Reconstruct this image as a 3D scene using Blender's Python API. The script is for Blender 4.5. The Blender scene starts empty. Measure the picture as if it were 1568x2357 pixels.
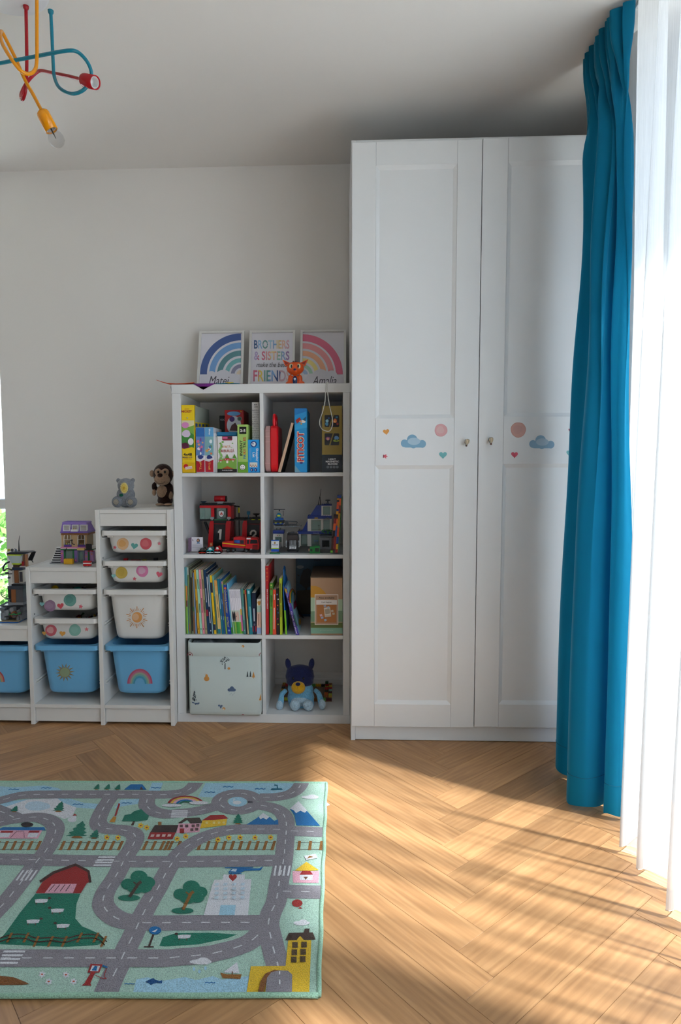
import bpy, bmesh, math, random
from mathutils import Vector, Matrix
random.seed(7)
S = bpy.context.scene
COL = S.collection

# ------------------------------------------------------------ camera
PW, PH = 1568, 2357
CAM = Vector((.7114, -3.1427, 1.1207)); YAW, PITCH, ROLL = .0398, -.0740, -.0036
FPX, SHX, SHY = 1483.1, -61.0, 3.3
FWD = Vector((-math.sin(YAW)*math.cos(PITCH), math.cos(YAW)*math.cos(PITCH), math.sin(PITCH)))
_r0 = Vector((math.cos(YAW), math.sin(YAW), 0)); _u0 = _r0.cross(FWD)
RGT = _r0*math.cos(ROLL)+_u0*math.sin(ROLL); UPV = -_r0*math.sin(ROLL)+_u0*math.cos(ROLL)
cd = bpy.data.cameras.new('camera'); cam = bpy.data.objects.new('camera', cd); COL.objects.link(cam)
cd.sensor_fit = 'HORIZONTAL'; cd.sensor_width = 36; cd.lens = FPX*36/PW
cd.shift_x = -SHX/PW; cd.shift_y = SHY/PW; cd.clip_start = .02
M = Matrix((RGT, UPV, -FWD)).transposed().to_4x4(); M.translation = CAM
cam.matrix_world = M
S.camera = cam

# ------------------------------------------------------------ world, sun, exposure
def lin(c):
    c = c.lstrip('#'); v = [int(c[i:i+2], 16)/255 for i in (0, 2, 4)]
    return tuple((x/12.92 if x <= .04045 else ((x+.055)/1.055)**2.4) for x in v)+(1,)
w = bpy.data.worlds.new('sky'); S.world = w; w.use_nodes = True
nt = w.node_tree; bg = nt.nodes['Background']
sky = nt.nodes.new('ShaderNodeTexSky'); sky.sky_type = 'HOSEK_WILKIE'
SUN_DIR = Vector((.909*math.cos(math.radians(57.5)), -.416*math.cos(math.radians(57.5)), math.sin(math.radians(57.5))))
sky.sun_direction = SUN_DIR.normalized(); sky.turbidity = 4; sky.ground_albedo = .4
hsv = nt.nodes.new('ShaderNodeHueSaturation'); hsv.inputs['Saturation'].default_value = .75
nt.links.new(sky.outputs[0], hsv.inputs['Color']); tint = nt.nodes.new('ShaderNodeMixRGB'); tint.blend_type = 'MULTIPLY'; tint.inputs[0].default_value = 1; tint.inputs[2].default_value = (.92, 1, 1.16, 1)      # camera white balance
nt.links.new(hsv.outputs[0], tint.inputs[1]); nt.links.new(tint.outputs[0], bg.inputs[0])
bg.inputs[1].default_value = 3.2
sl = bpy.data.lights.new('sun', 'SUN'); sl.energy = 5.8; sl.angle = math.radians(2.2); sl.color = (1, 1, 1.06)
so = bpy.data.objects.new('sun', sl); COL.objects.link(so)
so.rotation_euler = (-SUN_DIR).to_track_quat('-Z', 'Y').to_euler(); so.location = (4, -2, 5)
S.view_settings.view_transform = 'Standard'; S.view_settings.look = 'None'
S.view_settings.exposure = 2.3; S.view_settings.gamma = 1; S.view_settings.use_curve_mapping = False
HC = 2.533                                   # ceiling height
def portal(name, loc, rot, sx, sy):          # samples the sky through a window, gives off no light itself
    l = bpy.data.lights.new(name, 'AREA'); l.shape = 'RECTANGLE'; l.size = sx; l.size_y = sy; l.cycles.is_portal = True
    o = bpy.data.objects.new(name, l); COL.objects.link(o); o.location = loc; o.rotation_euler = rot
portal('window_sky_portal', (2.02, -2.475, 1.2), (0, math.pi/2, 0), 2.3, 2.95)
portal('garden_door_sky_portal', (-1.4, .25, 1.2), (-math.pi/2, 0, 0), .9, 2.3)

# ------------------------------------------------------------ helpers
def ray(a, b): return FWD+RGT*((a-PW/2-SHX)/FPX)-UPV*((b-PH/2-SHY)/FPX)
def un(a, b, ax, val):                       # photo pixel -> point on the plane coord[ax] = val
    d = ray(a, b); return CAM+d*((val-CAM[ax])/d[ax])
def unp(a, b, p0, n):                        # photo pixel -> point on any plane
    d = ray(a, b); return CAM+d*((Vector(p0)-CAM).dot(n)/d.dot(n))

MATS = {}
def mat(color, kind='card', name=None):
    key = (color, kind)
    if key in MATS: return MATS[key]
    m = bpy.data.materials.new(name or kind+'_'+color.lstrip('#')); m.use_nodes = True; MATS[key] = m
    n = m.node_tree.nodes; L = m.node_tree.links; b = n['Principled BSDF']
    b.inputs['Base Color'].default_value = lin(color)
    rough = dict(card=.45, plastic=.28, paint=.42, wall=.9, fabric=.95, metal=.3, paper=.7, gloss=.08, rug=1., felt=1., plush=1., leaf=.6).get(kind, .5)
    b.inputs['Roughness'].default_value = rough
    if kind == 'metal': b.inputs['Metallic'].default_value = 1
    if kind in ('fabric', 'rug', 'felt', 'plush', 'wall', 'paint'):
        tc = n.new('ShaderNodeTexCoord'); no = n.new('ShaderNodeTexNoise'); bp = n.new('ShaderNodeBump')
        no.inputs['Scale'].default_value = dict(fabric=500, rug=420, felt=300, plush=180, wall=60, paint=160)[kind]
        no.inputs['Detail'].default_value = 4
        bp.inputs['Strength'].default_value = dict(fabric=.25, rug=.9, felt=.4, plush=.8, wall=.04, paint=.03)[kind]
        bp.inputs['Distance'].default_value = dict(fabric=.001, rug=.004, felt=.002, plush=.004, wall=.002, paint=.001)[kind]
        L.new(tc.outputs['Object'], no.inputs['Vector']); L.new(no.outputs['Fac'], bp.inputs['Height']); L.new(bp.outputs[0], b.inputs['Normal'])
        if kind in ('rug', 'plush', 'felt'):
            mx = n.new('ShaderNodeMixRGB'); mx.blend_type = 'MULTIPLY'; mx.inputs[0].default_value = .75 if kind == 'rug' else .5
            mx.inputs[1].default_value = lin(color)
            rp = n.new('ShaderNodeValToRGB'); rp.color_ramp.elements[0].position = .3; rp.color_ramp.elements[0].color = (.45, .45, .45, 1); rp.color_ramp.elements[1].position = .6
            L.new(no.outputs['Fac'], rp.inputs[0]); L.new(rp.outputs[0], mx.inputs[2]); L.new(mx.outputs[0], b.inputs['Base Color'])
            b.inputs['Sheen Weight'].default_value = .3 if kind != 'rug' else .15; b.inputs['Sheen Roughness'].default_value = .5
            b.inputs['Specular IOR Level'].default_value = .1
    return m
def glassy(name, color, rough=.0, trans=.85, alpha=None):
    if name in MATS: return MATS[name]
    m = bpy.data.materials.new(name); m.use_nodes = True; MATS[name] = m
    n = m.node_tree.nodes; L = m.node_tree.links; n.clear()
    out = n.new('ShaderNodeOutputMaterial'); t = n.new('ShaderNodeBsdfTransparent'); g = n.new('ShaderNodeBsdfGlossy'); mx = n.new('ShaderNodeMixShader')
    t.inputs[0].default_value = lin(color); g.inputs['Roughness'].default_value = rough
    lw = n.new('ShaderNodeLayerWeight'); pw = n.new('ShaderNodeMath'); pw.operation = 'POWER'; pw.inputs[1].default_value = 5
    fr = n.new('ShaderNodeMath'); fr.operation = 'MULTIPLY_ADD'; fr.inputs[1].default_value = .9; fr.inputs[2].default_value = .04      # Schlick
    L.new(lw.outputs['Facing'], pw.inputs[0]); L.new(pw.outputs[0], fr.inputs[0]); L.new(fr.outputs[0], mx.inputs[0]); L.new(t.outputs[0], mx.inputs[1]); L.new(g.outputs[0], mx.inputs[2])
    if trans < 1:
        d = n.new('ShaderNodeBsdfPrincipled'); d.inputs['Base Color'].default_value = lin(color); d.inputs['Roughness'].default_value = .2
        m2 = n.new('ShaderNodeMixShader'); m2.inputs[0].default_value = 1-trans
        L.new(mx.outputs[0], m2.inputs[1]); L.new(d.outputs[0], m2.inputs[2]); mx = m2
    L.new(mx.outputs[0], out.inputs[0]); return m

def root_loc(p):
    v = Vector((0, 0, 0))
    while p is not None: v += p.location; p = p.parent
    return v
class MB:
    """collects shapes in world coordinates; build() links them as ONE mesh object"""
    def __init__(s): s.v = []; s.f = []; s.m = []; s.mats = []; s.sm = []; s.cur = 0; s.smooth = False
    def use(s, m, smooth=False):
        if m not in s.mats: s.mats.append(m)
        s.cur = s.mats.index(m); s.smooth = smooth; return s
    def add(s, vs, fs):
        o = len(s.v); s.v += [Vector(q) for q in vs]
        for f in fs: s.f.append([o+i for i in f]); s.m.append(s.cur); s.sm.append(s.smooth)
        return s
    def box(s, a, b, bev=0., T=None):
        a = Vector(a); b = Vector(b)
        lo = Vector([min(a[i], b[i]) for i in range(3)]); hi = Vector([max(a[i], b[i]) for i in range(3)])
        if bev <= 0:
            vs = [(x, y, z) for x in (lo.x, hi.x) for y in (lo.y, hi.y) for z in (lo.z, hi.z)]
            fs = [(0, 1, 3, 2), (4, 6, 7, 5), (0, 4, 5, 1), (2, 3, 7, 6), (0, 2, 6, 4), (1, 5, 7, 3)]
        else:
            d = hi-lo; bev = min(bev, min(d)*.45); vs = []; idx = {}
            for sx in (0, 1):
                for sy in (0, 1):
                    for sz in (0, 1):
                        c = Vector((hi.x if sx else lo.x, hi.y if sy else lo.y, hi.z if sz else lo.z)); sg = (1-2*sx, 1-2*sy, 1-2*sz)
                        for ax in range(3):
                            p = c.copy()
                            for k in range(3):
                                if k != ax: p[k] += sg[k]*bev
                            idx[(sx, sy, sz, ax)] = len(vs); vs.append(p)
            fs = []
            for ax in range(3):
                o = [k for k in range(3) if k != ax]
                for sd in (0, 1):
                    q = []
                    for (i, j) in ((0, 0), (1, 0), (1, 1), (0, 1)):
                        k = [0, 0, 0]; k[ax] = sd; k[o[0]] = i; k[o[1]] = j; q.append(idx[tuple(k)+(ax,)])
                    fs.append(q)
                for i in (0, 1):
                    for j in (0, 1):       # edge along ax
                        k0 = [0, 0, 0]; k0[o[0]] = i; k0[o[1]] = j; k1 = k0[:]; k1[ax] = 1
                        fs.append([idx[tuple(k0)+(o[0],)], idx[tuple(k1)+(o[0],)], idx[tuple(k1)+(o[1],)], idx[tuple(k0)+(o[1],)]])
            for sx in (0, 1):
                for sy in (0, 1):
                    for sz in (0, 1): fs.append([idx[(sx, sy, sz, k)] for k in range(3)])
        if T is not None: vs = [T @ Vector(q) for q in vs]
        return s.add(vs, fs)
    def prism(s, pts, a, b, ax=1, T=None):      # closed 2D outline swept along axis ax from a to b
        n = len(pts); o = [k for k in range(3) if k != ax]; vs = []
        for c in (a, b):
            for p in pts:
                q = [0, 0, 0]; q[ax] = c; q[o[0]] = p[0]; q[o[1]] = p[1]; vs.append(Vector(q) if T is None else T @ Vector(q))
        return s.add(vs, [list(range(n)), list(range(2*n-1, n-1, -1))]+[[i, (i+1) % n, n+(i+1) % n, n+i] for i in range(n)])
    def tube(s, pts, r, n=8, cap=True):
        pts = [Vector(p) for p in pts]; rs = r if isinstance(r, (list, tuple)) else [r]*len(pts)
        vs = []; up = None
        for i, p in enumerate(pts):
            d = (pts[min(i+1, len(pts)-1)]-pts[max(i-1, 0)]).normalized()
            if up is None: up = d.orthogonal().normalized()
            up = (up-d*up.dot(d)).normalized(); e = d.cross(up)
            vs += [p+(up*math.cos(2*math.pi*k/n)+e*math.sin(2*math.pi*k/n))*rs[i] for k in range(n)]
        m = len(pts); fs = [[i*n+k, i*n+(k+1) % n, (i+1)*n+(k+1) % n, (i+1)*n+k] for i in range(m-1) for k in range(n)]
        if cap: fs += [list(range(n-1, -1, -1)), list(range((m-1)*n, m*n))]
        return s.add(vs, fs)
    def cyl(s, p, q, r, n=16): return s.tube([p, q], r, n)
    def lathe(s, prof, c, n=24, T=None):        # prof = [(radius, height)] about the local z axis
        vs = []; fs = []
        for (r, z) in prof: vs += [Vector((r*math.cos(2*math.pi*k/n), r*math.sin(2*math.pi*k/n), z)) for k in range(n)]
        for i in range(len(prof)-1): fs += [[i*n+k, i*n+(k+1) % n, (i+1)*n+(k+1) % n, (i+1)*n+k] for k in range(n)]
        c = Vector(c); vs = [(T @ v if T is not None else v)+c for v in vs]; return s.add(vs, fs)
    def ball(s, c, r, n=12, T=None):            # ellipsoid
        c = Vector(c); r = (r, r, r) if not isinstance(r, (tuple, list, Vector)) else r; vs = []; fs = []; h = n//2
        for i in range(h+1):
            a = math.pi*i/h
            for k in range(n):
                b = 2*math.pi*k/n; q = Vector((r[0]*math.sin(a)*math.cos(b), r[1]*math.sin(a)*math.sin(b), r[2]*math.cos(a)))
                vs.append((T @ q if T is not None else q)+c)
        for i in range(h):
            for k in range(n):
                f = [i*n+k, (i+1)*n+k, (i+1)*n+(k+1) % n, i*n+(k+1) % n]
                if i == 0: f = [k, n+k, n+(k+1) % n]
                if i == h-1: f = [i*n+k, (i+1)*n+k, i*n+(k+1) % n]
                fs.append(f)
        return s.add(vs, fs)
    def grid(s, fn, nu, nv):
        vs = [fn(i/nu, j/nv) for j in range(nv+1) for i in range(nu+1)]
        return s.add(vs, [[j*(nu+1)+i, j*(nu+1)+i+1, (j+1)*(nu+1)+i+1, (j+1)*(nu+1)+i] for j in range(nv) for i in range(nu)])
    def build(s, name, parent=None, m=None, loc=None):
        me = bpy.data.meshes.new(name)
        off = root_loc(parent) if parent is not None else Vector(loc or (0, 0, 0))
        me.from_pydata([tuple(q-off) for q in s.v], [], s.f)
        for k in s.mats: me.materials.append(k)
        if not s.mats and m is not None: me.materials.append(m)
        me.polygons.foreach_set('material_index', s.m); me.polygons.foreach_set('use_smooth', s.sm)
        bm = bmesh.new(); bm.from_mesh(me); bmesh.ops.recalc_face_normals(bm, faces=bm.faces); bm.to_mesh(me); bm.free()
        me.update(); o = bpy.data.objects.new(name, me); COL.objects.link(o)
        if parent is not None: o.parent = parent
        else: o.location = off
        return o
def tag(o, label, cat, group=None):
    o['label'] = label; o['category'] = cat
    if group: o['group'] = group
    return o
def thing(name, label, cat, loc, group=None):
    o = bpy.data.objects.new(name, None); COL.objects.link(o); o.location = loc; o.empty_display_size = .05
    return tag(o, label, cat, group)
def struct(o): o['kind'] = 'structure'; return o
def part(name, parent, m, fn, smooth=False):
    b = MB(); b.use(m, smooth); fn(b); return b.build(name, parent)
def catmull(P, n):
    P = [Vector(p) for p in P]; out = []
    for i in range(len(P)-1):
        p0, p1, p2, p3 = P[max(i-1, 0)], P[i], P[i+1], P[min(i+2, len(P)-1)]
        for k in range(n):
            t = k/n; out.append(.5*((2*p1)+(-p0+p2)*t+(2*p0-5*p1+4*p2-p3)*t*t+(-p0+3*p1-3*p2+p3)*t**3))
    out.append(P[-1]); return out
TXT = {}
def text_tris(s, shear=0., bold=0.):
    k = (s, shear, bold)
    if k in TXT: return TXT[k]
    c = bpy.data.curves.new('t', 'FONT'); c.body = s; c.size = 1; c.shear = shear; c.offset = bold; c.resolution_u = 3; c.fill_mode = 'FRONT'
    o = bpy.data.objects.new('t', c); COL.objects.link(o)
    me = bpy.data.meshes.new_from_object(o); vs = [(v.co.x, v.co.y) for v in me.vertices]; fs = [list(p.vertices) for p in me.polygons]
    bpy.data.objects.remove(o); bpy.data.curves.remove(c); bpy.data.meshes.remove(me)
    TXT[k] = (vs, fs); return TXT[k]
class Print:
    """flat print on a plane; points are photo pixels (or pixels of a zoomed crop of it), laid on the surface where it stands"""
    def __init__(s, p0, n, crop=(0, 0, 1.), kind='card', eps=.00025):
        s.p0 = Vector(p0); s.n = Vector(n).normalized(); s.c = crop; s.kind = kind; s.eps = eps; s.b = MB(); s.l = 0
    sk = None; zmin = None; xlim = None
    def P(s, x, y):
        if s.sk: x += s.sk[0]*(y-s.sk[1])      # leaning spine
        q = unp(s.c[0]+x/s.c[2], s.c[1]+y/s.c[2], s.p0, s.n)+s.n*(s.eps*s.l)
        if s.xlim: q.x = min(max(q.x, s.xlim[0]), s.xlim[1])
        if s.zmin is not None: q.z = max(q.z, s.zmin(q.z))
        return q
    def poly(s, pts, color, kind=None):
        s.l += 1; s.b.use(mat(color, kind or s.kind)); bm = bmesh.new()
        f = bm.faces.new([bm.verts.new(s.P(*p)) for p in pts]); r = bmesh.ops.triangulate(bm, faces=[f]) if len(pts) > 4 else None
        bm.verts.index_update(); s.b.add([v.co.copy() for v in bm.verts], [[v.index for v in f.verts] for f in bm.faces]); bm.free(); return s
    def rect(s, x0, y0, x1, y1, color): return s.poly([(x0, y0), (x1, y0), (x1, y1), (x0, y1)], color)
    def ell(s, cx, cy, rx, ry, color, n=18, a0=0., a1=360., wob=0.):
        full = abs(a1-a0) >= 360
        pts = []
        for k in range(n if full else n+1):
            a = math.radians(a0+(a1-a0)*k/n); w_ = 1+wob*math.sin(3*a+cx)+wob*.6*math.sin(7*a+cy)
            pts.append((cx+rx*w_*math.cos(a), cy-ry*w_*math.sin(a)))
        return s.poly(pts, color)
    def arc(s, cx, cy, r0, r1, color, a0=0., a1=180., n=20, ky=1.):
        s.l += 1; s.b.use(mat(color, s.kind)); vs = []
        for k in range(n+1):
            a = math.radians(a0+(a1-a0)*k/n)
            for r in (r0, r1): vs.append(s.P(cx+r*math.cos(a), cy-ky*r*math.sin(a)))
        s.b.add(vs, [[2*k, 2*k+1, 2*k+3, 2*k+2] for k in range(n)]); return s
    def line(s, pts, w, color, closed=False, dash=None):
        pts = [Vector((p[0], p[1], 0)) for p in pts]
        if closed: pts.append(pts[0].copy())
        s.l += 1; s.b.use(mat(color, s.kind)); L = []; R_ = []
        for i, p in enumerate(pts):
            if closed and i in (0, len(pts)-1): d = pts[1]-pts[-2]
            else: d = pts[min(i+1, len(pts)-1)]-pts[max(i-1, 0)]
            d = d.normalized() if d.length else Vector((1, 0, 0)); nn = Vector((-d.y, d.x, 0))*w/2
            L.append(p+nn); R_.append(p-nn)
        vs = [s.P(q.x, q.y) for i in range(len(pts)) for q in (L[i], R_[i])]
        s.b.add(vs, [[2*i, 2*i+1, 2*i+3, 2*i+2] for i in range(len(pts)-1)]); return s
    def mline(s, pts, wm, color, dash=None, n=6):      # stripe of a width in metres along a smooth path
        W_ = catmull([s.P(*p) for p in pts], n) if n > 1 else [s.P(*p) for p in pts]
        s.l += 1; s.b.use(mat(color, s.kind)); up = s.n*s.eps
        def strip(Q):
            vs = []
            for i, p in enumerate(Q):
                d = (Q[min(i+1, len(Q)-1)]-Q[max(i-1, 0)]).normalized(); e = s.n.cross(d)*wm/2; vs += [p+e+up, p-e+up]
            s.b.add(vs, [[2*i, 2*i+1, 2*i+3, 2*i+2] for i in range(len(Q)-1)])
        if not dash: strip(W_); return s
        on, off = dash; acc = off*.5; cur = []; draw = False; left = off*.5
        pos = W_[0]; i = 1
        while i < len(W_):
            seg = W_[i]-pos; l_ = seg.length
            if l_ <= left:
                left -= l_; pos = W_[i]; i += 1
                if draw: cur.append(pos)
            else:
                pos = pos+seg*(left/l_)
                if draw: cur.append(pos); strip(cur); cur = []; left = off
                else: cur = [pos]; left = on
                draw = not draw
        return s
    def heart(s, cx, cy, r, color, rot=0.):
        pts = []
        for k in range(24):
            t = 2*math.pi*k/24; x = 16*math.sin(t)**3; y = 13*math.cos(t)-5*math.cos(2*t)-2*math.cos(3*t)-math.cos(4*t)
            x, y = x/17*r, -y/17*r; a = math.radians(rot); pts.append((cx+x*math.cos(a)-y*math.sin(a), cy+x*math.sin(a)+y*math.cos(a)))
        return s.poly(pts, color)
    def star(s, cx, cy, r, color, rot=0., n=5, k=.45):
        return s.poly([(cx+(r if i % 2 == 0 else r*k)*math.sin(math.pi*i/n+math.radians(rot)), cy-(r if i % 2 == 0 else r*k)*math.cos(math.pi*i/n+math.radians(rot))) for i in range(2*n)], color)
    def text(s, string, x0, y0, x1, y1, color, rot=0, shear=0., bold=.012, colors=None):
        """fit the string into the box; rot 90 = reads upwards, -90 = reads downwards"""
        vs, fs = text_tris(string, shear, bold)
        if not vs: return s
        ax = min(v[0] for v in vs); bx = max(v[0] for v in vs); ay = min(v[1] for v in vs); by = max(v[1] for v in vs)
        s.l += 1; out = []
        for (x, y) in vs:
            a = (x-ax)/max(bx-ax, 1e-6); b = (y-ay)/max(by-ay, 1e-6)
            if rot == 0: q = (x0+a*(x1-x0), y1-b*(y1-y0))
            elif rot == 90: q = (x1-b*(x1-x0), y1-a*(y1-y0)); q = (x0+(1-b)*(x1-x0), y1-a*(y1-y0))
            else: q = (x0+b*(x1-x0), y0+a*(y1-y0))
            out.append(s.P(*q))
        if colors:
            n = len(colors)
            for k, c in enumerate(colors):
                s.b.use(mat(c, s.kind)); ff = [f for f in fs if min(n-1, int(n*((sum(vs[i][0] for i in f)/len(f))-ax)/max(bx-ax, 1e-6))) == k]
                s.b.add(out, ff)
        else: s.b.use(mat(color, s.kind)); s.b.add(out, fs)
        return s
    def build(s, name, parent): return s.b.build(name, parent)
FRONT = Vector((0, -1, 0))
# ------------------------------------------------------------ room shell
XL, XR, YF = -2.35, 1.82, -4.7
WHITE_WALL = mat('#e9e5e0', 'wall', 'wall_paint'); TRIM = mat('#eceae6', 'paint', 'white_trim')
def shell(name, boxes, m, **k):
    b = MB().use(m)
    for a, c in boxes: b.box(a, c)
    return struct(b.build(name))
DX0, DX1, DZ = -1.86, -.955, 2.36            # garden door in the back wall
WY0, WY1, WZ = -3.95, -1.0, 2.46             # window wall on the right
shell('wall_back', [((DX1, 0, 0), (XR+.22, .22, HC)), ((XL, 0, 0), (DX0, .22, HC)), ((DX0, 0, DZ), (DX1, .22, HC))], WHITE_WALL)
shell('wall_right', [((XR, WY1, 0), (XR+.22, 0, HC)), ((XR, YF, 0), (XR+.22, WY0, HC)), ((XR, WY0, WZ), (XR+.22, WY1, HC))], WHITE_WALL)
shell('wall_left', [((XL-.15, YF, 0), (XL, .22, HC))], WHITE_WALL)
shell('wall_front', [((XL-.15, YF-.15, 0), (XR+.22, YF, HC))], WHITE_WALL)
shell('ceiling', [((XL-.15, YF-.15, HC), (XR+.22, .22, HC+.2))], mat('#ebe8e4', 'wall', 'ceiling_paint'))
def baseboard(name, x0, x1, y0, y1, ax):
    b = MB().use(TRIM)
    pr = [(0, 0), (.016, 0), (.016, .062), (.012, .068), (.012, .085), (.006, .095), (0, .095)]
    if ax == 0: b.prism([(-p[0], p[1]) for p in pr], x0, x1, ax=0)
    else: b.prism([(XR-p[0], p[1]) if x0 > 0 else (XL+p[0], p[1]) for p in pr], y0, y1, ax=1)
    return struct(b.build(name))
baseboard('baseboard_back', DX1, XR, 0, 0, 0)
baseboard('baseboard_left', XL, XL, YF, 0, 1)
# windows: frame parts and panes
FR = mat('#3b3e42', 'paint', 'anthracite_frame'); GL = glassy('window_glass', '#f4f8f6', 0, 1)
wn = MB().use(FR)
fx0, fx1 = XR+.08, XR+.15
for y, hw in ((WY0+.03, .03), (-2.36, .085), (WY1-.03, .03)): wn.box((fx0, y-hw, 0), (fx1, y+hw, WZ), .004)
for z in (.03, WZ-.03): wn.box((fx0, WY0, z-.03), (fx1, WY1, z+.03), .004)
w1 = struct(wn.build('window_1'))
for (a, c) in ((WY0+.06, -2.445), (-2.275, WY1-.06)):
    part('pane', w1, GL, lambda b: b.box((fx0+.03, a, .06), (fx0+.036, c, WZ-.06)))
wn = MB().use(mat('#e8e8e6', 'paint', 'white_frame'))
for x in (DX0+.03, -1.40, DX1-.02): wn.box((x-.02, .10, 0), (x+.02, .17, DZ), .004)
for z in (.03, .93, DZ-.03): wn.box((DX0, .10, z-.025), (DX1, .17, z+.025), .004)
w2 = struct(wn.build('window_2'))
for (a, c) in ((DX0+.05, -1.42), (-1.38, DX1-.04)):
    for (z0, z1) in ((.055, .905), (.955, DZ-.055)):
        part('pane', w2, GL, lambda b: b.box((a, .13, z0), (c, .136, z1)))
# outside: pale terrace and lawn, shrubs behind the garden door
struct(MB().use(mat('#d6d2ca', 'wall')).box((XL-6, .22, -.12), (XR+6, 5, -.10)).build('terrace'))
struct(MB().use(mat('#dcd8d0', 'wall')).box((XR+.22, YF-3, -.12), (XR+6, .2, -.10)).build('terrace'))
def shrub(loc, rx, rz, n, label, col):
    r = thing('garden_shrub', label, 'shrub', loc)
    b = MB()
    ms = [mat(c, 'leaf') for c in col]; rnd = random.Random(int(loc[0]*100))
    for i in range(n):
        a, t, u = rnd.uniform(0, 6.28), rnd.uniform(.05, 1), rnd.uniform(.5, 1)
        c = Vector((loc[0]+rx*u*math.cos(a)*math.sin(math.pi*t*.9+.2), loc[1]+rx*u*math.sin(a)*math.sin(math.pi*t*.9+.2), loc[2]+rz*t))
        d = Vector((rnd.gauss(0, 1), rnd.gauss(0, 1), rnd.gauss(.3, .7))).normalized(); e = d.orthogonal().normalized(); s_ = rnd.uniform(.03, .06)
        b.use(rnd.choice(ms)); b.add([c, c+d*s_+e*s_*.45, c+d*s_*2, c+d*s_-e*s_*.45], [[0, 1, 2, 3]])
    o = b.build('foliage', r); o['kind'] = 'stuff'
    part('stem', r, mat('#5b4632', 'leaf'), lambda q: [q.tube([(loc[0]+dx*.2, loc[1], loc[2]-.1), (loc[0]+dx*.6, loc[1]+dx*.3, loc[2]+rz*.7)], [.015, .006], 6) for dx in (-.4, 0, .4)])
shrub((-2.0, 1.7, 0), .5, .74, 1300, 'leafy light green shrub on the terrace outside the garden door', ('#5f9a3a', '#86b852', '#4a7f2c', '#a3cc6c'))
shrub((-3.1, 2.4, 0), .6, .64, 1300, 'low dark green shrub further out behind the leafy light green one', ('#3f7a33', '#5b9a45', '#2f5f2a'))
MB().use(mat('#d9d5cd', 'wall')).box((XL-6, 4.6, -.1), (XL+5, 4.75, 2.6)).build('garden_wall')['kind'] = 'structure'

# ------------------------------------------------------------ herringbone floor
fb = struct(MB().use(mat('#6b4d36', 'wall', 'floor_joint')).box((XL-.15, YF-.15, -.10), (XR+.22, .22, -.0065)).build('floor'))
def oak():
    m = bpy.data.materials.new('oak_plank'); m.use_nodes = True; n = m.node_tree.nodes; L = m.node_tree.links; b = n['Principled BSDF']
    tc = n.new('ShaderNodeTexCoord'); oi = n.new('ShaderNodeObjectInfo'); mp = n.new('ShaderNodeMapping'); mp.inputs['Scale'].default_value = (1.4, 17, 1)
    cx = n.new('ShaderNodeCombineXYZ'); mu = n.new('ShaderNodeMath'); mu.operation = 'MULTIPLY'; mu.inputs[1].default_value = 37
    L.new(oi.outputs['Random'], mu.inputs[0]); L.new(mu.outputs[0], cx.inputs[0]); L.new(mu.outputs[0], cx.inputs[1]); L.new(mu.outputs[0], cx.inputs[2])
    L.new(cx.outputs[0], mp.inputs['Location']); L.new(tc.outputs['Object'], mp.inputs['Vector'])
    n1 = n.new('ShaderNodeTexNoise'); n1.inputs['Scale'].default_value = 2.2; n1.inputs['Detail'].default_value = 6; n1.inputs['Distortion'].default_value = 1.2
    L.new(mp.outputs[0], n1.inputs['Vector'])
    wv = n.new('ShaderNodeTexWave'); wv.bands_direction = 'Y'; wv.inputs['Scale'].default_value = 1.1; wv.inputs['Distortion'].default_value = 5; wv.inputs['Detail'].default_value = 3; wv.inputs['Detail Scale'].default_value = .7
    L.new(mp.outputs[0], wv.inputs['Vector'])
    mp2 = n.new('ShaderNodeMapping'); mp2.inputs['Scale'].default_value = (9, 260, 1); L.new(tc.outputs['Object'], mp2.inputs['Vector'])
    n2 = n.new('ShaderNodeTexNoise'); n2.inputs['Scale'].default_value = 1; n2.inputs['Detail'].default_value = 2; L.new(mp2.outputs[0], n2.inputs['Vector'])
    ad = n.new('ShaderNodeMath'); ad.operation = 'MULTIPLY_ADD'; ad.inputs[1].default_value = .12; L.new(wv.outputs['Fac'], ad.inputs[0]); L.new(n1.outputs['Fac'], ad.inputs[2])
    a2 = n.new('ShaderNodeMath'); a2.operation = 'MULTIPLY_ADD'; a2.inputs[1].default_value = .13; L.new(n2.outputs['Fac'], a2.inputs[0]); L.new(ad.outputs[0], a2.inputs[2])
    rp = n.new('ShaderNodeValToRGB'); e = rp.color_ramp.elements; e[0].position = .22; e[0].color = lin('#8d6440'); e[1].position = 1.0; e[1].color = lin('#c39567')
    k = e.new(.6); k.color = lin('#a97d54')
    L.new(a2.outputs[0], rp.inputs[0])
    hs = n.new('ShaderNodeHueSaturation'); mr = n.new('ShaderNodeMapRange'); mr.inputs['To Min'].default_value = .82; mr.inputs['To Max'].default_value = 1.18
    L.new(oi.outputs['Random'], mr.inputs['Value']); L.new(mr.outputs[0], hs.inputs['Value']); L.new(rp.outputs[0], hs.inputs['Color']); L.new(hs.outputs[0], b.inputs['Base Color'])
    b.inputs['Roughness'].default_value = .38; b.inputs['Specular IOR Level'].default_value = .4
    bp = n.new('ShaderNodeBump'); bp.inputs['Strength'].default_value = .12; bp.inputs['Distance'].default_value = .0006; L.new(a2.outputs[0], bp.inputs['Height']); L.new(bp.outputs[0], b.inputs['Normal'])
    return m
OAK = oak()
PWD, PLN = .0988, .643; A = math.radians(41); pa = Vector((math.cos(A), math.sin(A))); qa = Vector((-math.sin(A), math.cos(A))); O0 = Vector((1.078, -1.376))
def clip(poly, ax, val, keep_less):
    out = []
    for i in range(len(poly)):
        a, b = poly[i], poly[(i+1) % len(poly)]; ia = (a[ax] <= val) == keep_less; ib = (b[ax] <= val) == keep_less
        if ia: out.append(a)
        if ia != ib: t = (val-a[ax])/(b[ax]-a[ax]); out.append(a+(b-a)*t)
    return out
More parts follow.
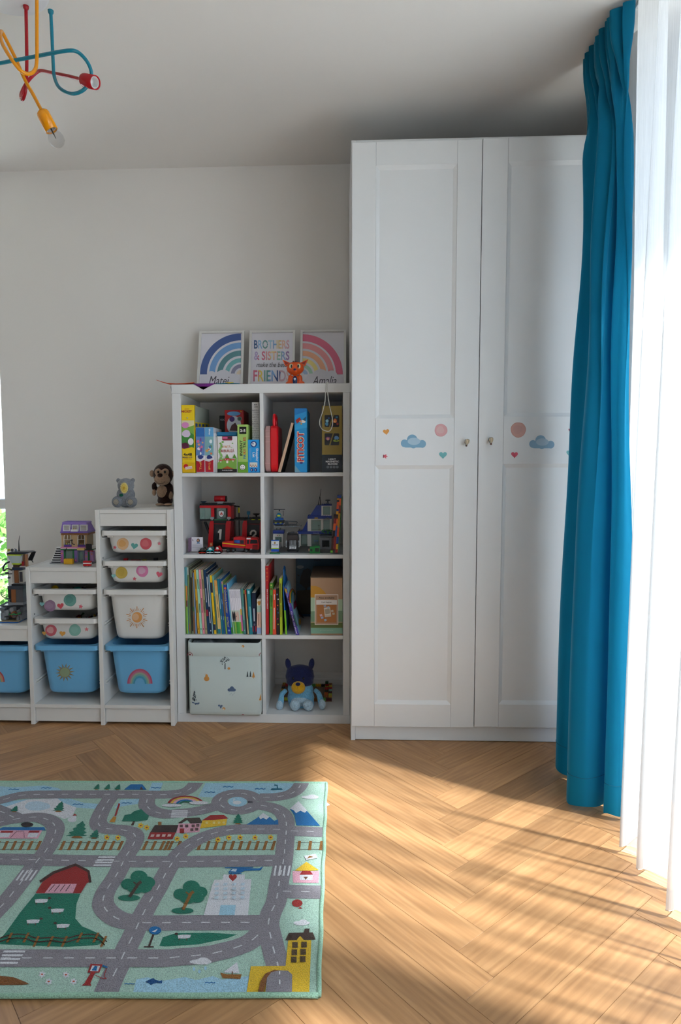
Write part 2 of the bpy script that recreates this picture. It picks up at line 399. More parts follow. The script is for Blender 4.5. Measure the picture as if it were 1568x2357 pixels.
def plank(p0, p1, q0, q1, along_p):
    g = .0004
    rect = [O0+pa*p+qa*q for p, q in ((p0+g, q0+g), (p1-g, q0+g), (p1-g, q1-g), (p0+g, q1-g))]
    poly = rect
    for ax, val, less in ((0, XR-.001, True), (0, XL+.001, False), (1, -.001, True), (1, -3.35, False)):
        poly = clip(poly, ax, val, less)
        if len(poly) < 3: return
    c = O0+pa*(p0+p1)/2+qa*(q0+q1)/2; ang = A if along_p else A+math.pi/2
    ca, sa = math.cos(-ang), math.sin(-ang); loc = [Vector(((p-c).x*ca-(p-c).y*sa, (p-c).x*sa+(p-c).y*ca)) for p in poly]
    cen = sum(loc, Vector((0, 0)))/len(loc)
    top = [p+(cen-p).normalized()*.0006 for p in loc]
    n = len(loc); me = bpy.data.meshes.new('plank')
    me.from_pydata([(p.x, p.y, -.006) for p in loc]+[(p.x, p.y, -.0004) for p in loc]+[(p.x, p.y, 0) for p in top], [],
                   [list(range(2*n, 3*n))]+[[k*n+i, k*n+(i+1) % n, (k+1)*n+(i+1) % n, (k+1)*n+i] for k in (0, 1) for i in range(n)])
    me.materials.append(OAK); o = bpy.data.objects.new('plank', me); COL.objects.link(o); o.parent = fb; o.location = (c.x, c.y, 0); o.rotation_euler = (0, 0, ang)
for j in range(-7, 6):
    for k in range(-70, 70):
        w_, l_ = PWD, PLN; ox, oy = j*l_, -j*l_
        plank(k*w_+ox, k*w_+l_+ox, k*w_+oy, k*w_+w_+oy, True)
        plank(k*w_+l_+ox, k*w_+l_+w_+ox, k*w_+w_-l_+oy, k*w_+w_+oy, False)
# ------------------------------------------------------------ wardrobe
PAXM = mat('#dfe0e0', 'paint', 'wardrobe_white')
PX0, PX1, PYF = .757, 1.757, -.598
pax = thing('wardrobe', 'tall white two-door wardrobe with panelled doors beside the blue curtain', 'wardrobe', ((PX0+PX1)/2, -.3, 0))
part('side_panel', pax, PAXM, lambda b: b.box((PX0, -.578, 0), (PX0+.018, -.02, 2.36), .001))
part('side_panel', pax, PAXM, lambda b: b.box((PX1-.018, -.578, 0), (PX1, -.02, 2.36), .001))
part('top_panel', pax, PAXM, lambda b: b.box((PX0+.018, -.578, 2.342), (PX1-.018, -.02, 2.36), .001))
part('bottom_panel', pax, PAXM, lambda b: b.box((PX0+.018, -.578, .058), (PX1-.018, -.02, .076), .001))
part('back_panel', pax, PAXM, lambda b: b.box((PX0+.018, -.026, .06), (PX1-.018, -.02, 2.342)))
part('plinth', pax, PAXM, lambda b: b.box((PX0+.018, -.574, .002), (PX1-.018, -.556, .058), .001))
def pdoor(x0, x1, z0, z1, rx0, rx1, recs):
    b = MB().use(PAXM); yb = PYF+.019; g = .0005
    b.box((x0, PYF+.010, z0), (x1, yb, z1), .001)
    b.box((x0, PYF, z0), (rx0-g, PYF+.011, z1), .0012); b.box((rx1+g, PYF, z0), (x1, PYF+.011, z1), .0012)
    zs = [z0]+[v for r in recs for v in r]+[z1]
    for i in range(0, len(zs), 2): b.box((rx0, PYF, zs[i]), (rx1, PYF+.011, zs[i+1]), .0008)
    c, d = .014, .0085
    for (a, e) in recs:
        o = [(rx0, PYF+.0008, a), (rx1, PYF+.0008, a), (rx1, PYF+.0008, e), (rx0, PYF+.0008, e)]
        i_ = [(rx0+c, PYF+d, a+c), (rx1-c, PYF+d, a+c), (rx1-c, PYF+d, e-c), (rx0+c, PYF+d, e-c)]
        b.add(o+i_, [[k, (k+1) % 4, 4+(k+1) % 4, 4+k] for k in range(4)]+[[4, 5, 6, 7]])
    return b.build('door', pax)
pd1 = pdoor(PX0+.002, 1.2497, .067, 2.343, .851, 1.157, ((.161, 1.12), (1.304, 2.256)))
pd2 = pdoor(1.2525, PX1-.002, .071, 2.347, 1.348, 1.656, ((.165, 1.124), (1.308, 2.260)))
def balloon_knob(u, v, door, tilt):
    c = un(u, v, 1, PYF-.026); T = Matrix.Translation(c) @ Matrix.Rotation(math.radians(tilt), 4, 'Y')
    CR = mat('#cdb896', 'paint'); TE = mat('#2f5360', 'paint'); k = .00055*1.75
    prof = [(0, 13.5), (4, 12.8), (7.5, 10.2), (8.9, 6), (8.6, 2), (7, -3), (4.6, -8), (2.8, -11)]
    out = [(x*k, z*k) for x, z in prof]+[(-x*k, z*k) for x, z in prof[::-1][:-1]]
    b = MB().use(TE); b.prism(out, -.004, .006, 1, T)
    b.use(CR); b.prism([(x*.92, z*.94) for x, z in out], -.0055, -.003, 1, T)
    b.use(TE)
    for s in (-1, 1):
        P = [T @ Vector((s*x*k*.42, -.0058, z*k*.96)) for x, z in prof]; b.tube(P, .0006, 5)
    b.use(mat('#5b2f1e', 'paint')); b.box((-.003, -.005, -.0165), (.003, .004, -.0105), .0006, T)
    b.use(mat('#b7a98c', 'metal')); b.cyl(T @ Vector((0, .006, 0)), T @ Vector((0, .0255, 0)), .005, 12)
    o = b.build('knob', door); o['label'] = 'cream hot air balloon knob'
balloon_knob(1075.5, 1018, pd1, 12); balloon_knob(1130.5, 1014, pd2, 0)
# watercolour stickers on the doors
def blob_sticker(p, cx, cy, r, c0, c1, rim):
    p.ell(cx, cy, r, r, rim, 28, wob=.02); p.ell(cx, cy, r*.95, r*.95, c0, 28, wob=.02); p.ell(cx-r*.1, cy-r*.05, r*.6, r*.58, c1, 20, wob=.07)
def cloud(p, cx, cy, w_, h_, c0, c1):
    for dx, dy, r in ((-.36, .12, .30), (.36, .16, .30), (-.05, -.12, .42), (.0, .2, .3)): p.ell(cx+dx*w_, cy+dy*h_, r*w_*.52, r*h_*.92, c0, 20)
    p.rect(cx-.34*w_, cy+.1*h_, cx+.36*w_, cy+.42*h_, c0)
    p.ell(cx+.02*w_, cy-.02*h_, .26*w_, .26*h_, c1, 18)
def pst(door, y, items):
    for it in items:
        p = Print((0, y-.0004, 0), FRONT, (840, 940, 3.2), 'paper', .00012); it(p); p.build('sticker', door)
pst(pd1, PYF, [lambda p: p.heart(157, 172, 25, '#dc9a4c', -8), lambda p: cloud(p, 358, 245, 180, 104, '#7ea9c4', '#a9c4d4'), lambda p: blob_sticker(p, 561, 161, 47, '#d9a6a8', '#d9b4b2', '#cf9398'),
               lambda p: p.heart(576, 343, 31, '#6fb0b3'), lambda p: p.star(151, 353, 20, '#d5606e', 20)])
pst(pd2, PYF, [lambda p: blob_sticker(p, 1131, 158, 56, '#d0a398', '#c99f96', '#c78f80'), lambda p: cloud(p, 1304, 250, 180, 104, '#86a8c0', '#a6bccb'),
               lambda p: p.heart(1103, 341, 27, '#d0596e'), lambda p: p.heart(1508, 330, 26, '#78b8ba', 8), lambda p: p.star(1515, 156, 16, '#d5606e')])

# ------------------------------------------------------------ cube bookcase
KM = mat('#dcdcdc', 'paint', 'bookcase_white')
KT, KW, KH, KF, KB = .0385, .7565, 1.465, -.412, -.022
kal = thing('bookcase', 'white open cube bookcase with eight cells between the bin unit and wardrobe', 'bookcase', (KW/2, -.21, 0))
XD0, XD1 = .3745, .3905; ZS = [KT, .3895, .7405, 1.0915, KH-KT]
part('top_panel', kal, KM, lambda b: b.box((0, KF, KH-KT), (KW, KB, KH), .0012))
part('bottom_panel', kal, KM, lambda b: b.box((0, KF, 0), (KW, KB, KT), .0012))
part('side_panel', kal, KM, lambda b: b.box((.0015, KF+.0008, KT), (KT, KB, KH-KT), .001))
part('side_panel', kal, KM, lambda b: b.box((KW-KT+.008, KF+.0008, KT), (KW-.0015, KB, KH-KT), .001))
for z in ZS[1:4]: part('shelf', kal, KM, lambda b: b.box((KT, KF+.0005, z-.016), (KW-KT+.008, KB, z), .0008))
for i in range(4): part('divider', kal, KM, lambda b: b.box((XD0, KF+.0012, ZS[i]), (XD1, KB, ZS[i+1]-(.016 if i < 3 else 0)), .0008))
CX = ((KT, XD0), (XD1, KW-KT+.008))

# ------------------------------------------------------------ stepped bin unit
TM = mat('#dedbd6', 'paint', 'bin_unit_white')
TF, TB = -.46, -.02
tro = thing('toy_storage_unit', 'white stepped toy storage unit holding plastic bins', 'storage unit', (-.47, -.24, 0))
UPX = [(-.943, -.925, .437), (-.634, -.615, .691), (-.325, -.306, .938), (-.018, 0, .938)]
for (a, c, h) in UPX: part('upright', tro, TM, lambda b: b.box((a, TF, 0), (c-.0008, TB, h), .0012))
COLS = [(-.925, -.634, .437), (-.615, -.325, .691), (-.306, -.018, .938)]
for (a, c, h) in COLS:
    part('top_panel', tro, TM, lambda b: b.box((a, TF+.002, h-.0165), (c, TB, h-.0005), .0008))
    part('front_rail', tro, TM, lambda b: b.box((a, TF+.006, h-.070), (c, TF+.022, h-.0172), .0008))
    part('base_panel', tro, TM, lambda b: b.box((a, TF+.002, .074), (c, TB, .090), .0008))
    part('plinth', tro, TM, lambda b: b.box((a, TF+.010, .012), (c, TF+.026, .0735), .0008))
    for z in ([.848, .718, .594, .47, .350, .215] if h > .9 else [.595, .467, .349, .215] if h > .6 else [.345, .215]):
        for (x0, x1) in ((a, a+.009), (c-.009, c)):
            part('bin_rail', tro, TM, lambda b: (b.box((x0, TF+.02, z-.0365), (x1, TB-.02, z-.033)), b.box((x0, TF+.02, z-.0245), (x1, TB-.02, z-.0208))))
    for x in (a, c):
        part('peg_hole', tro, mat('#6a6762', 'paint'), lambda b: b.cyl((x-.0006, TF+.03, h-.21), (x+.0006, TF+.03, h-.21), .0035, 8))
def rrect(a, b_, r, n=6):
    out = []
    for (sx, sy, a0) in ((1, 1, 0), (-1, 1, 90), (-1, -1, 180), (1, -1, 270)):
        for k in range(n+1):
            t = math.radians(a0+90*k/n); out.append((sx*(a-r)+r*math.cos(t), sy*(b_-r)+r*math.sin(t)))
    return out
def loft(b, rings, cx, cy, close_last=True):
    n = len(rings[0][0]); vs = []; fs = []
    for ring, z in rings: vs += [(cx+p[0], cy+p[1], z) for p in ring]
    for i in range(len(rings)-1): fs += [[i*n+k, i*n+(k+1) % n, (i+1)*n+(k+1) % n, (i+1)*n+k] for k in range(n)]
    if close_last: fs.append([(len(rings)-1)*n+k for k in range(n)])
    b.add(vs, fs)
BYC, BHD = -.252, .206
def storage_bin(col, z, deep, color, label, group=None):
    a, c, h_ = COLS[col]; cx = (a+c)/2; m = mat(color, 'plastic'); H = .226 if deep else .100
    r = thing('storage_bin', label, 'bin', (cx, BYC, z-H), group)
    tp = .018 if deep else .009
    def body(b):
        rg = []
        R = [(.125, .186, .038, z-.010), (.125-tp*.55, .186-tp*.55, .038, z-.010-(H-.02)*.55), (.125-tp, .186-tp, .038, z-H+.020), (.125-tp-.005, .181-tp, .036, z-H+.007), (.125-tp-.018, .168-tp, .03, z-H)]
        rg += [(rrect(q[0], q[1], q[2]), q[3]) for q in R]
        b.use(m, True); loft(b, rg, cx, BYC)
        R2 = [(.122, .183, .036, z), (.122-tp, .183-tp, .036, z-H+.02), (.122-tp-.015, .168-tp, .03, z-H+.003)]
        loft(b, [(rrect(q[0], q[1], q[2]), q[3]) for q in R2], cx, BYC)
    part('body', r, m, body)
    def rim(b):
        b.use(m, False); n = 7
        o = rrect(.1425, BHD, .022); i_ = rrect(.122, .183, .036)
        vs = [(cx+p[0], BYC+p[1], zz) for (rr, zz) in ((i_, z), (o, z), (o, z-.020), (rrect(.1395, BHD-.003, .02), z-.020), (rrect(.1395, BHD-.003, .02), z-.006), (i_, z-.006)) for p in rr]
        k_ = len(o); b.add(vs, [[q*k_+k, q*k_+(k+1) % k_, ((q+1) % 6)*k_+(k+1) % k_, ((q+1) % 6)*k_+k] for q in range(6) for k in range(k_)])
    part('rim', r, m, rim)
    for s in (-1, 1):
        part('stop_lug', r, m, lambda b: b.prism([(BYC-BHD+.012, z-.0195), (BYC-BHD+.040, z-.0195), (BYC-BHD+.034, z-.031), (BYC-BHD+.020, z-.031)], cx+s*.108-.011, cx+s*.108+.011, ax=0))
    y0 = BYC-.186; dz = H-.028
    nrm = Vector((0, -dz, -tp)).normalized()
    return r, Vector((cx, y0, z-.010))+nrm*.0006, nrm
WB, BB = '#e2dfda', '#6fb4e0'
STK = [('#d9a877', '#dcb88c', '#cf9a64'), ('#cc5c66', '#cf6a72', '#b94b57'), ('#cdb25c', '#c7a94f', '#b89a44'), ('#d98ab0', '#dcb0c6', '#cb76a0')]
def sticker(r, p, n, crop, items):
    for it in items: q = Print(p, n, crop, 'paper', .00012); it(q); q.build('sticker', r)
S1 = (200, 1050, 7.127)
r, p, n = storage_bin(2, .848, False, WB, 'shallow white bin with orange and red dot stickers, topmost below the plush monkey', 'white bins')
sticker(r, p, n, S1, [lambda q: blob_sticker(q, 590, 1438, 97, '#dcb184', '#d6a060', '#cfa070'), lambda q: blob_sticker(q, 968, 1436, 96, '#c9575f', '#cf6a70', '#b84a55'), lambda q: q.heart(780, 1472, 62, '#5fa6a0', 10), lambda q: q.star(458, 1497, 34, '#cf5866', 10), lambda q: q.star(1188, 1432, 36, '#e07a88', 0)])
r, p, n = storage_bin(2, .718, False, WB, 'shallow white bin with mustard and pink dot stickers, under the orange and red dotted one', 'white bins')
sticker(r, p, n, S1, [lambda q: blob_sticker(q, 568, 1912, 98, '#c9ac50', '#c2a347', '#b5973f'), lambda q: blob_sticker(q, 910, 1882, 99, '#d77fa8', '#dbaec4', '#c86e9b'), lambda q: q.heart(1188, 1938, 56, '#e2687e', 14), lambda q: q.star(783, 2010, 38, '#d5606e', 8), lambda q: q.heart(440, 1965, 40, '#86bab8', 0)])
S2 = (200, 1320, 6.548)
r, p, n = storage_bin(2, .594, True, WB, 'deep white bin with an orange sun sticker', 'white bins')
def sun1(q):
    q.ell(757, 660, 78, 80, '#dd9a55', 26); q.ell(735, 655, 50, 52, '#e0b48a', 20)
    rnd = random.Random(3)
    for k in range(30):
        t = 2*math.pi*k/30; r0 = 98; r1 = r0+(78 if k % 3 == 0 else 42)*rnd.uniform(.8, 1.05); q.line([(757+r0*math.sin(t), 660-r0*math.cos(t)), (757+r1*math.sin(t), 660-r1*math.cos(t))], 11 if k % 3 == 0 else 6, '#cf8a4a')
sticker(r, p, n, S2, [sun1])
def rainbow(q, cx, cy, R=190, r0=75, cols=('#b0506e', '#b86a86', '#9aa78f', '#6ba6a8', '#3f93b4')):
    w_ = (R-r0)/len(cols)
    for k, c in enumerate(cols): q.arc(cx, cy, R-w_*(k+1), R-w_*k, c, 0, 180, 24, ky=1.18)
r, p, n = storage_bin(2, .350, True, BB, 'deep sky blue bin with a rainbow sticker under the white sun bin', 'blue bins')
sticker(r, p, n, S2, [lambda q: rainbow(q, 799, 1660)])
S3 = (0, 1320, 6.533)
r, p, n = storage_bin(1, .595, False, WB, 'shallow white bin with purple and green dot stickers, full of toys', 'white bins')
sticker(r, p, n, S3, [lambda q: blob_sticker(q, 752, 487, 87, '#93748c', '#9c8096', '#83647c'), lambda q: blob_sticker(q, 1054, 400, 94, '#6ba197', '#5c958b', '#5a9188'), lambda q: q.heart(910, 487, 54, '#d0525c', -8), lambda q: q.star(1214, 497, 37, '#d5606e', 10), lambda q: q.heart(632, 460, 40, '#7fb0b0', 0)])
r, p, n = storage_bin(1, .467, False, WB, 'shallow white bin with red and mint dot stickers and an orange heart', 'white bins')
sticker(r, p, n, S3, [lambda q: blob_sticker(q, 767, 855, 86, '#c8606a', '#d9a09c', '#c0555f'), lambda q: blob_sticker(q, 1127, 852, 89, '#86b8a8', '#8fbdaf', '#77ab9c'), lambda q: q.heart(940, 903, 48, '#d99a45', 6), lambda q: q.star(1303, 840, 36, '#e07a80', 0), lambda q: q.heart(666, 898, 36, '#d9a050')])
r, p, n = storage_bin(1, .349, True, BB, 'deep sky blue bin with a gold sun sticker', 'blue bins')
def sun2(q):
    for k in range(14):
        t = 2*math.pi*(k+.3)/14; t1 = t-.14; t2 = t+.14; q.poly([(978+84*math.sin(t1), 1485-84*math.cos(t1)), (978+148*math.sin(t), 1485-138*math.cos(t)), (978+84*math.sin(t2), 1485-84*math.cos(t2))], '#9c8355')
    q.ell(978, 1485, 82, 78, '#8f7a4c', 24); q.ell(978, 1485, 74, 70, '#8fa07e', 24)
sticker(r, p, n, S3, [sun2])
r, p, n = storage_bin(0, .345, True, BB, 'deep sky blue bin with a rainbow sticker under the low top with the brick tower', 'blue bins')
sticker(r, p, n, S3, [lambda q: rainbow(q, -90, 1630, 160, 70, ('#b04a4a', '#c98a80', '#c2a26a', '#6ba6a8', '#3f93b4'))])
# ------------------------------------------------------------ curtains
def cloth(name, color, trans, transp, sheen=0., weave=None):
    m = bpy.data.materials.new(name); m.use_nodes = True; n = m.node_tree.nodes; L = m.node_tree.links; out = n['Material Output']; b = n['Principled BSDF']
    b.inputs['Base Color'].default_value = lin(color); b.inputs['Roughness'].default_value = .85
    b.inputs['Specular IOR Level'].default_value = .15
    b.inputs['Sheen Weight'].default_value = sheen; b.inputs['Sheen Roughness'].default_value = .35; b.inputs['Sheen Tint'].default_value = (.35, .75, .9, 1)
    t = n.new('ShaderNodeBsdfTranslucent'); t.inputs[0].default_value = lin(color); mx = n.new('ShaderNodeMixShader'); mx.inputs[0].default_value = trans
    L.new(b.outputs[0], mx.inputs[1]); L.new(t.outputs[0], mx.inputs[2]); last = mx
    if transp:
        tr = n.new('ShaderNodeBsdfTransparent'); m2 = n.new('ShaderNodeMixShader'); m2.inputs[0].default_value = transp
        L.new(last.outputs[0], m2.inputs[1]); L.new(tr.outputs[0], m2.inputs[2]); last = m2
        if weave:
            tc = n.new('ShaderNodeTexCoord'); mp = n.new('ShaderNodeMapping'); mp.inputs['Scale'].default_value = (700, 700, 6)
            no = n.new('ShaderNodeTexNoise'); no.inputs['Scale'].default_value = 1; no.inputs['Detail'].default_value = 2
            mr = n.new('ShaderNodeMapRange'); mr.inputs['From Min'].default_value = .3; mr.inputs['From Max'].default_value = .7; mr.inputs['To Min'].default_value = transp-weave; mr.inputs['To Max'].default_value = transp+weave
            L.new(tc.outputs['Object'], mp.inputs[0]); L.new(mp.outputs[0], no.inputs['Vector']); L.new(no.outputs['Fac'], mr.inputs['Value']); mp2 = n.new('ShaderNodeMapping'); mp2.inputs['Scale'].default_value = (0, 13, .25); n3 = n.new('ShaderNodeTexNoise'); n3.inputs['Scale'].default_value = 1; n3.inputs['Detail'].default_value = 3
            m3 = n.new('ShaderNodeMapRange'); m3.inputs['From Min'].default_value = .42; m3.inputs['From Max'].default_value = .66; m3.inputs['To Min'].default_value = 0; m3.inputs['To Max'].default_value = .26
            ad = n.new('ShaderNodeMath'); ad.operation = 'ADD'       # clearer strips added so the sun throws bright streaks on the floor
            L.new(tc.outputs['Object'], mp2.inputs[0]); L.new(mp2.outputs[0], n3.inputs['Vector']); L.new(n3.outputs['Fac'], m3.inputs['Value']); L.new(m3.outputs[0], ad.inputs[0]); L.new(mr.outputs[0], ad.inputs[1]); L.new(ad.outputs[0], m2.inputs[0])
    else:
        tc = n.new('ShaderNodeTexCoord'); no = n.new('ShaderNodeTexNoise'); no.inputs['Scale'].default_value = 260; bp = n.new('ShaderNodeBump'); bp.inputs['Strength'].default_value = .15; bp.inputs['Distance'].default_value = .001
        L.new(tc.outputs['Object'], no.inputs['Vector']); L.new(no.outputs['Fac'], bp.inputs['Height']); L.new(bp.outputs[0], b.inputs['Normal'])
    L.new(last.outputs[0], out.inputs[0]); return m
VELVET = cloth('teal_velvet', '#0c789b', .34, 0, .8)
SHEER = cloth('white_sheer', '#e6e6e6', .42, .20, 0, .06)
def sstep(t): t = max(0, min(1, t)); return t*t*(3-2*t)
# blue curtain: plan outline near the ceiling (pencil pleats) and at the hem
bot = catmull([(1.61, -.745, 0), (1.575, -.76, 0), (1.515, -.80, 0), (1.503, -.86, 0), (1.535, -.905, 0), (1.585, -.93, 0), (1.575, -.965, 0), (1.515, -1.0, 0), (1.470, -1.045, 0), (1.462, -1.085, 0), (1.49, -1.110, 0),
               (1.545, -1.098, 0), (1.585, -1.07, 0), (1.598, -1.09, 0), (1.562, -1.125, 0), (1.552, -1.145, 0), (1.575, -1.157, 0), (1.625, -1.15, 0)], 12)
NB = len(bot)
def topc(t):
    y = -.765-.275*t; k = 9.5
    a = 2*math.pi*k*t
    return Vector((1.578+.030*math.sin(a)+.006*math.sin(2.7*a+1), y+.006*math.sin(2*a), 0))
mid = [Vector((1.583+(p.x-1.548)*.48, -.775+(p.y+.76)*.70, 0)) for p in bot]
cb = MB().use(VELVET, True); NZ = 90; vs = []
for j in range(NZ+1):
    z = HC-.013-(HC-.013-.018)*(j/NZ)
    for i in range(NB):
        t = i/(NB-1); tp_ = topc(t); md = mid[i]; bt = bot[i]
        a = sstep((HC-.10-z)/.28); c = sstep((2.25-z)/1.9)
        p = tp_.lerp(md, a).lerp(bt, c)
        pin = math.exp(-((z-2.36)/.07)**2)*.35
        p.x += (1.585-p.x)*pin; p.x += .008*math.sin(9*t+z*7)*(1-c)*a+(.020*math.sin(36*t+.5*math.sin(z*1.3))+.007*math.sin(67*t+z*.8))*a*(1-.7*c)*(.35+.65*sstep(t/.4))
        vs.append((p.x, p.y, z-(.004*math.sin(40*t) if j == NZ else 0)+(.008*math.sin(2*math.pi*9.5*t) if j == 0 else 0)))
cb.add(vs, [[j*NB+i, j*NB+i+1, (j+1)*NB+i+1, (j+1)*NB+i] for j in range(NZ) for i in range(NB-1)])
dc = thing('velvet_curtain', 'teal blue velvet curtain gathered beside the white wardrobe', 'curtain', (1.56, -.95, 0))
cl = cb.build('curtain_cloth', dc)
hm = MB().use(VELVET, True)
hz = .115
def inter(z, i):
    f = (HC-.013-z)/(HC-.031)*NZ; j = min(NZ-1, int(f)); a = Vector(vs[j*NB+i]); b_ = Vector(vs[(j+1)*NB+i]); return a.lerp(b_, f-j)
part('hem_seam', dc, mat('#0a5f78', 'fabric'), lambda b: b.tube([inter(hz, i)+Vector((-.0006, -.0004, 0)) for i in range(0, NB)], .0009, 4))
# sheer curtain: deep folds along the whole window
sv = []; NS = 420; NZ2 = 40; rs = random.Random(5)
lam = []; y = -.88
while y > -3.9: l_ = rs.uniform(.105, .165); lam.append((y, l_, rs.uniform(.8, 1.15))); y -= l_
def sh(t, h):                               # t along in folds, h = 0 at the ceiling .. 1 at the hem
    k = min(len(lam)-1, int(t)); fr = t-k; y0, l_, am = lam[k]
    a = 2*math.pi*fr; A_ = (.022+.033*h)*am
    g_ = sstep((-1.04-.09*h-y0+l_*fr)/.18); xc = 1.668-.091*g_
    A_ *= .35+.65*g_
    return xc+A_*math.cos(a)*-1+.006*math.sin(5.3*t+3*h), y0-l_*fr+(l_*.13*(.5+.5*h))*math.sin(2*a)*1.05
b = MB().use(SHEER, True)
for j in range(NZ2+1):
    h = j/NZ2; z = HC-.013-(HC-.013-.022)*h
    for i in range(NS+1):
        x_, y_ = sh(len(lam)*i/NS*.9999, h); sv.append((x_, y_, z))
b.add(sv, [[j*(NS+1)+i, j*(NS+1)+i+1, (j+1)*(NS+1)+i+1, (j+1)*(NS+1)+i] for j in range(NZ2) for i in range(NS)])
st = thing('sheer_curtain', 'white sheer curtain in soft folds across the bright window', 'curtain', (1.575, -2.3, 0))
b.build('curtain_cloth', st)
part('hem_cord', st, mat('#c9c2b8', 'fabric'), lambda q: q.tube([Vector(sv[NZ2*(NS+1)+i])+Vector((0, 0, .001)) for i in range(NS+1)], .0012, 4))
tk = thing('curtain_track', 'white double curtain track fixed to the ceiling above the curtains', 'curtain track', (1.6, -2.3, HC))
for x in (1.632, 1.70): part('rail', tk, TRIM, lambda q: q.box((x-.009, -3.95, HC-.011), (x+.009, -.70, HC-.0005), .001))

# ------------------------------------------------------------ ceiling lamp
LC = Vector((-.262, -1.205, HC))
lamp = thing('ceiling_lamp', 'ceiling lamp with looping red, yellow and blue tubes on a round white plate', 'lamp', LC)
part('ceiling_plate', lamp, mat('#e9e9ee', 'paint'), lambda q: q.use(mat('#e9e9ee', 'paint'), True).lathe([(0, -.028), (.118, -.028), (.124, -.024), (.126, -.0), ], LC, 40))
def lpath(pts): return catmull([un(u, v, 1, y) for (u, v, y) in pts], 8)
def arm(color, pts, flange):
    m = mat(color, 'gloss')
    o = part('arm', lamp, m, lambda q: q.use(m, True).tube(lpath(pts), .0052, 10), True)
    part('flange', o, m, lambda q: q.use(m, True).lathe([(.0, .001), (.009, .001), (.008, -.006), (.0055, -.010)], flange, 16))
    return o, m
k = 300/1568
def pp(x, y, d): return (x*k, y*k, d)
YL = -1.13
RED, YEL, BLU = '#b5101f', '#f09a08', '#0e7f97'
z0 = HC-.028
def top(x, y, yy): q = un(x*k, y*k, 1, yy); return q
def first(x, y):                                     # point where a tube leaves the plate
    return un(x*k, y*k, 2, z0)
def arm3(color, x, y, pts):
    f = first(x, y); path = [Vector((f.x, f.y, z0+.002))]+[un(a*k, b_*k, 1, f.y+d) for a, b_, d in pts]; m = mat(color, 'gloss')
    o = part('arm', lamp, m, lambda q: q.use(m, True).tube(catmull(path, 8), .0052, 10))
    part('flange', o, m, lambda q: q.use(m, True).lathe([(.0, .0005), (.009, .0005), (.008, -.006), (.0055, -.010)], (f.x, f.y, z0), 16))
    return path, m
pr_, rm = arm3(RED, 312, 75, [(318, 400, 0), (322, 700, 0), (318, 950, 0), (300, 1120, .01), (268, 1200, .03), (255, 1130, .06), (330, 985, .08), (430, 880, .09), (500, 852, .09), (640, 880, .06), (820, 915, .02), (1000, 962, -.02)])
py_, ym = arm3(YEL, 443, -95, [(443, 100, 0), (443, 400, 0), (443, 720, 0), (420, 840, -.01), (350, 888, -.03), (250, 850, -.05), (130, 700, -.06), (30, 530, -.04), (5, 420, -.01), (20, 378, .02), (70, 470, .04), (180, 690, .05), (300, 960, .05), (400, 1140, .04), (505, 1340, .03)])
pb_, bm_ = arm3(BLU, 610, 130, [(625, 420, 0), (640, 760, 0), (655, 930, 0), (720, 1060, -.02), (860, 1128, -.04), (1000, 1085, -.05), (1090, 960, -.05), (1095, 850, -.06), (1040, 730, -.07), (940, 630, -.08), (830, 608, -.09), (600, 645, -.08), (200, 722, -.05), (-60, 770, -.03), (-300, 800, 0)])
def socket(a, d, m, bulb):
    d = d.normalized(); R = d.to_track_quat('Z', 'Y').to_matrix()
    so_ = part('socket', lamp, m, lambda q: q.use(m, True).lathe([(0, -.002), (.013, -.001), (.0175, .003), (.019, .008), (.019, .058), (.0165, .058), (.0165, .030), (0, .030)], a, 28, R))
    part('lamp_holder', so_, mat('#d9d9d9', 'plastic'), lambda q: q.use(mat('#d9d9d9', 'plastic'), True).lathe([(.0162, .031), (.0162, .054), (.0135, .054), (.0135, .034), (0, .034)], a, 24, R))
    if bulb:
        g = glassy('bulb_glass', '#f2f2f2', 0, 1)
        bl = part('bulb', so_, g, lambda q: q.use(g, True).lathe([(.010, .045), (.011, .056), (.016, .064), (.0215, .074), (.0235, .084), (.0215, .095), (.015, .103), (.007, .1072), (0, .108)], a, 28, R))
        part('filament', bl, mat('#8a8680', 'metal'), lambda q: (q.tube([a+R @ Vector((-.004, 0, .05)), a+R @ Vector((-.005, 0, .078)), a+R @ Vector((0, 0, .082)), a+R @ Vector((.005, 0, .078)), a+R @ Vector((.004, 0, .05))], .0006, 5), q.cyl(a+R @ Vector((0, 0, .045)), a+R @ Vector((0, 0, .07)), .0025, 8)))
socket(pr_[-1], un(1200*k, 1005*k, 1, pr_[-1].y-.035)-pr_[-1], rm, False)
socket(py_[-1], un(660*k, 1640*k, 1, py_[-1].y+.012)-py_[-1], ym, True)
e_ = pb_[-1]; socket(e_, Vector((-1, .1, -.25)), bm_, True)
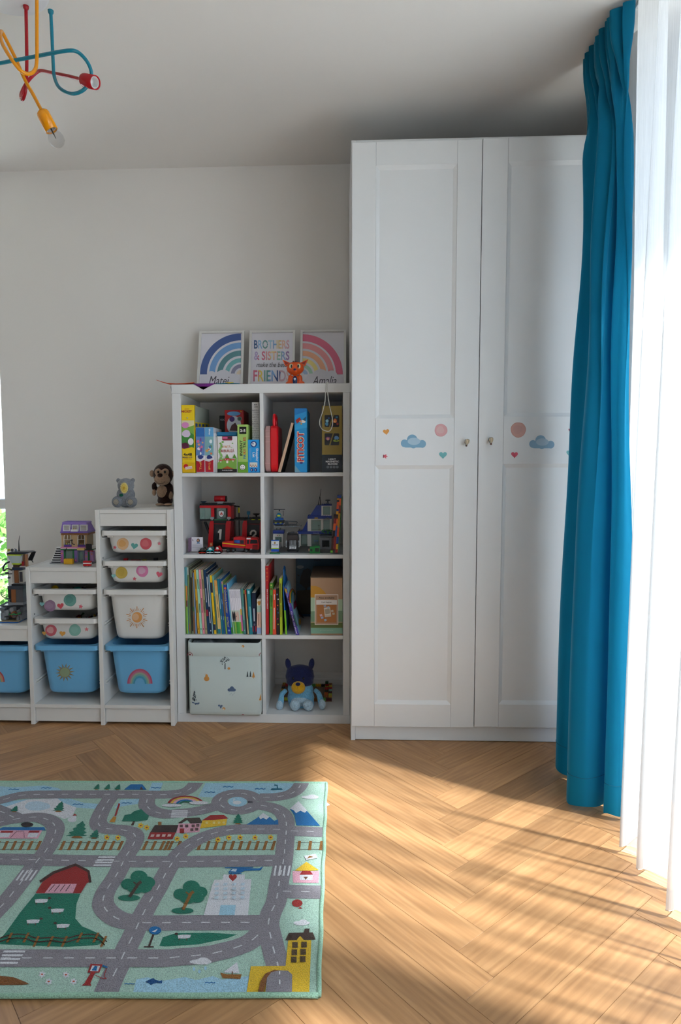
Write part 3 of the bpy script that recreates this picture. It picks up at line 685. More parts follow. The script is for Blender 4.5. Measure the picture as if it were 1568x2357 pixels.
# ------------------------------------------------------------ generic builders for the things on the shelves
def ptx(crop, x, y): return crop[0]+x/crop[2], crop[1]+y/crop[2]
def pbox(b, crop, x0, y0, x1, y1, yf, depth, bev=.0, zmin=None):
    u0, v0 = ptx(crop, x0, y0); u1, v1 = ptx(crop, x1, y1); um, vm = (u0+u1)/2, (v0+v1)/2
    z0 = un(um, v1, 1, yf).z
    if zmin is not None: z0 = max(z0, zmin)
    b.box((un(u0, vm, 1, yf).x, yf, z0), (un(u1, vm, 1, yf).x, yf+depth, un(um, v0, 1, yf).z), bev)
def pprism(b, crop, pts, yf, depth, zmin=None):
    q = []
    for p in pts:
        w_ = un(*ptx(crop, *p), 1, yf); q.append((w_.x, max(w_.z, zmin) if zmin is not None else w_.z))
    b.prism(q, yf, yf+depth, ax=1)
def carton(name, label, cat, crop, x0, y0, x1, yf, depth, color, zb, bev=.0012, group=None, kind='card', y1=None):
    u0, v0 = ptx(crop, x0, y0); u1, _ = ptx(crop, x1, y0); vm = ptx(crop, 0, y1 if y1 else y0+500)[1]
    X0, X1, Z1 = un(u0, (v0+vm)/2, 1, yf).x, un(u1, (v0+vm)/2, 1, yf).x, un((u0+u1)/2, v0, 1, yf).z
    lo, hi = CX[0] if (X0+X1)/2 < XD1 else CX[1]
    X0, X1 = max(X0, lo+.0012), min(X1, hi-.0012)
    global CARX; CARX = (X0, X1, yf)
    r = thing(name, label, cat, ((X0+X1)/2, yf+depth/2, zb+.0005), group)
    part('box', r, mat(color, kind), lambda b: b.box((X0, yf, zb+.0005), (X1, yf+depth, Z1), bev))
    return r, X0, X1, Z1
def tier(z): return max([t for t in ZS+[KH] if t <= z+.03]+[0])+.0007       # print stops where the thing stands on its shelf
def face(yf, crop, kind='card'):
    p = Print((0, yf-.0004, 0), FRONT, crop, kind, .00012); p.zmin = tier
    if CARX and abs(CARX[2]-yf) < .002: p.xlim = CARX[:2]
    return p
CARX = None
def sideface(x, crop): return Print((x+.0004, 0, 0), (1, 0, 0), crop, 'card', .00012)
def topz(z, crop): return Print((0, 0, z+.0004), (0, 0, 1), crop, 'card', .00012)

# ------------------------------------------------------------ on top of the bookcase
S4 = (340, 740, 3.267); TA = math.atan2(.085, .287); FN = Vector((0, -math.cos(TA), math.sin(TA))); FU = Vector((0, math.sin(TA), math.cos(TA)))
FY = -.128
def frame(x0, x1, label, art, ang=0):
    r = thing('framed_print', label, 'picture frame', ((x0+x1)/2, FY, KH+.0005), 'framed prints on the bookcase')
    base = Vector((0, FY, KH+.0015)); h = .302; t = .013; fw_ = .0105
    def pt(x, s, d): return Vector((x, 0, 0))+base+FU*s+FN*d
    def bar(b, xa, xb, sa, sb):
        vs = [pt(x, s_, d) for x in (xa, xb) for s_ in (sa, sb) for d in (0, t)]
        b.add(vs, [(0, 1, 3, 2), (4, 6, 7, 5), (0, 4, 5, 1), (2, 3, 7, 6), (0, 2, 6, 4), (1, 5, 7, 3)])
    m = mat('#dcdad6', 'paint')
    part('frame', r, m, lambda b: (bar(b, x0, x0+fw_, 0, h), bar(b, x1-fw_, x1, 0, h), bar(b, x0+fw_, x1-fw_, 0, fw_), bar(b, x0+fw_, x1-fw_, h-fw_, h)))
    def sheet(b):
        vs = [pt(x, s_, .006) for x, s_ in ((x0+fw_, fw_), (x1-fw_, fw_), (x1-fw_, h-fw_), (x0+fw_, h-fw_))]; b.add(vs+[v-FN*.004 for v in vs], [[0, 1, 2, 3], [7, 6, 5, 4]]+[[k, (k+1) % 4, 4+(k+1) % 4, 4+k] for k in range(4)])
    part('print_sheet', r, mat('#e0dde4', 'paper'), sheet)
    p = Print(base+FN*.0064, FN, S4, 'paper', .0001); art(p); p.build('artwork', r)
def cl(p, L, c='#d9d6de'):
    for x, y, rx, ry in L: p.ell(x, y, rx, ry, c, 22)
def art1(p):
    cols = ('#4a629b', '#78a5d8', '#5f8f96', '#7ab5b6', '#8b8aa2', '#dcc9b4'); R_ = ((308, 256), (240, 196), (180, 140), (122, 90), (76, 48), (34, 6))
    for c, (a, b_) in zip(cols, R_): p.arc(702, 398, b_, a, c, 90, 180, 22)
    cl(p, [(425, 432, 28, 30), (480, 415, 38, 42), (570, 410, 58, 46), (640, 425, 48, 34), (680, 452, 22, 14)]); p.rect(402, 430, 690, 466, '#d9d6de')
    p.text('Matei', 460, 412, 615, 478, '#4a4650', 0, .35, 0.)
def art3(p):
    cols = ('#df7590', '#eb9d9f', '#efb18f', '#f0dd8f', '#a9cfb9', '#a8bfdc', '#c9a8c8'); R_ = ((302, 250), (236, 194), (178, 140), (122, 92), (76, 50), (38, 10))
    for c, (a, b_) in zip(cols, R_): p.arc(1166, 398, b_, a, c, 0, 90, 22)
    cl(p, [(1440, 432, 30, 30), (1385, 412, 44, 44), (1300, 410, 60, 52), (1235, 425, 40, 34), (1195, 450, 24, 16)]); p.rect(1185, 430, 1470, 466, '#d9d6de')
    p.text('Amalia', 1238, 412, 1420, 478, '#4a4650', 0, .35, 0.)
def art2(p):
    p.text('BROTHERS', 800, 140, 1066, 205, '', 0, 0, .02, ['#4a6591', '#8db4d9', '#6f9d99', '#a5c6d8', '#7fa3cf', '#e0c48c', '#e3b6a0', '#d9a5b0'])
    p.text('& SISTERS', 800, 224, 1066, 290, '', 0, 0, .02, ['#b9a8d0', '#d9758c', '#d9758c', '#e09a9a', '#e8cf8c', '#e3a890', '#8fb8a8', '#8fa8cf', '#a07fb0'])
    p.text('make the best', 818, 306, 1048, 343, '#2b2a2d', 0, .3, 0.)
    p.text('FRIENDS', 795, 366, 1075, 452, '', 0, 0, .02, ['#d9758c', '#e8cf6c', '#6fa59c', '#7fa9d9', '#46598c', '#c9a8b4', '#d9b0a8'])
frame(.047, .262, 'white framed print of a blue rainbow over clouds lettered Matei', art1)
frame(.287, .502, 'white framed print lettered Brothers and Sisters make the best Friends', art2)
frame(.528, .742, 'white framed print of a pink rainbow over clouds lettered Amalia', art3)

def blobmesh(name, parent, m, balls, voxel=.003, smooth=6, cap=None):
    """one continuous skin around overlapping ellipsoids [(centre, radii, rotation or None)]"""
    b = MB().use(m, True)
    for c, r, *T in balls: b.ball(c, r, 20, T[0] if T else None)
    o = b.build(name, parent)
    rm_ = o.modifiers.new('r', 'REMESH'); rm_.mode = 'VOXEL'; rm_.voxel_size = voxel
    sm = o.modifiers.new('s', 'SMOOTH'); sm.iterations = smooth; sm.factor = .5
    dg = bpy.context.evaluated_depsgraph_get(); dg.update(); me = bpy.data.meshes.new_from_object(o.evaluated_get(dg))
    o.modifiers.clear(); old = o.data; o.data = me; bpy.data.meshes.remove(old); me.name = name
    if not me.materials: me.materials.append(m)
    for p in me.polygons: p.use_smooth = True
    return o
# fox figurine
FYF = -.33
def fx(x, y, yy=FYF): return un(*ptx(S4, x, y), 1, yy)
c0 = fx(1110, 465); fox = thing('fox_figurine', 'small orange fox figurine with a dark blue chest on the bookcase top', 'figurine', (c0.x, FYF, KH+.0005))
OR = mat('#e2561a', 'plastic'); NV = mat('#152a5c', 'plastic'); sc = 1/3.267/1483*2.82
h_ = fx(1110, 352); zb = KH
blobmesh('body', fox, OR, [(h_, (66*sc, 44*sc, 50*sc)), (h_+Vector((0, -20*sc, -18*sc)), (34*sc, 34*sc, 24*sc)), (Vector((c0.x, FYF, zb+34*sc)), (40*sc, 34*sc, 44*sc)),
                           (Vector((c0.x-48*sc, FYF-6*sc, zb+17*sc)), (24*sc, 22*sc, 17*sc)), (Vector((c0.x+48*sc, FYF-6*sc, zb+17*sc)), (24*sc, 22*sc, 17*sc)), (Vector((c0.x-36*sc, FYF, zb+48*sc)), (18*sc, 18*sc, 34*sc)), (Vector((c0.x+36*sc, FYF, zb+48*sc)), (18*sc, 18*sc, 34*sc))], .0022, 4)
for s in (-1, 1):
    pts = [(h_.x+s*30*sc, h_.z+36*sc), (h_.x+s*95*sc, h_.z+64*sc), (h_.x+s*72*sc, h_.z+14*sc)]
    e = part('ear', fox, OR, lambda b: b.prism(pts, FYF-8*sc, FYF+10*sc)); c_ = [sum(p[0] for p in pts)/3, sum(p[1] for p in pts)/3]
    part('inner_ear', e, mat('#8f2418', 'plastic'), lambda b: b.prism([(c_[0]+(p[0]-c_[0])*.6, c_[1]+(p[1]-c_[1])*.6) for p in pts], FYF-9*sc, FYF-7*sc))
    part('eye', fox, mat('#d9cfa8', 'plastic'), lambda b: b.use(mat('#d9cfa8', 'plastic'), True).ball((h_.x+s*28*sc, FYF-34*sc, h_.z+10*sc), (15*sc, 10*sc, 19*sc)))
    part('pupil', fox, mat('#101014', 'gloss'), lambda b: b.use(mat('#101014', 'gloss'), True).ball((h_.x+s*25*sc, FYF-43*sc, h_.z+9*sc), (6*sc, 4*sc, 12*sc)))
part('nose', fox, NV, lambda b: b.use(NV, True).ball((h_.x, FYF-53*sc, h_.z-16*sc), (11*sc, 8*sc, 8*sc)))
part('chest_badge', fox, NV, lambda b: b.use(NV, True).ball((c0.x, FYF-24*sc, zb+36*sc), (20*sc, 16*sc, 34*sc)))
part('gem', fox, mat('#cfe0f0', 'gloss'), lambda b: b.prism([(c0.x-9*sc, zb+46*sc), (c0.x, zb+32*sc), (c0.x+9*sc, zb+46*sc), (c0.x+5*sc, zb+52*sc), (c0.x-5*sc, zb+52*sc)], FYF-44*sc, FYF-38*sc))
for dx in (-14, 0, 14): part('hair_stripe', fox, NV, lambda b: b.use(NV, True).ball((h_.x+dx*sc, FYF-8*sc, h_.z+47*sc), (3.5*sc, 22*sc, 7*sc)))
# felt bunting
bun = thing('felt_bunting', 'string of coloured felt pennants draped over the bookcase edge', 'bunting', (.08, KF, KH+.0005))
def felt(color, pts, lab=None, th=.0016):
    P_ = [Vector(p) for p in pts]; c = sum(P_, Vector())/len(P_); n_ = (P_[1]-P_[0]).cross(P_[2]-P_[0]).normalized()*th
    o = part('pennant', bun, mat(color, 'felt'), lambda b: b.add(P_+[p+n_ for p in P_], [list(range(len(P_))), [2*len(P_)-1-i for i in range(len(P_))]]+[[i, (i+1) % len(P_), len(P_)+(i+1) % len(P_), len(P_)+i] for i in range(len(P_))]))
    return o
def strip_felt(color, rows):        # rows of (left, right) point pairs, a bent flap
    th = Vector((0, 0, .0016)); vs = []
    for a, b_ in rows: vs += [Vector(a), Vector(b_), Vector(a)+th, Vector(b_)+th]
    n_ = len(rows); fs = []
    for i in range(n_-1):
        o = 4*i; fs += [[o, o+1, o+5, o+4], [o+2, o+6, o+7, o+3], [o, o+4, o+6, o+2], [o+1, o+3, o+7, o+5]]
    fs += [[0, 2, 3, 1], [4*n_-4, 4*n_-3, 4*n_-1, 4*n_-2]]
    part('pennant', bun, mat(color, 'felt'), lambda b: b.use(mat(color, 'felt'), True).add(vs, fs))
zt = KH+.0006
strip_felt('#e8552a', [((-.067, -.395, zt+.020), (-.066, -.40, zt+.020)), ((-.045, -.375, zt+.012), (-.045, -.413, zt+.012)), ((-.015, -.35, zt+.0045), (-.015, -.414, zt+.0045)), ((.02, -.34, zt+.002), (.02, -.411, zt+.002)), ((.055, -.335, zt+.003), (.055, -.410, zt+.003)), ((.095, -.34, zt+.007), (.095, -.408, zt+.007))])
strip_felt('#7b2f86', [((.095, -.36, zt+.001), (.185, -.36, zt+.001)), ((.093, -.4135, zt+.001), (.187, -.4135, zt+.001)), ((.115, -.4150, KH-.010), (.163, -.4150, KH-.010)), ((.1365, -.4150, KH-.023), (.1385, -.4150, KH-.023))])
strip_felt('#1f8aa5', [((.19, -.36, zt), (.19, -.41, zt)), ((.24, -.36, zt+.003), (.24, -.411, zt+.003)), ((.29, -.37, zt+.001), (.29, -.409, zt+.001))])
strip_felt('#e8c522', [((.232, -.38, zt+.0055), (.262, -.38, zt+.0055)), ((.230, -.4105, zt+.0055), (.264, -.4105, zt+.0055)), ((.246, -.4155, zt+.0015), (.248, -.4155, zt+.0015))])
strip_felt('#8f1f2a', [((.285, -.36, zt+.0005), (.285, -.40, zt+.0005)), ((.335, -.375, zt+.0005), (.335, -.385, zt+.0005))])
felt('#18235e', [(-.0035, -.40, KH-.006), (-.0035, -.31, KH-.006), (-.0035, -.36, KH-.115)])
# hanging cord
cd_ = [un(752, 884, 1, KF-.004)+Vector((0, 0, .006))]+[un(u, v, 1, KF-.004) for u, v in ((750, 900), (748, 925), (743, 948), (737, 965), (736.5, 978), (742, 988), (752, 992.5), (760, 991), (765.5, 978), (765, 962), (759, 935), (755, 910))]+[un(753.5, 884, 1, KF-.004)+Vector((0, 0, .006))]
cord = [Vector((cd_[0].x, KF+.03, KH+.002))]+cd_+[Vector((cd_[-1].x+.003, KF+.03, KH+.002))]
tag(MB().use(mat('#d8d6d2', 'fabric'), True).tube(catmull(cord, 5), .0019, 6).build('hanging_cord', None, None, (cd_[0].x, KF, KH)), 'thin white cord looped over the bookcase edge', 'cord')

# ------------------------------------------------------------ top left cell: games and puzzles
SA = (400, 900, 7.127); zA = ZS[3]
r, X0, X1, Z1 = carton('puzzle_box', 'tall yellow puzzle box lettered MICKEY at the cell wall', 'box', SA, 113, 228, 338, -.404, .31, '#f2cf10', zA)
p = face(-.404, SA)
p.text('Junior', 180, 284, 256, 304, '#b3182a'); p.text('MICKEY', 126, 316, 300, 354, '#b3182a', 0, .1, .03)
p.rect(118, 482, 334, 950, '#7fb04a'); p.poly([(118, 482), (334, 482), (334, 560), (250, 590), (118, 545)], '#e6dcae'); p.poly([(118, 700), (210, 640), (334, 720), (334, 950), (118, 950)], '#3f8a3a')
p.ell(190, 560, 60, 50, '#d98ac0', 20); p.ell(205, 700, 70, 60, '#d9c8e0', 20, wob=.05); p.ell(280, 830, 46, 56, '#efe9ef', 18); p.poly([(122, 860), (190, 850), (260, 900), (250, 950), (122, 950)], '#7a1a5a'); p.ell(190, 890, 54, 44, '#5a1838', 18)
p.poly([(118, 935), (170, 950), (300, 920), (338, 935), (340, 980), (122, 980)], '#f2cf10')
p.text('4x48', 160, 1018, 300, 1062, '#1a1a1a', 0, 0, .03); p.text('MAXIFLOOR', 148, 1076, 306, 1097, '#3a2a6a', 0, 0, .02); p.text('Double Face', 165, 1106, 296, 1122, '#c06a10')
p.rect(130, 1176, 342, 1334, '#e0b000'); p.ell(202, 1236, 38, 38, '#c4121f', 20); p.poly([(190, 1246), (300, 1232), (308, 1272), (196, 1288)], '#ece6e6'); p.text('LISCIANI', 203, 1250, 296, 1272, '#c4121f')
p.build('cover_print', r)
part('knob', r, mat('#b8bcc0', 'metal'), lambda b: b.use(mat('#b8bcc0', 'metal'), True).ball(un(*ptx(SA, 222, 440), 1, -.405), (.003, .003, .003)))
p = sideface(X1, SA); p.poly([(350, 244), (580, 308), (583, 538), (350, 510)], '#aab2a4'); p.poly([(350, 520), (580, 546), (580, 600), (350, 585)], '#e0c418')
for k in range(4): p.poly([(355+k*56, 530+k*6), (390+k*54, 534+k*6), (390+k*54, 590), (355+k*56, 584)], '#1f4f9a')
p.build('side_print', r)
def trefl(x0, x1, y0, topc, pic, word, rot, label, brot):
    r, X0, X1, Z1 = carton('puzzle_box', label, 'box', SA, x0, y0, x1, -.402, .19, '#e9e6ea', zA)
    p = face(-.402, SA); p.rect(x0+2, y0+3, x1-2, 750, topc)
    p.rect(x0+3, 748, x1-2, 1058, pic[0])
    rnd = random.Random(x0)
    for k in range(9): p.ell(rnd.uniform(x0+28, x1-28), rnd.uniform(790, 1030), rnd.uniform(12, 26), rnd.uniform(14, 34), pic[1+k % (len(pic)-1)], 14, wob=.06)
    xm = (x0+x1)/2; w_ = (x1-x0)*.32
    p.ell(xm+4, 1085, w_, 32, '#23347a', 16, wob=.12)
    p.poly([(x0+8, 1145), (xm, 1160), (x1-4, 1125), (x1-2, 1330), (x0+14, 1330)], '#b3122a')
    p.text('Trefl', xm-12, 1165, xm+20, 1290, '#e8c04a', brot)
    if word: p.text(word, xm-14, 622, xm+20, 722, '#dfeaf4', -90, 0, .03)
    p.build('cover_print', r); return r
trefl(362, 510, 596, '#2a6ab4', ('#5f86c0', '#d9729a', '#efe8f0', '#7a4a9a', '#e0a070'), '', 90, 'puzzle box with dark blue top and red base, next to the yellow box', 90)
trefl(510, 655, 594, '#5fa6d8', ('#7fb0b8', '#e0a45a', '#dfeaf0', '#4f88c0', '#d97a4a', '#6f9a5a'), 'Bluey', -90, 'puzzle box with light blue top and red base lettered downwards', -90)
for (a, c, y0, lab) in ((664, 684, 690, 'thin pale grey booklet beside the light blue topped puzzle box'), (688, 712, 752, 'thin white booklet beside the ladybird game box')):
    carton('booklet', lab, 'booklet', SA, a, y0, c, -.395, .043, '#dfe0e4' if a < 680 else '#f0eef0', zA, .0006)
r, X0, X1, Z1 = carton('game_box', 'white game box with mushrooms lettered Bobita si Buburuza', 'box', SA, 718, 744, 1042, -.403, .055, '#e9e6e6', zA)
p = face(-.403, SA)
p.poly([(795, 744), (962, 744), (962, 800), (950, 812), (806, 812), (795, 800)], '#8f1f38'); p.rect(806, 752, 884, 782, '#cf5a8a'); p.rect(884, 752, 950, 782, '#2a1a20')
p.text('BOBIȚĂ', 790, 886, 932, 942, '#d98a3a', 0, 0, .01); p.text('și', 940, 918, 960, 940, '#8fae3a'); p.text('BUBURUZĂ', 774, 946, 992, 1004, '#b8402a', 0, 0, .01)
for k in range(12): p.ell(768+18*math.sin(k*.9), 860+k*24, 20, 16, '#8fc070' if k % 2 else '#7ab05c', 12)
p.ell(806, 836, 20, 14, '#6fae4a', 12); p.ell(966, 858, 14, 10, '#6fae4a', 10)
p.poly([(722, 1180), (800, 1110), (900, 1100), (1000, 1120), (1038, 1090), (1038, 1278), (722, 1278)], '#7fae4a'); p.poly([(790, 1278), (880, 1232), (990, 1278)], '#b8592a')
for (x, y, s_) in ((880, 1140, 62), (775, 1150, 34), (975, 1135, 34)): p.ell(x, y, s_, s_*.62, '#c4202a', 18, 0, 180); p.rect(x-s_*.25, y, x+s_*.25, y+s_*.7, '#ece6dc'); [p.ell(x+dx*s_, y-.25*s_, s_*.1, s_*.1, '#f2f0ee', 8) for dx in (-.5, 0, .45)]
for x in (880, 1000): p.poly([(x-34, 1100), (x, 1030), (x+34, 1100)], '#5f9a3a')
p.rect(720, 1278, 1042, 1334, '#1a1a1e'); p.text('Ne distrăm și învățăm!', 798, 1292, 968, 1312, '#e8e4e4')
p.build('cover_print', r)
r, X0, X1, Z1 = carton('lidded_box', 'box with a glossy blue lid behind the ladybird game', 'box', SA, 704, 744, 1035, -.345, .08, '#d8dde2', zA)
part('lid', r, mat('#2286bd', 'plastic'), lambda b: pbox(b, SA, 700, 672, 1040, 742, -.3465, .083, .004))
r, X0, X1, Z1 = carton('card_game_box', 'light green game box lettered INVENT FAIRY TALES', 'box', SA, 1046, 548, 1216, -.404, .15, '#a8cc6c', zA)
p = face(-.404, SA); p.rect(1047, 1162, 1215, 1334, '#69a42e'); p.rect(1076, 588, 1192, 705, '#15160f'); p.text('2-5', 1090, 626, 1176, 672, '#f2f0ea', 0, 0, .03)
p.text('INVENT', 1086, 806, 1128, 1060, '#1d2417', 90, 0, .02); p.text('FAIRY TALES', 1140, 758, 1186, 1112, '', 90, 0, .02, ['#3f7fa8', '#3f7fa8', '#d9822a', '#c0402a', '#c0402a', '#d9a02a', '#2d2d2d', '#2d2d2d', '#3f9a5a', '#c0402a', '#c0402a'])
p.ell(1131, 1250, 48, 48, '#15160f', 22); p.ell(1131, 1250, 42, 42, '#f0f0ec', 22); p.arc(1131, 1256, 20, 27, '#15160f', 200, 340, 10); p.ell(1117, 1238, 6, 7, '#15160f', 8); p.ell(1146, 1238, 6, 7, '#15160f', 8)
p.build('cover_print', r)
r, X0, X1, Z1 = carton('card_game_box', 'short bright blue game box lettered Shopping List', 'box', SA, 1217, 798, 1412, -.405, .036, '#1f9ae2', zA)
p = face(-.405, SA); p.ell(1312, 872, 52, 52, '#173a86', 22); p.ell(1312, 872, 34, 34, '#e6e9ee', 18, wob=.08); p.ell(1300, 866, 12, 12, '#173a86', 10)
p.text('Shopping', 1340, 940, 1388, 1152, '#eef2f6', -90, 0, .02); p.text('List', 1294, 1006, 1334, 1090, '#eef2f6', -90, 0, .02)
for x in (1248, 1264): p.line([(x, 940), (x, 1148 if x > 1250 else 1130)], 4, '#9fd0ee')
p.rect(1246, 1172, 1374, 1250, '#dcdcd4')
for k, c in enumerate(('#b04a2a', '#7a4a2a', '#5a3a22', '#c0392b', '#b5793a', '#a04a1a')): p.ell(1262+k*20, 1216+(k % 2)*20, 9, 9, c, 10)
for x in (1282, 1345): p.ell(x, 1294, 24, 26, '#16307a', 16); p.ell(x-4, 1294, 9, 12, '#cfd8ea', 10)
p.build('cover_print', r)
r, X0, X1, Z1 = carton('word_book_box', 'tall white box with rows of grey letters, reading 4+ ANI', 'box', SA, 1284, 184, 1402, -.365, .14, '#dedbdb', zA)
p = face(-.365, SA); p.text('4+', 1318, 212, 1370, 240, '#2a2a2a'); p.text('ANI', 1320, 250, 1378, 272, '#2a2a2a')
for k, s_ in enumerate(('HEFU', 'THEF', 'OTHE', 'NDTH', 'ANDT', 'RAND', 'BRAN', 'YBRA', 'NYBR', 'NNYB', 'INNY', 'UINN', 'FUIN')): p.text(s_, 1290, 306+k*37, 1396, 330+k*37, '#8a8a90' if k % 3 else '#6a6a70', 0, 0, 0.)
p.build('cover_print', r)
r, X0, X1, Z1 = carton('toy_box', 'red toy box with round picture windows at the back', 'box', SA, 838, 312, 1148, -.255, .16, '#b3161e', zA)
p = face(-.255, SA); p.ell(990, 560, 118, 150, '#cfcfd8', 26); p.ell(985, 372, 110, 36, '#5f9acb', 22); p.ell(956, 462, 44, 44, '#3f1f6a', 18); p.ell(1080, 455, 38, 38, '#7a8a8a', 18); p.ell(1080, 455, 26, 26, '#3a5a4a', 14); p.poly([(915, 650), (950, 560), (1010, 520), (1060, 600), (1050, 655)], '#4a1a20'); p.ell(1105, 335, 12, 14, '#d9a82a', 10); p.build('cover_print', r)
r, X0, X1, Z1 = carton('toy_box', 'small black box lettered KIDO in the back corner', 'box', SA, 752, 404, 852, -.185, .12, '#1b1b20', zA)
p = face(-.185, SA); p.text('KIDO', 765, 456, 845, 486, '#d9d9dc', 0, 0, .02); p.build('cover_print', r)

# ------------------------------------------------------------ top right cell
SB = (600, 900, 7.127)
def bx(x, y, yf=-.40): return un(*ptx(SB, x, y), 1, yf)
cs = thing('carry_case', 'red plastic carry case with clear pink lid and handle, standing on edge', 'case', (bx(180, 900).x, -.29, zA+.0005))
def roundrect_yz(y0, y1, z0, z1, r_): return [(y0+(y1-y0)/2+q[0], z0+(z1-z0)/2+q[1]) for q in rrect((y1-y0)/2, (z1-z0)/2, r_, 5)]
zt_ = bx(200, 560).z; REDP = mat('#d80f1d', 'plastic')
xa, xb, xc = bx(66, 900).x, bx(160, 900).x, bx(282, 900).x
PK = glassy('pink_clear_plastic', '#f0c0bc', .15, .45)
def slab(b, x0, x1, ins0, ins1, m):
    b.use(m, False); a = roundrect_yz(-.405+ins0, -.18-ins0, zA+.001+ins0, zt_-ins0, .03); c = roundrect_yz(-.405+ins1, -.18-ins1, zA+.001+ins1, zt_-ins1, .03); n = len(a)
    b.add([(x0, q[0], q[1]) for q in a]+[(x1, q[0], q[1]) for q in c], [list(range(n)), list(range(2*n-1, n-1, -1))]+[[i, (i+1) % n, n+(i+1) % n, n+i] for i in range(n)])
part('shell', cs, REDP, lambda b: (slab(b, xb, xb+.004, .003, 0, REDP), slab(b, xb+.004, xc-.004, 0, .001, REDP), slab(b, xc-.004, xc, .001, .006, REDP)))
lid = part('clear_lid', cs, PK, lambda b: (slab(b, xa, xa+.006, .008, .001, PK), slab(b, xa+.006, xb-.0005, .001, 0, PK)))
for y_ in (655, 745, 835, 1185): part('rib', lid, mat('#c99a98', 'plastic'), lambda b: b.box((xa+.001, -.4075, bx(0, y_).z-.0008), (xb-.001, -.4045, bx(0, y_).z+.0008)))
hx = (xb+xc)/2-.001; hz_ = bx(230, 385).z
part('handle', cs, REDP, lambda b: b.use(REDP, True).tube(catmull([(hx, -.385, zt_-.004), (hx, -.385, hz_-.02), (hx, -.378, hz_-.006), (hx, -.365, hz_), (hx, -.305, hz_), (hx, -.292, hz_-.006), (hx, -.285, hz_-.02), (hx, -.285, zt_-.004)], 4), .0062, 10))
bd = thing('game_board', 'thin folded game board with a pale edge leaning on the blue box', 'board', (bx(310, 1330).x, -.29, zA+.0005))
part('board', bd, mat('#37312c', 'card'), lambda b: pprism(b, SB, [(288, 1328), (328, 1333), (541, 528), (508, 518)], -.392, .22, zA+.0008))
part('board_edge', bd, mat('#d0ad92', 'paper'), lambda b: pprism(b, SB, [(284, 1326), (331, 1334), (544, 526), (505, 516)], -.3935, .0015, zA+.0008))
r, X0, X1, Z1 = carton('board_game_box', 'tall blue game box lettered PITICOT', 'box', SB, 556, 283, 760, -.404, .27, '#1c92d2', zA)
p = face(-.404, SB); p.poly([(557, 400), (760, 330), (760, 284), (557, 284)], '#1577bd'); p.poly([(557, 560), (760, 470), (760, 600), (557, 640)], '#2fa6e0'); p.poly([(557, 1215), (660, 1334), (557, 1334)], '#6f9fb5'); p.poly([(557, 1020), (600, 1060), (557, 1110)], '#3a9fd0')
p.text('PITICOT', 594, 662, 718, 1168, '#ecdcc8', 90, 0, .075); p.text('PITICOT', 604, 676, 708, 1154, '#c4202a', 90, 0, .03); p.ell(652, 782, 13, 16, '#e6b84a', 12); p.ell(668, 1178, 28, 16, '#2a2a7a', 14)
p.poly([(575, 480), (640, 432), (665, 470), (600, 535)], '#a8281e'); p.ell(700, 500, 38, 26, '#e6e0dc', 16); p.ell(655, 500, 22, 18, '#d99a70', 12); p.poly([(690, 470), (745, 418), (740, 500)], '#1a5a7a'); p.ell(668, 540, 16, 12, '#d98a2a', 10)
p.build('cover_print', r)
r, X0, X1, Z1 = carton('block_set_box', 'olive gold and black box lettered LIGHT MAGNETIC BLOCKS', 'box', SB, 1006, 242, 1338, -.403, .12, '#8d772e', zA)
p = face(-.403, SB); part('base_wrap', r, mat('#12202b', 'card'), lambda b: pbox(b, SB, 1005, 1045, 1339, 1334, -.4035, .121, 0, zA+.0006))
def picrow(y0, y1, L, R2):
    p.poly([(1060, y0), (1186, y0), (1122, y1), (1060, y1), (1050, y1-14), (1050, y0+14)], '#10141c'); p.poly([(1204, y0), (1278, y0), (1290, y0+14), (1290, y1-14), (1278, y1), (1142, y1)], '#10141c')
    for (x, y, rx, ry, c) in L+R2: p.ell(x, y, rx, ry, c, 14, wob=.05)
picrow(394, 592, [(1092, 490, 26, 24, '#8fc0d0'), (1086, 540, 26, 30, '#4f8fb0'), (1120, 445, 16, 14, '#1f4f8a')], [(1222, 490, 30, 36, '#d06a2a'), (1215, 500, 14, 14, '#e0b06a'), (1262, 540, 18, 22, '#8a2a2a'), (1250, 430, 20, 16, '#1f6a8a')])
p.build('picture_print', r); p = face(-.403, SB)
picrow(694, 890, [(1106, 780, 40, 30, '#7a3a7a'), (1106, 785, 20, 24, '#c08a6a')], [(1246, 770, 38, 34, '#5f8fc0'), (1240, 815, 52, 20, '#8a9a2a'), (1246, 806, 18, 8, '#1a1a1a')])
p.build('picture_print', r); p = face(-.4036, SB)
p.text('LIGHT', 1116, 1104, 1236, 1132, '#dfe2e6', 0, 0, .03); p.text('MAGNETIC', 1068, 1143, 1286, 1172, '#dfe2e6', 0, 0, .03); p.text('BLOCKS', 1104, 1182, 1262, 1211, '#dfe2e6', 0, 0, .03)
for x in (1103, 1155, 1207, 1259): p.arc(x, 1248, 14, 20, '#8a929a', 0, 360, 16); p.ell(x, 1248, 8, 7, '#8a929a', 8)
p.build('cover_print', r)
CARX = None
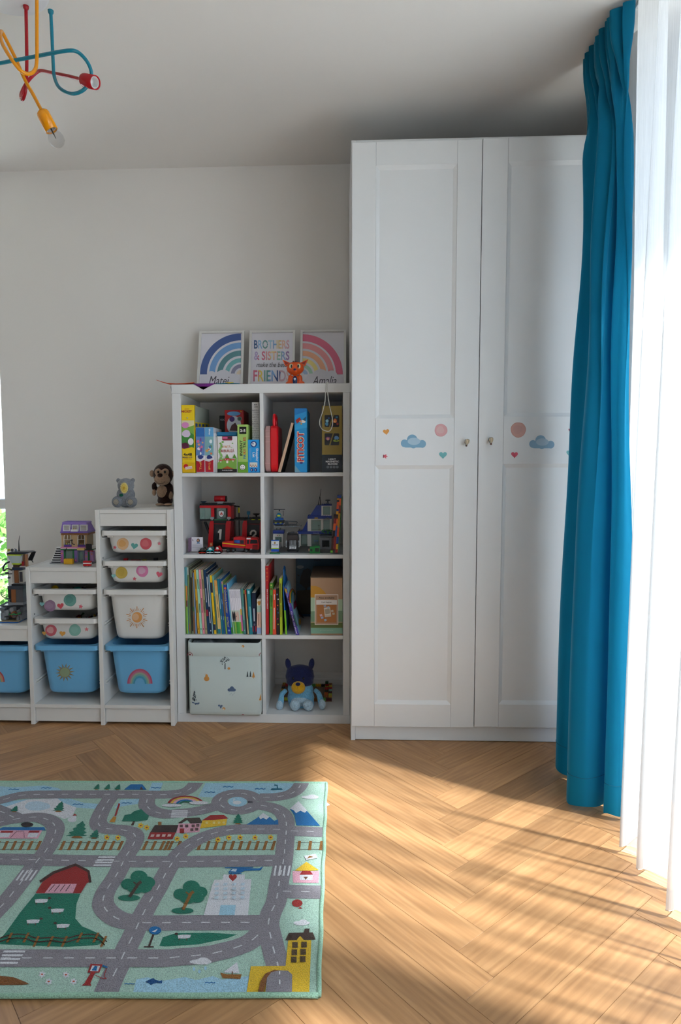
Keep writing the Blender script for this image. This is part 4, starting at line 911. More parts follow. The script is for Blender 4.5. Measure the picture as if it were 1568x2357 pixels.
# ------------------------------------------------------------ brick toys: helper
def studs(b, x0, x1, y0, y1, z, p=.008):
    nx = max(1, round((x1-x0)/p)); ny = max(1, round((y1-y0)/p))
    for i in range(nx):
        for j in range(ny): b.tube([(x0+(i+.5)*(x1-x0)/nx, y0+(j+.5)*(y1-y0)/ny, z-.0002), (x0+(i+.5)*(x1-x0)/nx, y0+(j+.5)*(y1-y0)/ny, z+.0017)], .0024, 6)
def pl(c): return mat(c, 'plastic')
def pp_(name, root, color, crop, rects, yf, depth, zmin=None, bev=.0006, st=False):
    if len(rects) > 1:
        for q_ in rects: pp_(name, root, color, crop, [q_], yf, depth, zmin, bev, st)
        return
    def fn(b):
        for (x0, y0, x1, y1) in rects:
            pbox(b, crop, x0, y0, x1, y1, yf, depth, bev, zmin)
            if st:
                u0, v0 = ptx(crop, x0, y0); u1, _ = ptx(crop, x1, y0); q0 = un(u0, v0, 1, yf); q1 = un(u1, v0, 1, yf); studs(b, q0.x, q1.x, yf, yf+depth, (q0.z+q1.z)/2)
    return part(name, root, mat(color, 'plastic') if isinstance(color, str) else color, fn)
GLS = glassy('toy_glass', '#cfe6e0', .05, .8)
# ------------------------------------------------------------ second row left: fire station
SC = (400, 1080, 7.127); zC = ZS[2]; zc = zC+.0006
def cpt(x, y, yf): return un(*ptx(SC, x, y), 1, yf)
fs = thing('toy_fire_station', 'red and black toy brick fire station with bays numbered 1 and 2', 'toy building', (cpt(900, 1270, -.2).x, -.16, zc)); RD, BK, GY = '#c4101c', '#15161a', '#9aa0a4'
FY0 = -.215
def bay(px, name):
    for pts in px: part('bay_pier', fs, pl(RD), lambda b: pprism(b, SC, pts, FY0, .06, zc))
bay([[(556, 1290), (638, 1290), (655, 850), (606, 832), (585, 900)], [(838, 1290), (905, 1290), (936, 900), (942, 835), (872, 835), (852, 900)]], 1)
bay([[(1112, 1300), (1190, 1300), (1205, 835), (1150, 835), (1128, 900)]], 2)
part('bay_pier', fs, pl(RD), lambda b: pprism(b, SC, [(1402, 1300), (1425, 1300), (1425, 835), (1412, 900)], FY0, .06, zc))
d1 = part('bay_door', fs, pl('#1d1e22'), lambda b: pprism(b, SC, [(640, 1290), (842, 1290), (862, 885), (655, 885)], FY0+.012, .006, zc))
p = face(FY0+.012, SC); p.poly([(740, 1155), (776, 1155), (788, 985), (752, 985), (722, 1030), (724, 1048), (752, 1034)], '#d8d2ca'); p.line([(655, 893), (860, 898)], 8, '#c4101c'); p.build('number_print', d1)
d2 = part('bay_door', fs, pl('#1d1e22'), lambda b: pprism(b, SC, [(1192, 1290), (1400, 1290), (1412, 885), (1205, 885)], FY0+.012, .006, zc))
p = face(FY0+.012, SC); p.line([(1262, 1075), (1262, 1040), (1285, 1010), (1318, 1005), (1345, 1028), (1345, 1062), (1312, 1092), (1268, 1118), (1350, 1118)], 30, '#d8d2ca'); p.line([(1205, 898), (1410, 903)], 8, '#c4101c'); p.build('number_print', d2)
for q_ in ((650, 840, 870, 885), (1200, 840, 1425, 885)): pp_('bay_lintel', fs, '#1a1b1f', SC, [q_], FY0+.004, .05, None, .0006)
pp_('floor_slab', fs, BK, SC, [(425, 822, 990, 850), (940, 822, 1425, 842)], FY0-.006, .11, None, .0006, True)
pp_('side_wall', fs, '#7a0c14', SC, [(905, 860, 985, 1120)], FY0+.05, .05)
part('roof', fs, pl(BK), lambda b: (pbox(b, SC, 425, 575, 950, 596, FY0-.006, .10, .0005), studs(b, cpt(425, 575, FY0).x, cpt(950, 575, FY0).x, FY0-.006, FY0+.094, cpt(700, 575, FY0-.006).z)))
part('roof_beam', fs, pl(RD), lambda b: pprism(b, SC, [(425, 598), (905, 592), (935, 612), (942, 640), (425, 634)], FY0-.007, .10))
part('red_post', fs, pl(RD), lambda b: pbox(b, SC, 612, 636, 664, 818, FY0-.004, .05, .0005))
part('red_post', fs, pl(RD), lambda b: pbox(b, SC, 884, 636, 940, 820, FY0-.004, .06, .0005))
part('red_post', fs, pl('#8a0d16'), lambda b: pbox(b, SC, 942, 600, 985, 822, FY0+.01, .06, .0005))
for x0, x1 in ((668, 705), (857, 884)): part('black_post', fs, pl(BK), lambda b: pbox(b, SC, x0, 636, x1, 822, FY0, .03, .0005))
sg = part('window_panel', fs, GLS, lambda b: pbox(b, SC, 705, 636, 857, 822, FY0+.004, .003))
p = face(FY0+.0036, SC, 'plastic')
def shield(s_, c): p.poly([(780+(x-780)*s_, 732+(y-732)*s_) for x, y in ((780, 668), (832, 690), (828, 745), (808, 778), (780, 797), (752, 778), (732, 745), (728, 690))], c)
shield(1, '#14202c'); shield(.86, '#e6e6e8'); p.poly([(780, 765), (758, 745), (768, 720), (774, 728), (782, 694), (802, 732), (802, 750)], '#c42a20'); p.poly([(780, 765), (770, 752), (781, 735), (790, 752)], '#e8e8ea')
p.build('fire_badge', sg)
part('glass_cabin', fs, GLS, lambda b: (pbox(b, SC, 427, 636, 430, 822, FY0-.004, .09), pbox(b, SC, 430, 636, 608, 822, FY0-.004, .0025)))
part('cabin_post', fs, pl('#3a4048'), lambda b: pbox(b, SC, 505, 636, 516, 822, FY0+.003, .006))
part('cabin_desk', fs, pl('#d8d4cc'), lambda b: (pbox(b, SC, 455, 795, 508, 822, FY0+.01, .04), pbox(b, SC, 522, 795, 605, 822, FY0+.01, .04)))
part('ladder', fs, pl(BK), lambda b: (b.tube([cpt(500, 860, FY0+.02), cpt(575, 1060, FY0+.02)], .0035, 6), b.tube([cpt(525, 860, FY0+.02), cpt(598, 1050, FY0+.02)], .0035, 6)))
for x in (628, 902): part('corner_block', fs, pl(GY), lambda b: (pbox(b, SC, x-30, 786, x+30, 822, FY0-.014, .012, .0005), pprism(b, SC, [(x-12, 822), (x+12, 822), (x, 840)], FY0-.012, .006)))
part('green_plate', fs, pl('#14603a'), lambda b: pbox(b, SC, 660, 822, 870, 836, FY0-.013, .006))
tk_ = part('water_tank', fs, pl(RD), lambda b: (b.use(pl(RD), True).tube([cpt(672, 482, FY0+.04), cpt(850, 485, FY0+.04)], .0145, 16), b.use(pl(BK)).tube([cpt(850, 485, FY0+.04), cpt(872, 485, FY0+.04)], .0135, 16)))
part('tank_cradle', tk_, pl('#b8bcc0'), lambda b: (pbox(b, SC, 700, 530, 820, 546, FY0+.02, .03), pbox(b, SC, 712, 546, 805, 574, FY0+.025, .02)))
part('hose_pole', fs, pl(BK), lambda b: (b.tube([cpt(975, 606, FY0+.03), cpt(1082, 612, FY0+.03)], .003, 6), b.tube([cpt(1070, 612, FY0+.03), cpt(1074, 1090, FY0+.03)], .0026, 6)))
part('yellow_grip', fs, pl('#d9d018'), lambda b: b.tube([cpt(1069, 630, FY0+.03), cpt(1070, 712, FY0+.03)], .004, 8))
part('radar_dish', fs, pl('#3a4a5a'), lambda b: b.use(pl('#3a4a5a'), True).lathe([(0, 0), (.008, .002), (.014, .008), (.015, .010)], cpt(490, 560, FY0+.02), 14))
rd2 = part('roof_dish', fs, pl(BK), lambda b: b.use(pl(BK), True).lathe([(.003, -.008), (.004, 0), (.014, .004), (.017, .009), (.014, .008), (0, .004)], cpt(1355, 745, FY0+.03)-Vector((0, 0, .004)), 14))
part('dish_base', rd2, pl(BK), lambda b: pbox(b, SC, 1300, 785, 1420, 822, FY0+.02, .03))
part('blue_sign', fs, pl('#1a6f96'), lambda b: (pbox(b, SC, 1200, 690, 1254, 744, FY0+.02, .004), pbox(b, SC, 1222, 744, 1234, 822, FY0+.021, .003)))
part('yellow_strip', fs, pl('#c9cf18'), lambda b: (pbox(b, SC, 1275, 822, 1330, 832, FY0-.012, .006), pbox(b, SC, 1385, 822, 1424, 832, FY0-.012, .006)))
part('base_plate', fs, pl('#5a1014'), lambda b: b.box((cpt(556, 1290, FY0).x, FY0+.0, zc), (cpt(1425, 1290, FY0).x, FY0+.12, zc+.003)))
# fire truck
FTY = -.335
ft = thing('toy_fire_truck', 'red toy brick fire truck with a yellow stripe and blue drum', 'toy truck', (cpt(1090, 1350, FTY).x, FTY+.03, zc)); zw = zc
part('truck_body', ft, pl('#c81620'), lambda b: (pprism(b, SC, [(795, 1272), (1180, 1300), (1180, 1125), (1100, 1108), (985, 1118), (975, 1180), (795, 1196)], FTY, .045)))
part('yellow_stripe', ft, pl('#e6d51c'), lambda b: pprism(b, SC, [(797, 1206), (1180, 1248), (1180, 1260), (797, 1218)], FTY-.0008, .002))
part('blue_drum', ft, pl('#1450a8'), lambda b: b.use(pl('#1450a8'), True).tube([cpt(996, 1186, FTY-.001), cpt(1086, 1190, FTY-.001)], .0075, 14))
part('grey_shutter', ft, pl('#3a3d42'), lambda b: pbox(b, SC, 1092, 1165, 1150, 1225, FTY-.001, .002))
cab = part('cab', ft, pl('#d41820'), lambda b: pprism(b, SC, [(1180, 1300), (1395, 1320), (1402, 1240), (1380, 1150), (1352, 1132), (1190, 1128)], FTY-.012, .055))
part('windscreen', cab, pl('#20262e'), lambda b: pprism(b, SC, [(1250, 1222), (1378, 1218), (1366, 1160), (1262, 1158)], FTY-.0135, .002))
part('side_window', cab, pl('#20262e'), lambda b: pprism(b, SC, [(1200, 1225), (1236, 1225), (1236, 1162), (1204, 1162)], FTY-.0135, .002))
part('grille', cab, pl(BK), lambda b: [pbox(b, SC, 1292, y, 1376, y+10, FTY-.0138, .002) for y in (1248, 1268, 1288)])
part('bumper', ft, pl('#16171b'), lambda b: pbox(b, SC, 1240, 1318, 1400, 1362, FTY-.014, .05, .001, zc+.002))
part('headlight', cab, pl('#d8d8d0'), lambda b: b.use(pl('#d8d8d0'), True).ball(cpt(1268, 1312, FTY-.0125), .003, 10))
for x in (890, 978): 
    w_ = part('wheel', ft, pl(BK), lambda b: b.use(pl(BK)).tube([(cpt(x, 1320, FTY).x, FTY-.002, zw+.0075), (cpt(x, 1320, FTY).x, FTY+.046, zw+.0075)], .0075, 16)); part('hub', w_, pl('#6a6c70'), lambda b: b.cyl((cpt(x, 1320, FTY).x, FTY-.003, zw+.0075), (cpt(x, 1320, FTY).x, FTY-.0015, zw+.0075), .003, 10))
w_ = part('wheel', ft, pl(BK), lambda b: b.tube([(cpt(1198, 1345, FTY).x, FTY-.014, zw+.0075), (cpt(1198, 1345, FTY).x, FTY+.04, zw+.0075)], .0075, 16)); part('hub', w_, pl('#6a6c70'), lambda b: b.cyl((cpt(1198, 1345, FTY).x, FTY-.015, zw+.0075), (cpt(1198, 1345, FTY).x, FTY-.0135, zw+.0075), .003, 10))
part('chassis', ft, pl('#4a4d52'), lambda b: pbox(b, SC, 1020, 1285, 1150, 1362, FTY+.002, .04, .0006, zc+.003))
part('rear_chassis', ft, pl('#1a1b1f'), lambda b: pbox(b, SC, 800, 1268, 1020, 1312, FTY+.004, .038, .0006, zc+.004))
part('light_bar', ft, pl('#e6e6ea'), lambda b: pbox(b, SC, 1195, 1130-2, 1262, 1150, FTY-.0138, .006))
# three small cars
def car(x0, y0, x1, y1, color, wcol, label):
    yf = -.392; a, c = cpt(x0, y1, yf).x, cpt(x1, y1, yf).x; h = cpt(x0, y0, yf).z-zc; r = thing('toy_car', label, 'toy car', ((a+c)/2, yf+.02, zc)); m = mat(color, 'gloss'); w_ = c-a
    def body(b):
        b.use(m, True); sec = [(0, .25, .55), (.25, .62, .8), (.45, 1, 1.), (.7, 1, 1.), (1, .55, .8)]
        P_ = [(a, zc+h*.18), (a, zc+h*.5), (a+w_*.14, zc+h*.6), (a+w_*.3, zc+h*.98), (a+w_*.62, zc+h), (a+w_*.84, zc+h*.62), (c, zc+h*.5), (c, zc+h*.18)]
        b.smooth = False; b.prism(P_, yf, yf+.045)
    part('car_body', r, m, body)
    part('car_window', r, pl(wcol), lambda b: b.prism([(a+w_*.30, zc+h*.62), (a+w_*.36, zc+h*.92), (a+w_*.60, zc+h*.93), (a+w_*.74, zc+h*.64)], yf-.0006, yf+.002))
    part('bumper', r, pl('#d8301c' if color == '#1d1712' else '#c9ccd0'), lambda b: b.box((a+w_*.06, yf-.002, zc+h*.14), (c-w_*.06, yf+.001, zc+h*.30), .0006))
    for x in (a+w_*.22, a+w_*.78):
        for y in (yf+.004, yf+.041): part('wheel', r, pl('#111114'), lambda b: b.cyl((x, y-.004, zc+h*.25), (x, y+.004, zc+h*.25), h*.25, 12))
car(405, 1296, 532, 1385, '#1d1712', '#3a3a3a', 'tiny black toy car with a red bumper')
car(536, 1282, 658, 1378, '#189aa0', '#d8dcdc', 'tiny turquoise toy car between the black and red ones')
car(662, 1270, 772, 1370, '#b0121c', '#dcd8d4', 'tiny dark red toy car beside the fire truck')
r = thing('folded_card', 'small white folded card with a printed figure standing by the cell wall', 'card', (cpt(360, 1330, -.36).x, -.36, zc))
part('card_front', r, mat('#dcd8e0', 'paper'), lambda b: pbox(b, SC, 292, 1114, 480, 1350, -.352, .0012, 0, zc))
part('card_back', r, mat('#6a5268', 'paper'), lambda b: b.add([cpt(292, 1115, -.352), cpt(292, 1345, -.352), cpt(238, 1360, -.375), cpt(238, 1135, -.375)], [[0, 1, 2, 3]]))
p = face(-.352, SC, 'paper'); p.ell(402, 1172, 26, 36, '#2a2430', 16); p.ell(400, 1168, 16, 20, '#c08a6a', 14); p.poly([(375, 1222), (390, 1190), (418, 1190), (432, 1222)], '#6a86a8')
for y in (1240, 1256, 1272, 1288): p.line([(305, y), (470, y)], 5, '#a8a4b0')
p.line([(310, 1150), (320, 1180)], 10, '#4a4650'); p.build('card_print', r)
r = thing('toy_sign', 'small orange toy sign in front of bay 1', 'toy', (cpt(612, 1285, -.24).x, -.238, zc)); part('sign_plate', r, pl('#e0561c'), lambda b: pbox(b, SC, 588, 1204, 638, 1292, -.245, .005, .0006, zc)); part('sign_panel', r, pl('#e8b08a'), lambda b: pbox(b, SC, 600, 1218, 626, 1252, -.2458, .001))

# ------------------------------------------------------------ second row right: police station
SD = (600, 1080, 7.127)
def dpt(x, y, yf): return un(*ptx(SD, x, y), 1, yf)
PY = -.225; BL, WH = '#15348c', '#d6d2cc'
ps = thing('toy_police_station', 'blue and white toy brick police station with a sloped roof', 'toy building', (dpt(850, 1290, PY).x, -.18, zc))
part('base_plate', ps, pl('#4a4e54'), lambda b: (b.box((dpt(315, 1300, PY).x, PY-.13, zc), (dpt(1150, 1300, PY).x, PY+.09, zc+.003))))
pp_('wall_block', ps, WH, SD, [(615, 1065, 662, 1262), (768, 1065, 832, 1262), (968, 1065, 985, 1262)], PY, .06, zc+.003)
pp_('glass_door', ps, GLS, SD, [(664, 1080, 766, 1258), (834, 1085, 966, 1258)], PY+.01, .003, zc+.003)
part('blue_badge', ps, pl('#1450a8'), lambda b: (b.cyl(dpt(892, 1175, PY+.009), dpt(892, 1175, PY+.007), .0028, 12), b.cyl(dpt(928, 1175, PY+.009), dpt(928, 1175, PY+.007), .0028, 12)))
bb_ = part('blue_band', ps, pl(BL), lambda b: (pbox(b, SD, 606, 1018, 1165, 1065, PY-.003, .09, .0006), studs(b, dpt(615, 1018, PY).x, dpt(770, 1018, PY).x, PY-.003, PY+.03, dpt(700, 1018, PY-.003).z)))
p = face(PY-.003, SD); p.text('POLICE', 864, 1042, 962, 1057, '#c9ccd4'); p.build('lettering', bb_)
pp_('wall_block', ps, WH, SD, [(770, 814, 830, 1022), (992, 814, 1030, 1022), (1138, 814, 1168, 1022), (832, 814, 990, 832), (832, 1012, 990, 1022)], PY, .06)
pp_('window_pane', ps, GLS, SD, [(832, 834, 990, 1012), (1032, 834, 1136, 1012)], PY+.004, .003)
pp_('blue_band', ps, BL, SD, [(770, 766, 1168, 813)], PY-.002, .08, None, .0006, True)
for pts in ([(675, 1018), (770, 838), (770, 1018)], [(806, 766), (922, 590), (998, 590), (998, 766)]): part('roof_slope', ps, pl(BL), lambda b: pprism(b, SD, pts, PY+.002, .07))
pp_('wall_block', ps, WH, SD, [(998, 600, 1026, 780), (1144, 600, 1168, 780), (1026, 600, 1144, 612), (1026, 747, 1144, 780)], PY+.001, .055)
pp_('window_pane', ps, GLS, SD, [(1027, 612, 1143, 747)], PY+.004, .003)
pp_('flat_roof', ps, BL, SD, [(998, 582, 1168, 599)], PY-.002, .06, None, .0005, True)
part('antenna', ps, pl(BK), lambda b: (b.tube([dpt(985, 590, PY+.03), dpt(975, 450, PY+.03), dpt(992, 322, PY+.03)], [.002, .0013, .0008], 6), b.tube([dpt(945, 590, PY+.03), dpt(972, 450, PY+.03)], [.002, .001], 6), pbox(b, SD, 925, 584, 1000, 598, PY+.02, .02)))
part('radar', ps, pl('#6a7076'), lambda b: (b.use(pl('#6a7076'), True).ball(dpt(1103, 508, PY+.03), (.013, .011, .0035), 14), b.tube([dpt(1100, 520, PY+.03), dpt(1085, 582, PY+.03)], .002, 6), b.tube([dpt(1106, 520, PY+.03), dpt(1115, 582, PY+.03)], .002, 6)))
part('gold_sign', ps, pl('#a8862a'), lambda b: pbox(b, SD, 885, 792, 940, 812, PY-.0045, .003))
part('grey_lamp', ps, pl('#5a5e64'), lambda b: (b.cyl(dpt(1100, 804, PY-.0045), dpt(1100, 804, PY-.002), .0035, 12), pbox(b, SD, 1058, 800, 1140, 808, PY-.004, .002)))
part('desk_chair', ps, pl('#20222a'), lambda b: (b.ball(dpt(955, 925, PY+.02), (.0045, .004, .003), 10), b.tube([dpt(957, 935, PY+.02), dpt(960, 985, PY+.02)], .001, 5)))
part('orange_box', ps, pl('#b0602a'), lambda b: pbox(b, SD, 945, 985, 985, 1010, PY+.015, .008))
pp_('pavilion_wall', ps, WH, SD, [(206, 1058, 372, 1110), (206, 1110, 240, 1275), (345, 1110, 372, 1275)], PY-.02, .05, zc)
pp_('pavilion_window', ps, GLS, SD, [(240, 1112, 345, 1195)], PY-.012, .003)
pp_('pavilion_roof', ps, BL, SD, [(200, 1006, 384, 1057)], PY-.024, .06)
part('traffic_light', ps, pl('#c42020'), lambda b: (b.cyl(dpt(275, 1086, PY-.0205), dpt(275, 1086, PY-.022), .0022, 10), b.use(pl('#1f8a3a')).cyl(dpt(305, 1086, PY-.0205), dpt(305, 1086, PY-.022), .0022, 10)))
pp_('bridge', ps, '#7a7f84', SD, [(230, 932, 668, 950)], PY-.02, .05, None, .0005, True)
for x in (268, 325, 640): part('bridge_leg', ps, pl('#6a6f74'), lambda b: b.use(pl('#6a6f74'), True).lathe([(.0045, 0), (.0025, .003), (.0025, .008), (.004, .0105)], dpt(x, 1004 if x < 600 else 1016, PY+.0), 10))
pp_('jail_wall', ps, '#8a8f95', SD, [(976, 1120, 1008, 1318), (1128, 1120, 1160, 1318), (1008, 1120, 1128, 1168), (1008, 1278, 1128, 1318)], PY-.04, .05, zc+.003)
pp_('jail_roof', ps, '#5a5f65', SD, [(970, 1092, 1168, 1119)], PY-.043, .06)
part('jail_bars', ps, pl('#2a2c30'), lambda b: [b.tube([dpt(x, 1168, PY-.036), dpt(x, 1280, PY-.036)], .0012, 6) for x in (1030, 1050, 1070, 1090, 1110)])
part('jail_dark', ps, pl('#23262a'), lambda b: pbox(b, SD, 1008, 1168, 1128, 1278, PY-.012, .003))
def plant(b):
    rnd = random.Random(4)
    for k in range(26): b.use(pl(('#1a7a2e', '#22883a', '#16602a')[k % 3])); c = dpt(rnd.uniform(1000, 1165), rnd.uniform(995, 1055), PY-.02+rnd.uniform(-.015, .01)); b.ball(c, (.0035, .0035, .0028), 6)
part('plant_leaves', ps, pl('#1a7a2e'), plant)
# helicopter
hl = thing('toy_helicopter', 'small blue toy brick helicopter parked on the grey bridge', 'toy helicopter', (dpt(300, 930, PY).x, PY, dpt(300, 930, PY-.02).z)); HB = pl('#1a5aa8')
part('fuselage', hl, HB, lambda b: (b.use(pl('#2f8ab0'), True).ball(dpt(300, 765, PY), (.0115, .013, .0145), 16), b.use(HB).box(dpt(235, 838, PY-.012), dpt(370, 800, PY-.012)+Vector((0, .024, 0)), .001)))
part('undercarriage', hl, pl('#20242c'), lambda b: (pbox(b, SD, 205, 838, 390, 885, PY-.012, .026, .0008), b.use(pl('#1a4aa0')).box(dpt(208, 905, PY-.012), dpt(372, 885, PY-.012)+Vector((0, .026, 0)), .0006), b.use(pl('#15171c')).box(dpt(222, 921, PY-.010), dpt(360, 906, PY-.010)+Vector((0, .022, 0)), .0006)))
part('yellow_light', hl, pl('#c9cf18'), lambda b: (pbox(b, SD, 232, 876, 266, 890, PY-.0135, .002), pbox(b, SD, 312, 876, 345, 890, PY-.0135, .002), pbox(b, SD, 275, 752, 326, 775, PY-.0135, .002)))
part('rotor', hl, pl('#2a2e34'), lambda b: (b.box(dpt(216, 668, PY-.003), dpt(402, 655, PY-.003)+Vector((0, .006, 0))), b.cyl(dpt(308, 690, PY), dpt(308, 655, PY), .003, 8)))
part('tail', hl, pl('#5a5f64'), lambda b: (b.tube([dpt(385, 850, PY), dpt(600, 862, PY)], .0022, 6), b.tube([dpt(385, 905, PY), dpt(590, 908, PY), dpt(602, 862, PY)], .0022, 6), pbox(b, SD, 398, 855, 455, 905, PY-.004, .008)))
part('tail_rotor', hl, pl('#15171c'), lambda b: b.tube([dpt(368, 680, PY+.01), dpt(372, 765, PY+.01)], .0012, 6))
# truck facing out
TY = -.34
tr = thing('toy_truck', 'black and grey toy brick truck facing out in front of the police station', 'toy truck', (dpt(527, 1320, TY).x, TY+.03, zc+.003)); zq = zc+.003
part('cab', tr, pl('#2a2528'), lambda b: (pprism(b, SD, [(432, 1240), (620, 1240), (625, 1150), (605, 1050), (440, 1050), (428, 1150)], TY+.004, .05)))
part('windscreen', tr, pl('#3a3436'), lambda b: pprism(b, SD, [(440, 1150), (612, 1150), (600, 1085), (450, 1085)], TY+.002, .003))
part('roof_hatch', tr, pl('#4a4e54'), lambda b: (pbox(b, SD, 490, 1036, 550, 1066, TY+.006, .03), b.use(pl('#15161a')).box(dpt(440, 1085, TY), dpt(608, 1066, TY)+Vector((0, .04, 0)), .0006)))
part('grille', tr, pl('#8a9096'), lambda b: [pbox(b, SD, x, 1168, x+14, 1250, TY-.001, .006, .0004) for x in (476, 500, 524, 548, 566)])
part('side_tank', tr, pl('#a8aeb4'), lambda b: [b.use(pl('#a8aeb4'), True).tube([dpt(x, 1170, TY+.003), dpt(x, 1262, TY+.003)], .0026, 10) for x in (422, 628)])
part('mirror_light', tr, pl('#d0d4d8'), lambda b: [b.ball(dpt(x, 1268, TY+.003), .0035, 10) for x in (422, 630)]+[b.ball(dpt(x, 1045, TY+.006), .0022, 8) for x in (436, 610)])
part('bumper', tr, pl('#9aa0a6'), lambda b: (pbox(b, SD, 470, 1256, 586, 1312, TY-.004, .006, .0006)))
p = face(TY-.004, SD); [p.poly([(474+dx, 1308), (490+dx, 1308), (500+dx, 1270), (484+dx, 1270)], '#e6e6e6') for dx in (0, 86)]; p.rect(506, 1284, 550, 1296, '#e6e6e6'); p.build('bumper_print', tr)
part('fender', tr, pl('#15161a'), lambda b: (pbox(b, SD, 430, 1195, 472, 1300, TY, .04), pbox(b, SD, 585, 1195, 625, 1300, TY, .04)))
for x in (448, 606): part('wheel', tr, pl('#101013'), lambda b: b.cyl((dpt(x, 1300, TY).x-.003, TY+.01, zq+.0065), (dpt(x, 1300, TY).x+.003, TY+.01, zq+.0065), .0065, 14))
for x in (448, 606): part('wheel', tr, pl('#101013'), lambda b: b.cyl((dpt(x, 1300, TY).x-.003, TY+.042, zq+.0065), (dpt(x, 1300, TY).x+.003, TY+.042, zq+.0065), .0065, 14))
part('chassis', tr, pl('#15161a'), lambda b: b.box((dpt(440, 1300, TY).x, TY+.003, zq+.005), (dpt(615, 1300, TY).x, TY+.055, zq+.02)))
# police booth, green container, brick panel
KY = -.375
r = thing('toy_booth', 'small white and blue toy booth lettered POLICE on a green plate', 'toy', (dpt(235, 1345, KY).x, KY+.01, zc))
part('green_base', r, pl('#1f8a4a'), lambda b: b.box((dpt(150, 1350, KY).x, KY-.006, zc), (dpt(318, 1350, KY).x, KY+.02, zc+.0025)))
part('booth_wall', r, pl('#dfe2e6'), lambda b: pbox(b, SD, 174, 1178, 298, 1292, KY, .012, .0005)); part('roof_strip', r, pl('#1c62c0'), lambda b: pbox(b, SD, 172, 1166, 300, 1178, KY-.0005, .013, .0003))
part('green_stripe', r, pl('#b4d81c'), lambda b: pbox(b, SD, 174, 1293, 298, 1310, KY, .012, .0004)); part('blue_base', r, pl('#1c4fb8'), lambda b: pbox(b, SD, 174, 1311, 298, 1352, KY, .012, .0005, zc+.0025))
p = face(KY, SD); p.text('POLICE', 184, 1232, 288, 1250, '#1a3a8a', 0, .2, .03); p.ell(234, 1210, 15, 20, '#b89a5a', 12); p.ell(234, 1208, 8, 10, '#8a6a3a', 10); p.build('lettering', r)
r = thing('toy_container', 'green toy brick container on the shelf beside the barred cell', 'toy', (dpt(890, 1380, -.37).x, -.355, zc)); CY = -.37
part('container_body', r, pl('#1a8038'), lambda b: pprism(b, SD, [(806, 1390), (972, 1390), (972, 1262), (905, 1262), (810, 1278)], CY, .03, zc))
part('opening', r, pl('#10241a'), lambda b: (pbox(b, SD, 895, 1290, 960, 1352, CY-.0006, .002), pbox(b, SD, 818, 1308, 848, 1350, CY-.0006, .002)))
part('hinge', r, pl('#c9907a'), lambda b: pbox(b, SD, 786, 1305, 803, 1345, CY+.006, .006))
pn = thing('toy_brick_board', 'green baseplate covered in coloured toy bricks leaning on the bookcase side', 'toy', (dpt(1220, 1370, -.38).x, -.36, zc)); BP = -.395
part('baseplate', pn, pl('#1a5a2c'), lambda b: pprism(b, SD, [(1268, 1372), (1284, 1372), (1344, 470), (1336, 430), (1330, 430)], BP, .12, zc))
def sx(y): return 1268+(1372-y)/942*62
for (y0, y1, d0, d1, c) in ((430, 475, 5, 70, BL), (478, 505, 40, 75, '#d9a020'), (505, 535, 35, 72, '#1a1412'), (480, 598, 2, 36, '#d85a1a'), (538, 655, 36, 70, '#d84a18'), (600, 715, 2, 34, '#8a1614'), (658, 684, 34, 68, BL), (688, 742, 34, 72, '#d99a28'), (720, 955, 2, 36, '#c98a18'), (748, 805, 38, 105, '#3a1a14'), (748, 800, 36, 40, '#15100e'),
                        (806, 890, 62, 102, '#8a1418'), (806, 925, 38, 61, '#d85a1a'), (892, 1005, 62, 104, '#e05a1c'), (958, 1108, 2, 36, '#d8501a'), (926, 1102, 37, 66, '#1c4a9a'), (1008, 1118, 67, 104, '#1c1412'), (1110, 1222, 2, 38, '#1c4a9a'), (1104, 1316, 40, 78, '#8f1a1c'), (1122, 1330, 80, 112, '#4a1c16'), (1226, 1316, 3, 38, '#d9a828'), (1318, 1370, 3, 44, '#a8161c'), (1334, 1370, 86, 122, '#6fc83a'), (1320, 1370, 46, 84, '#1a1a16')):
    m_ = (y0+y1)/2
    part('brick', pn, pl(c), lambda b: pprism(b, SD, [(sx(y1)-d1, y1-1), (sx(y1)-d0, y1-1), (sx(y0)-d0, y0+1), (sx(y0)-d1, y0+1)], BP+random.Random(y0).uniform(0, .003), .07 if d0 < 30 else .05, zc))
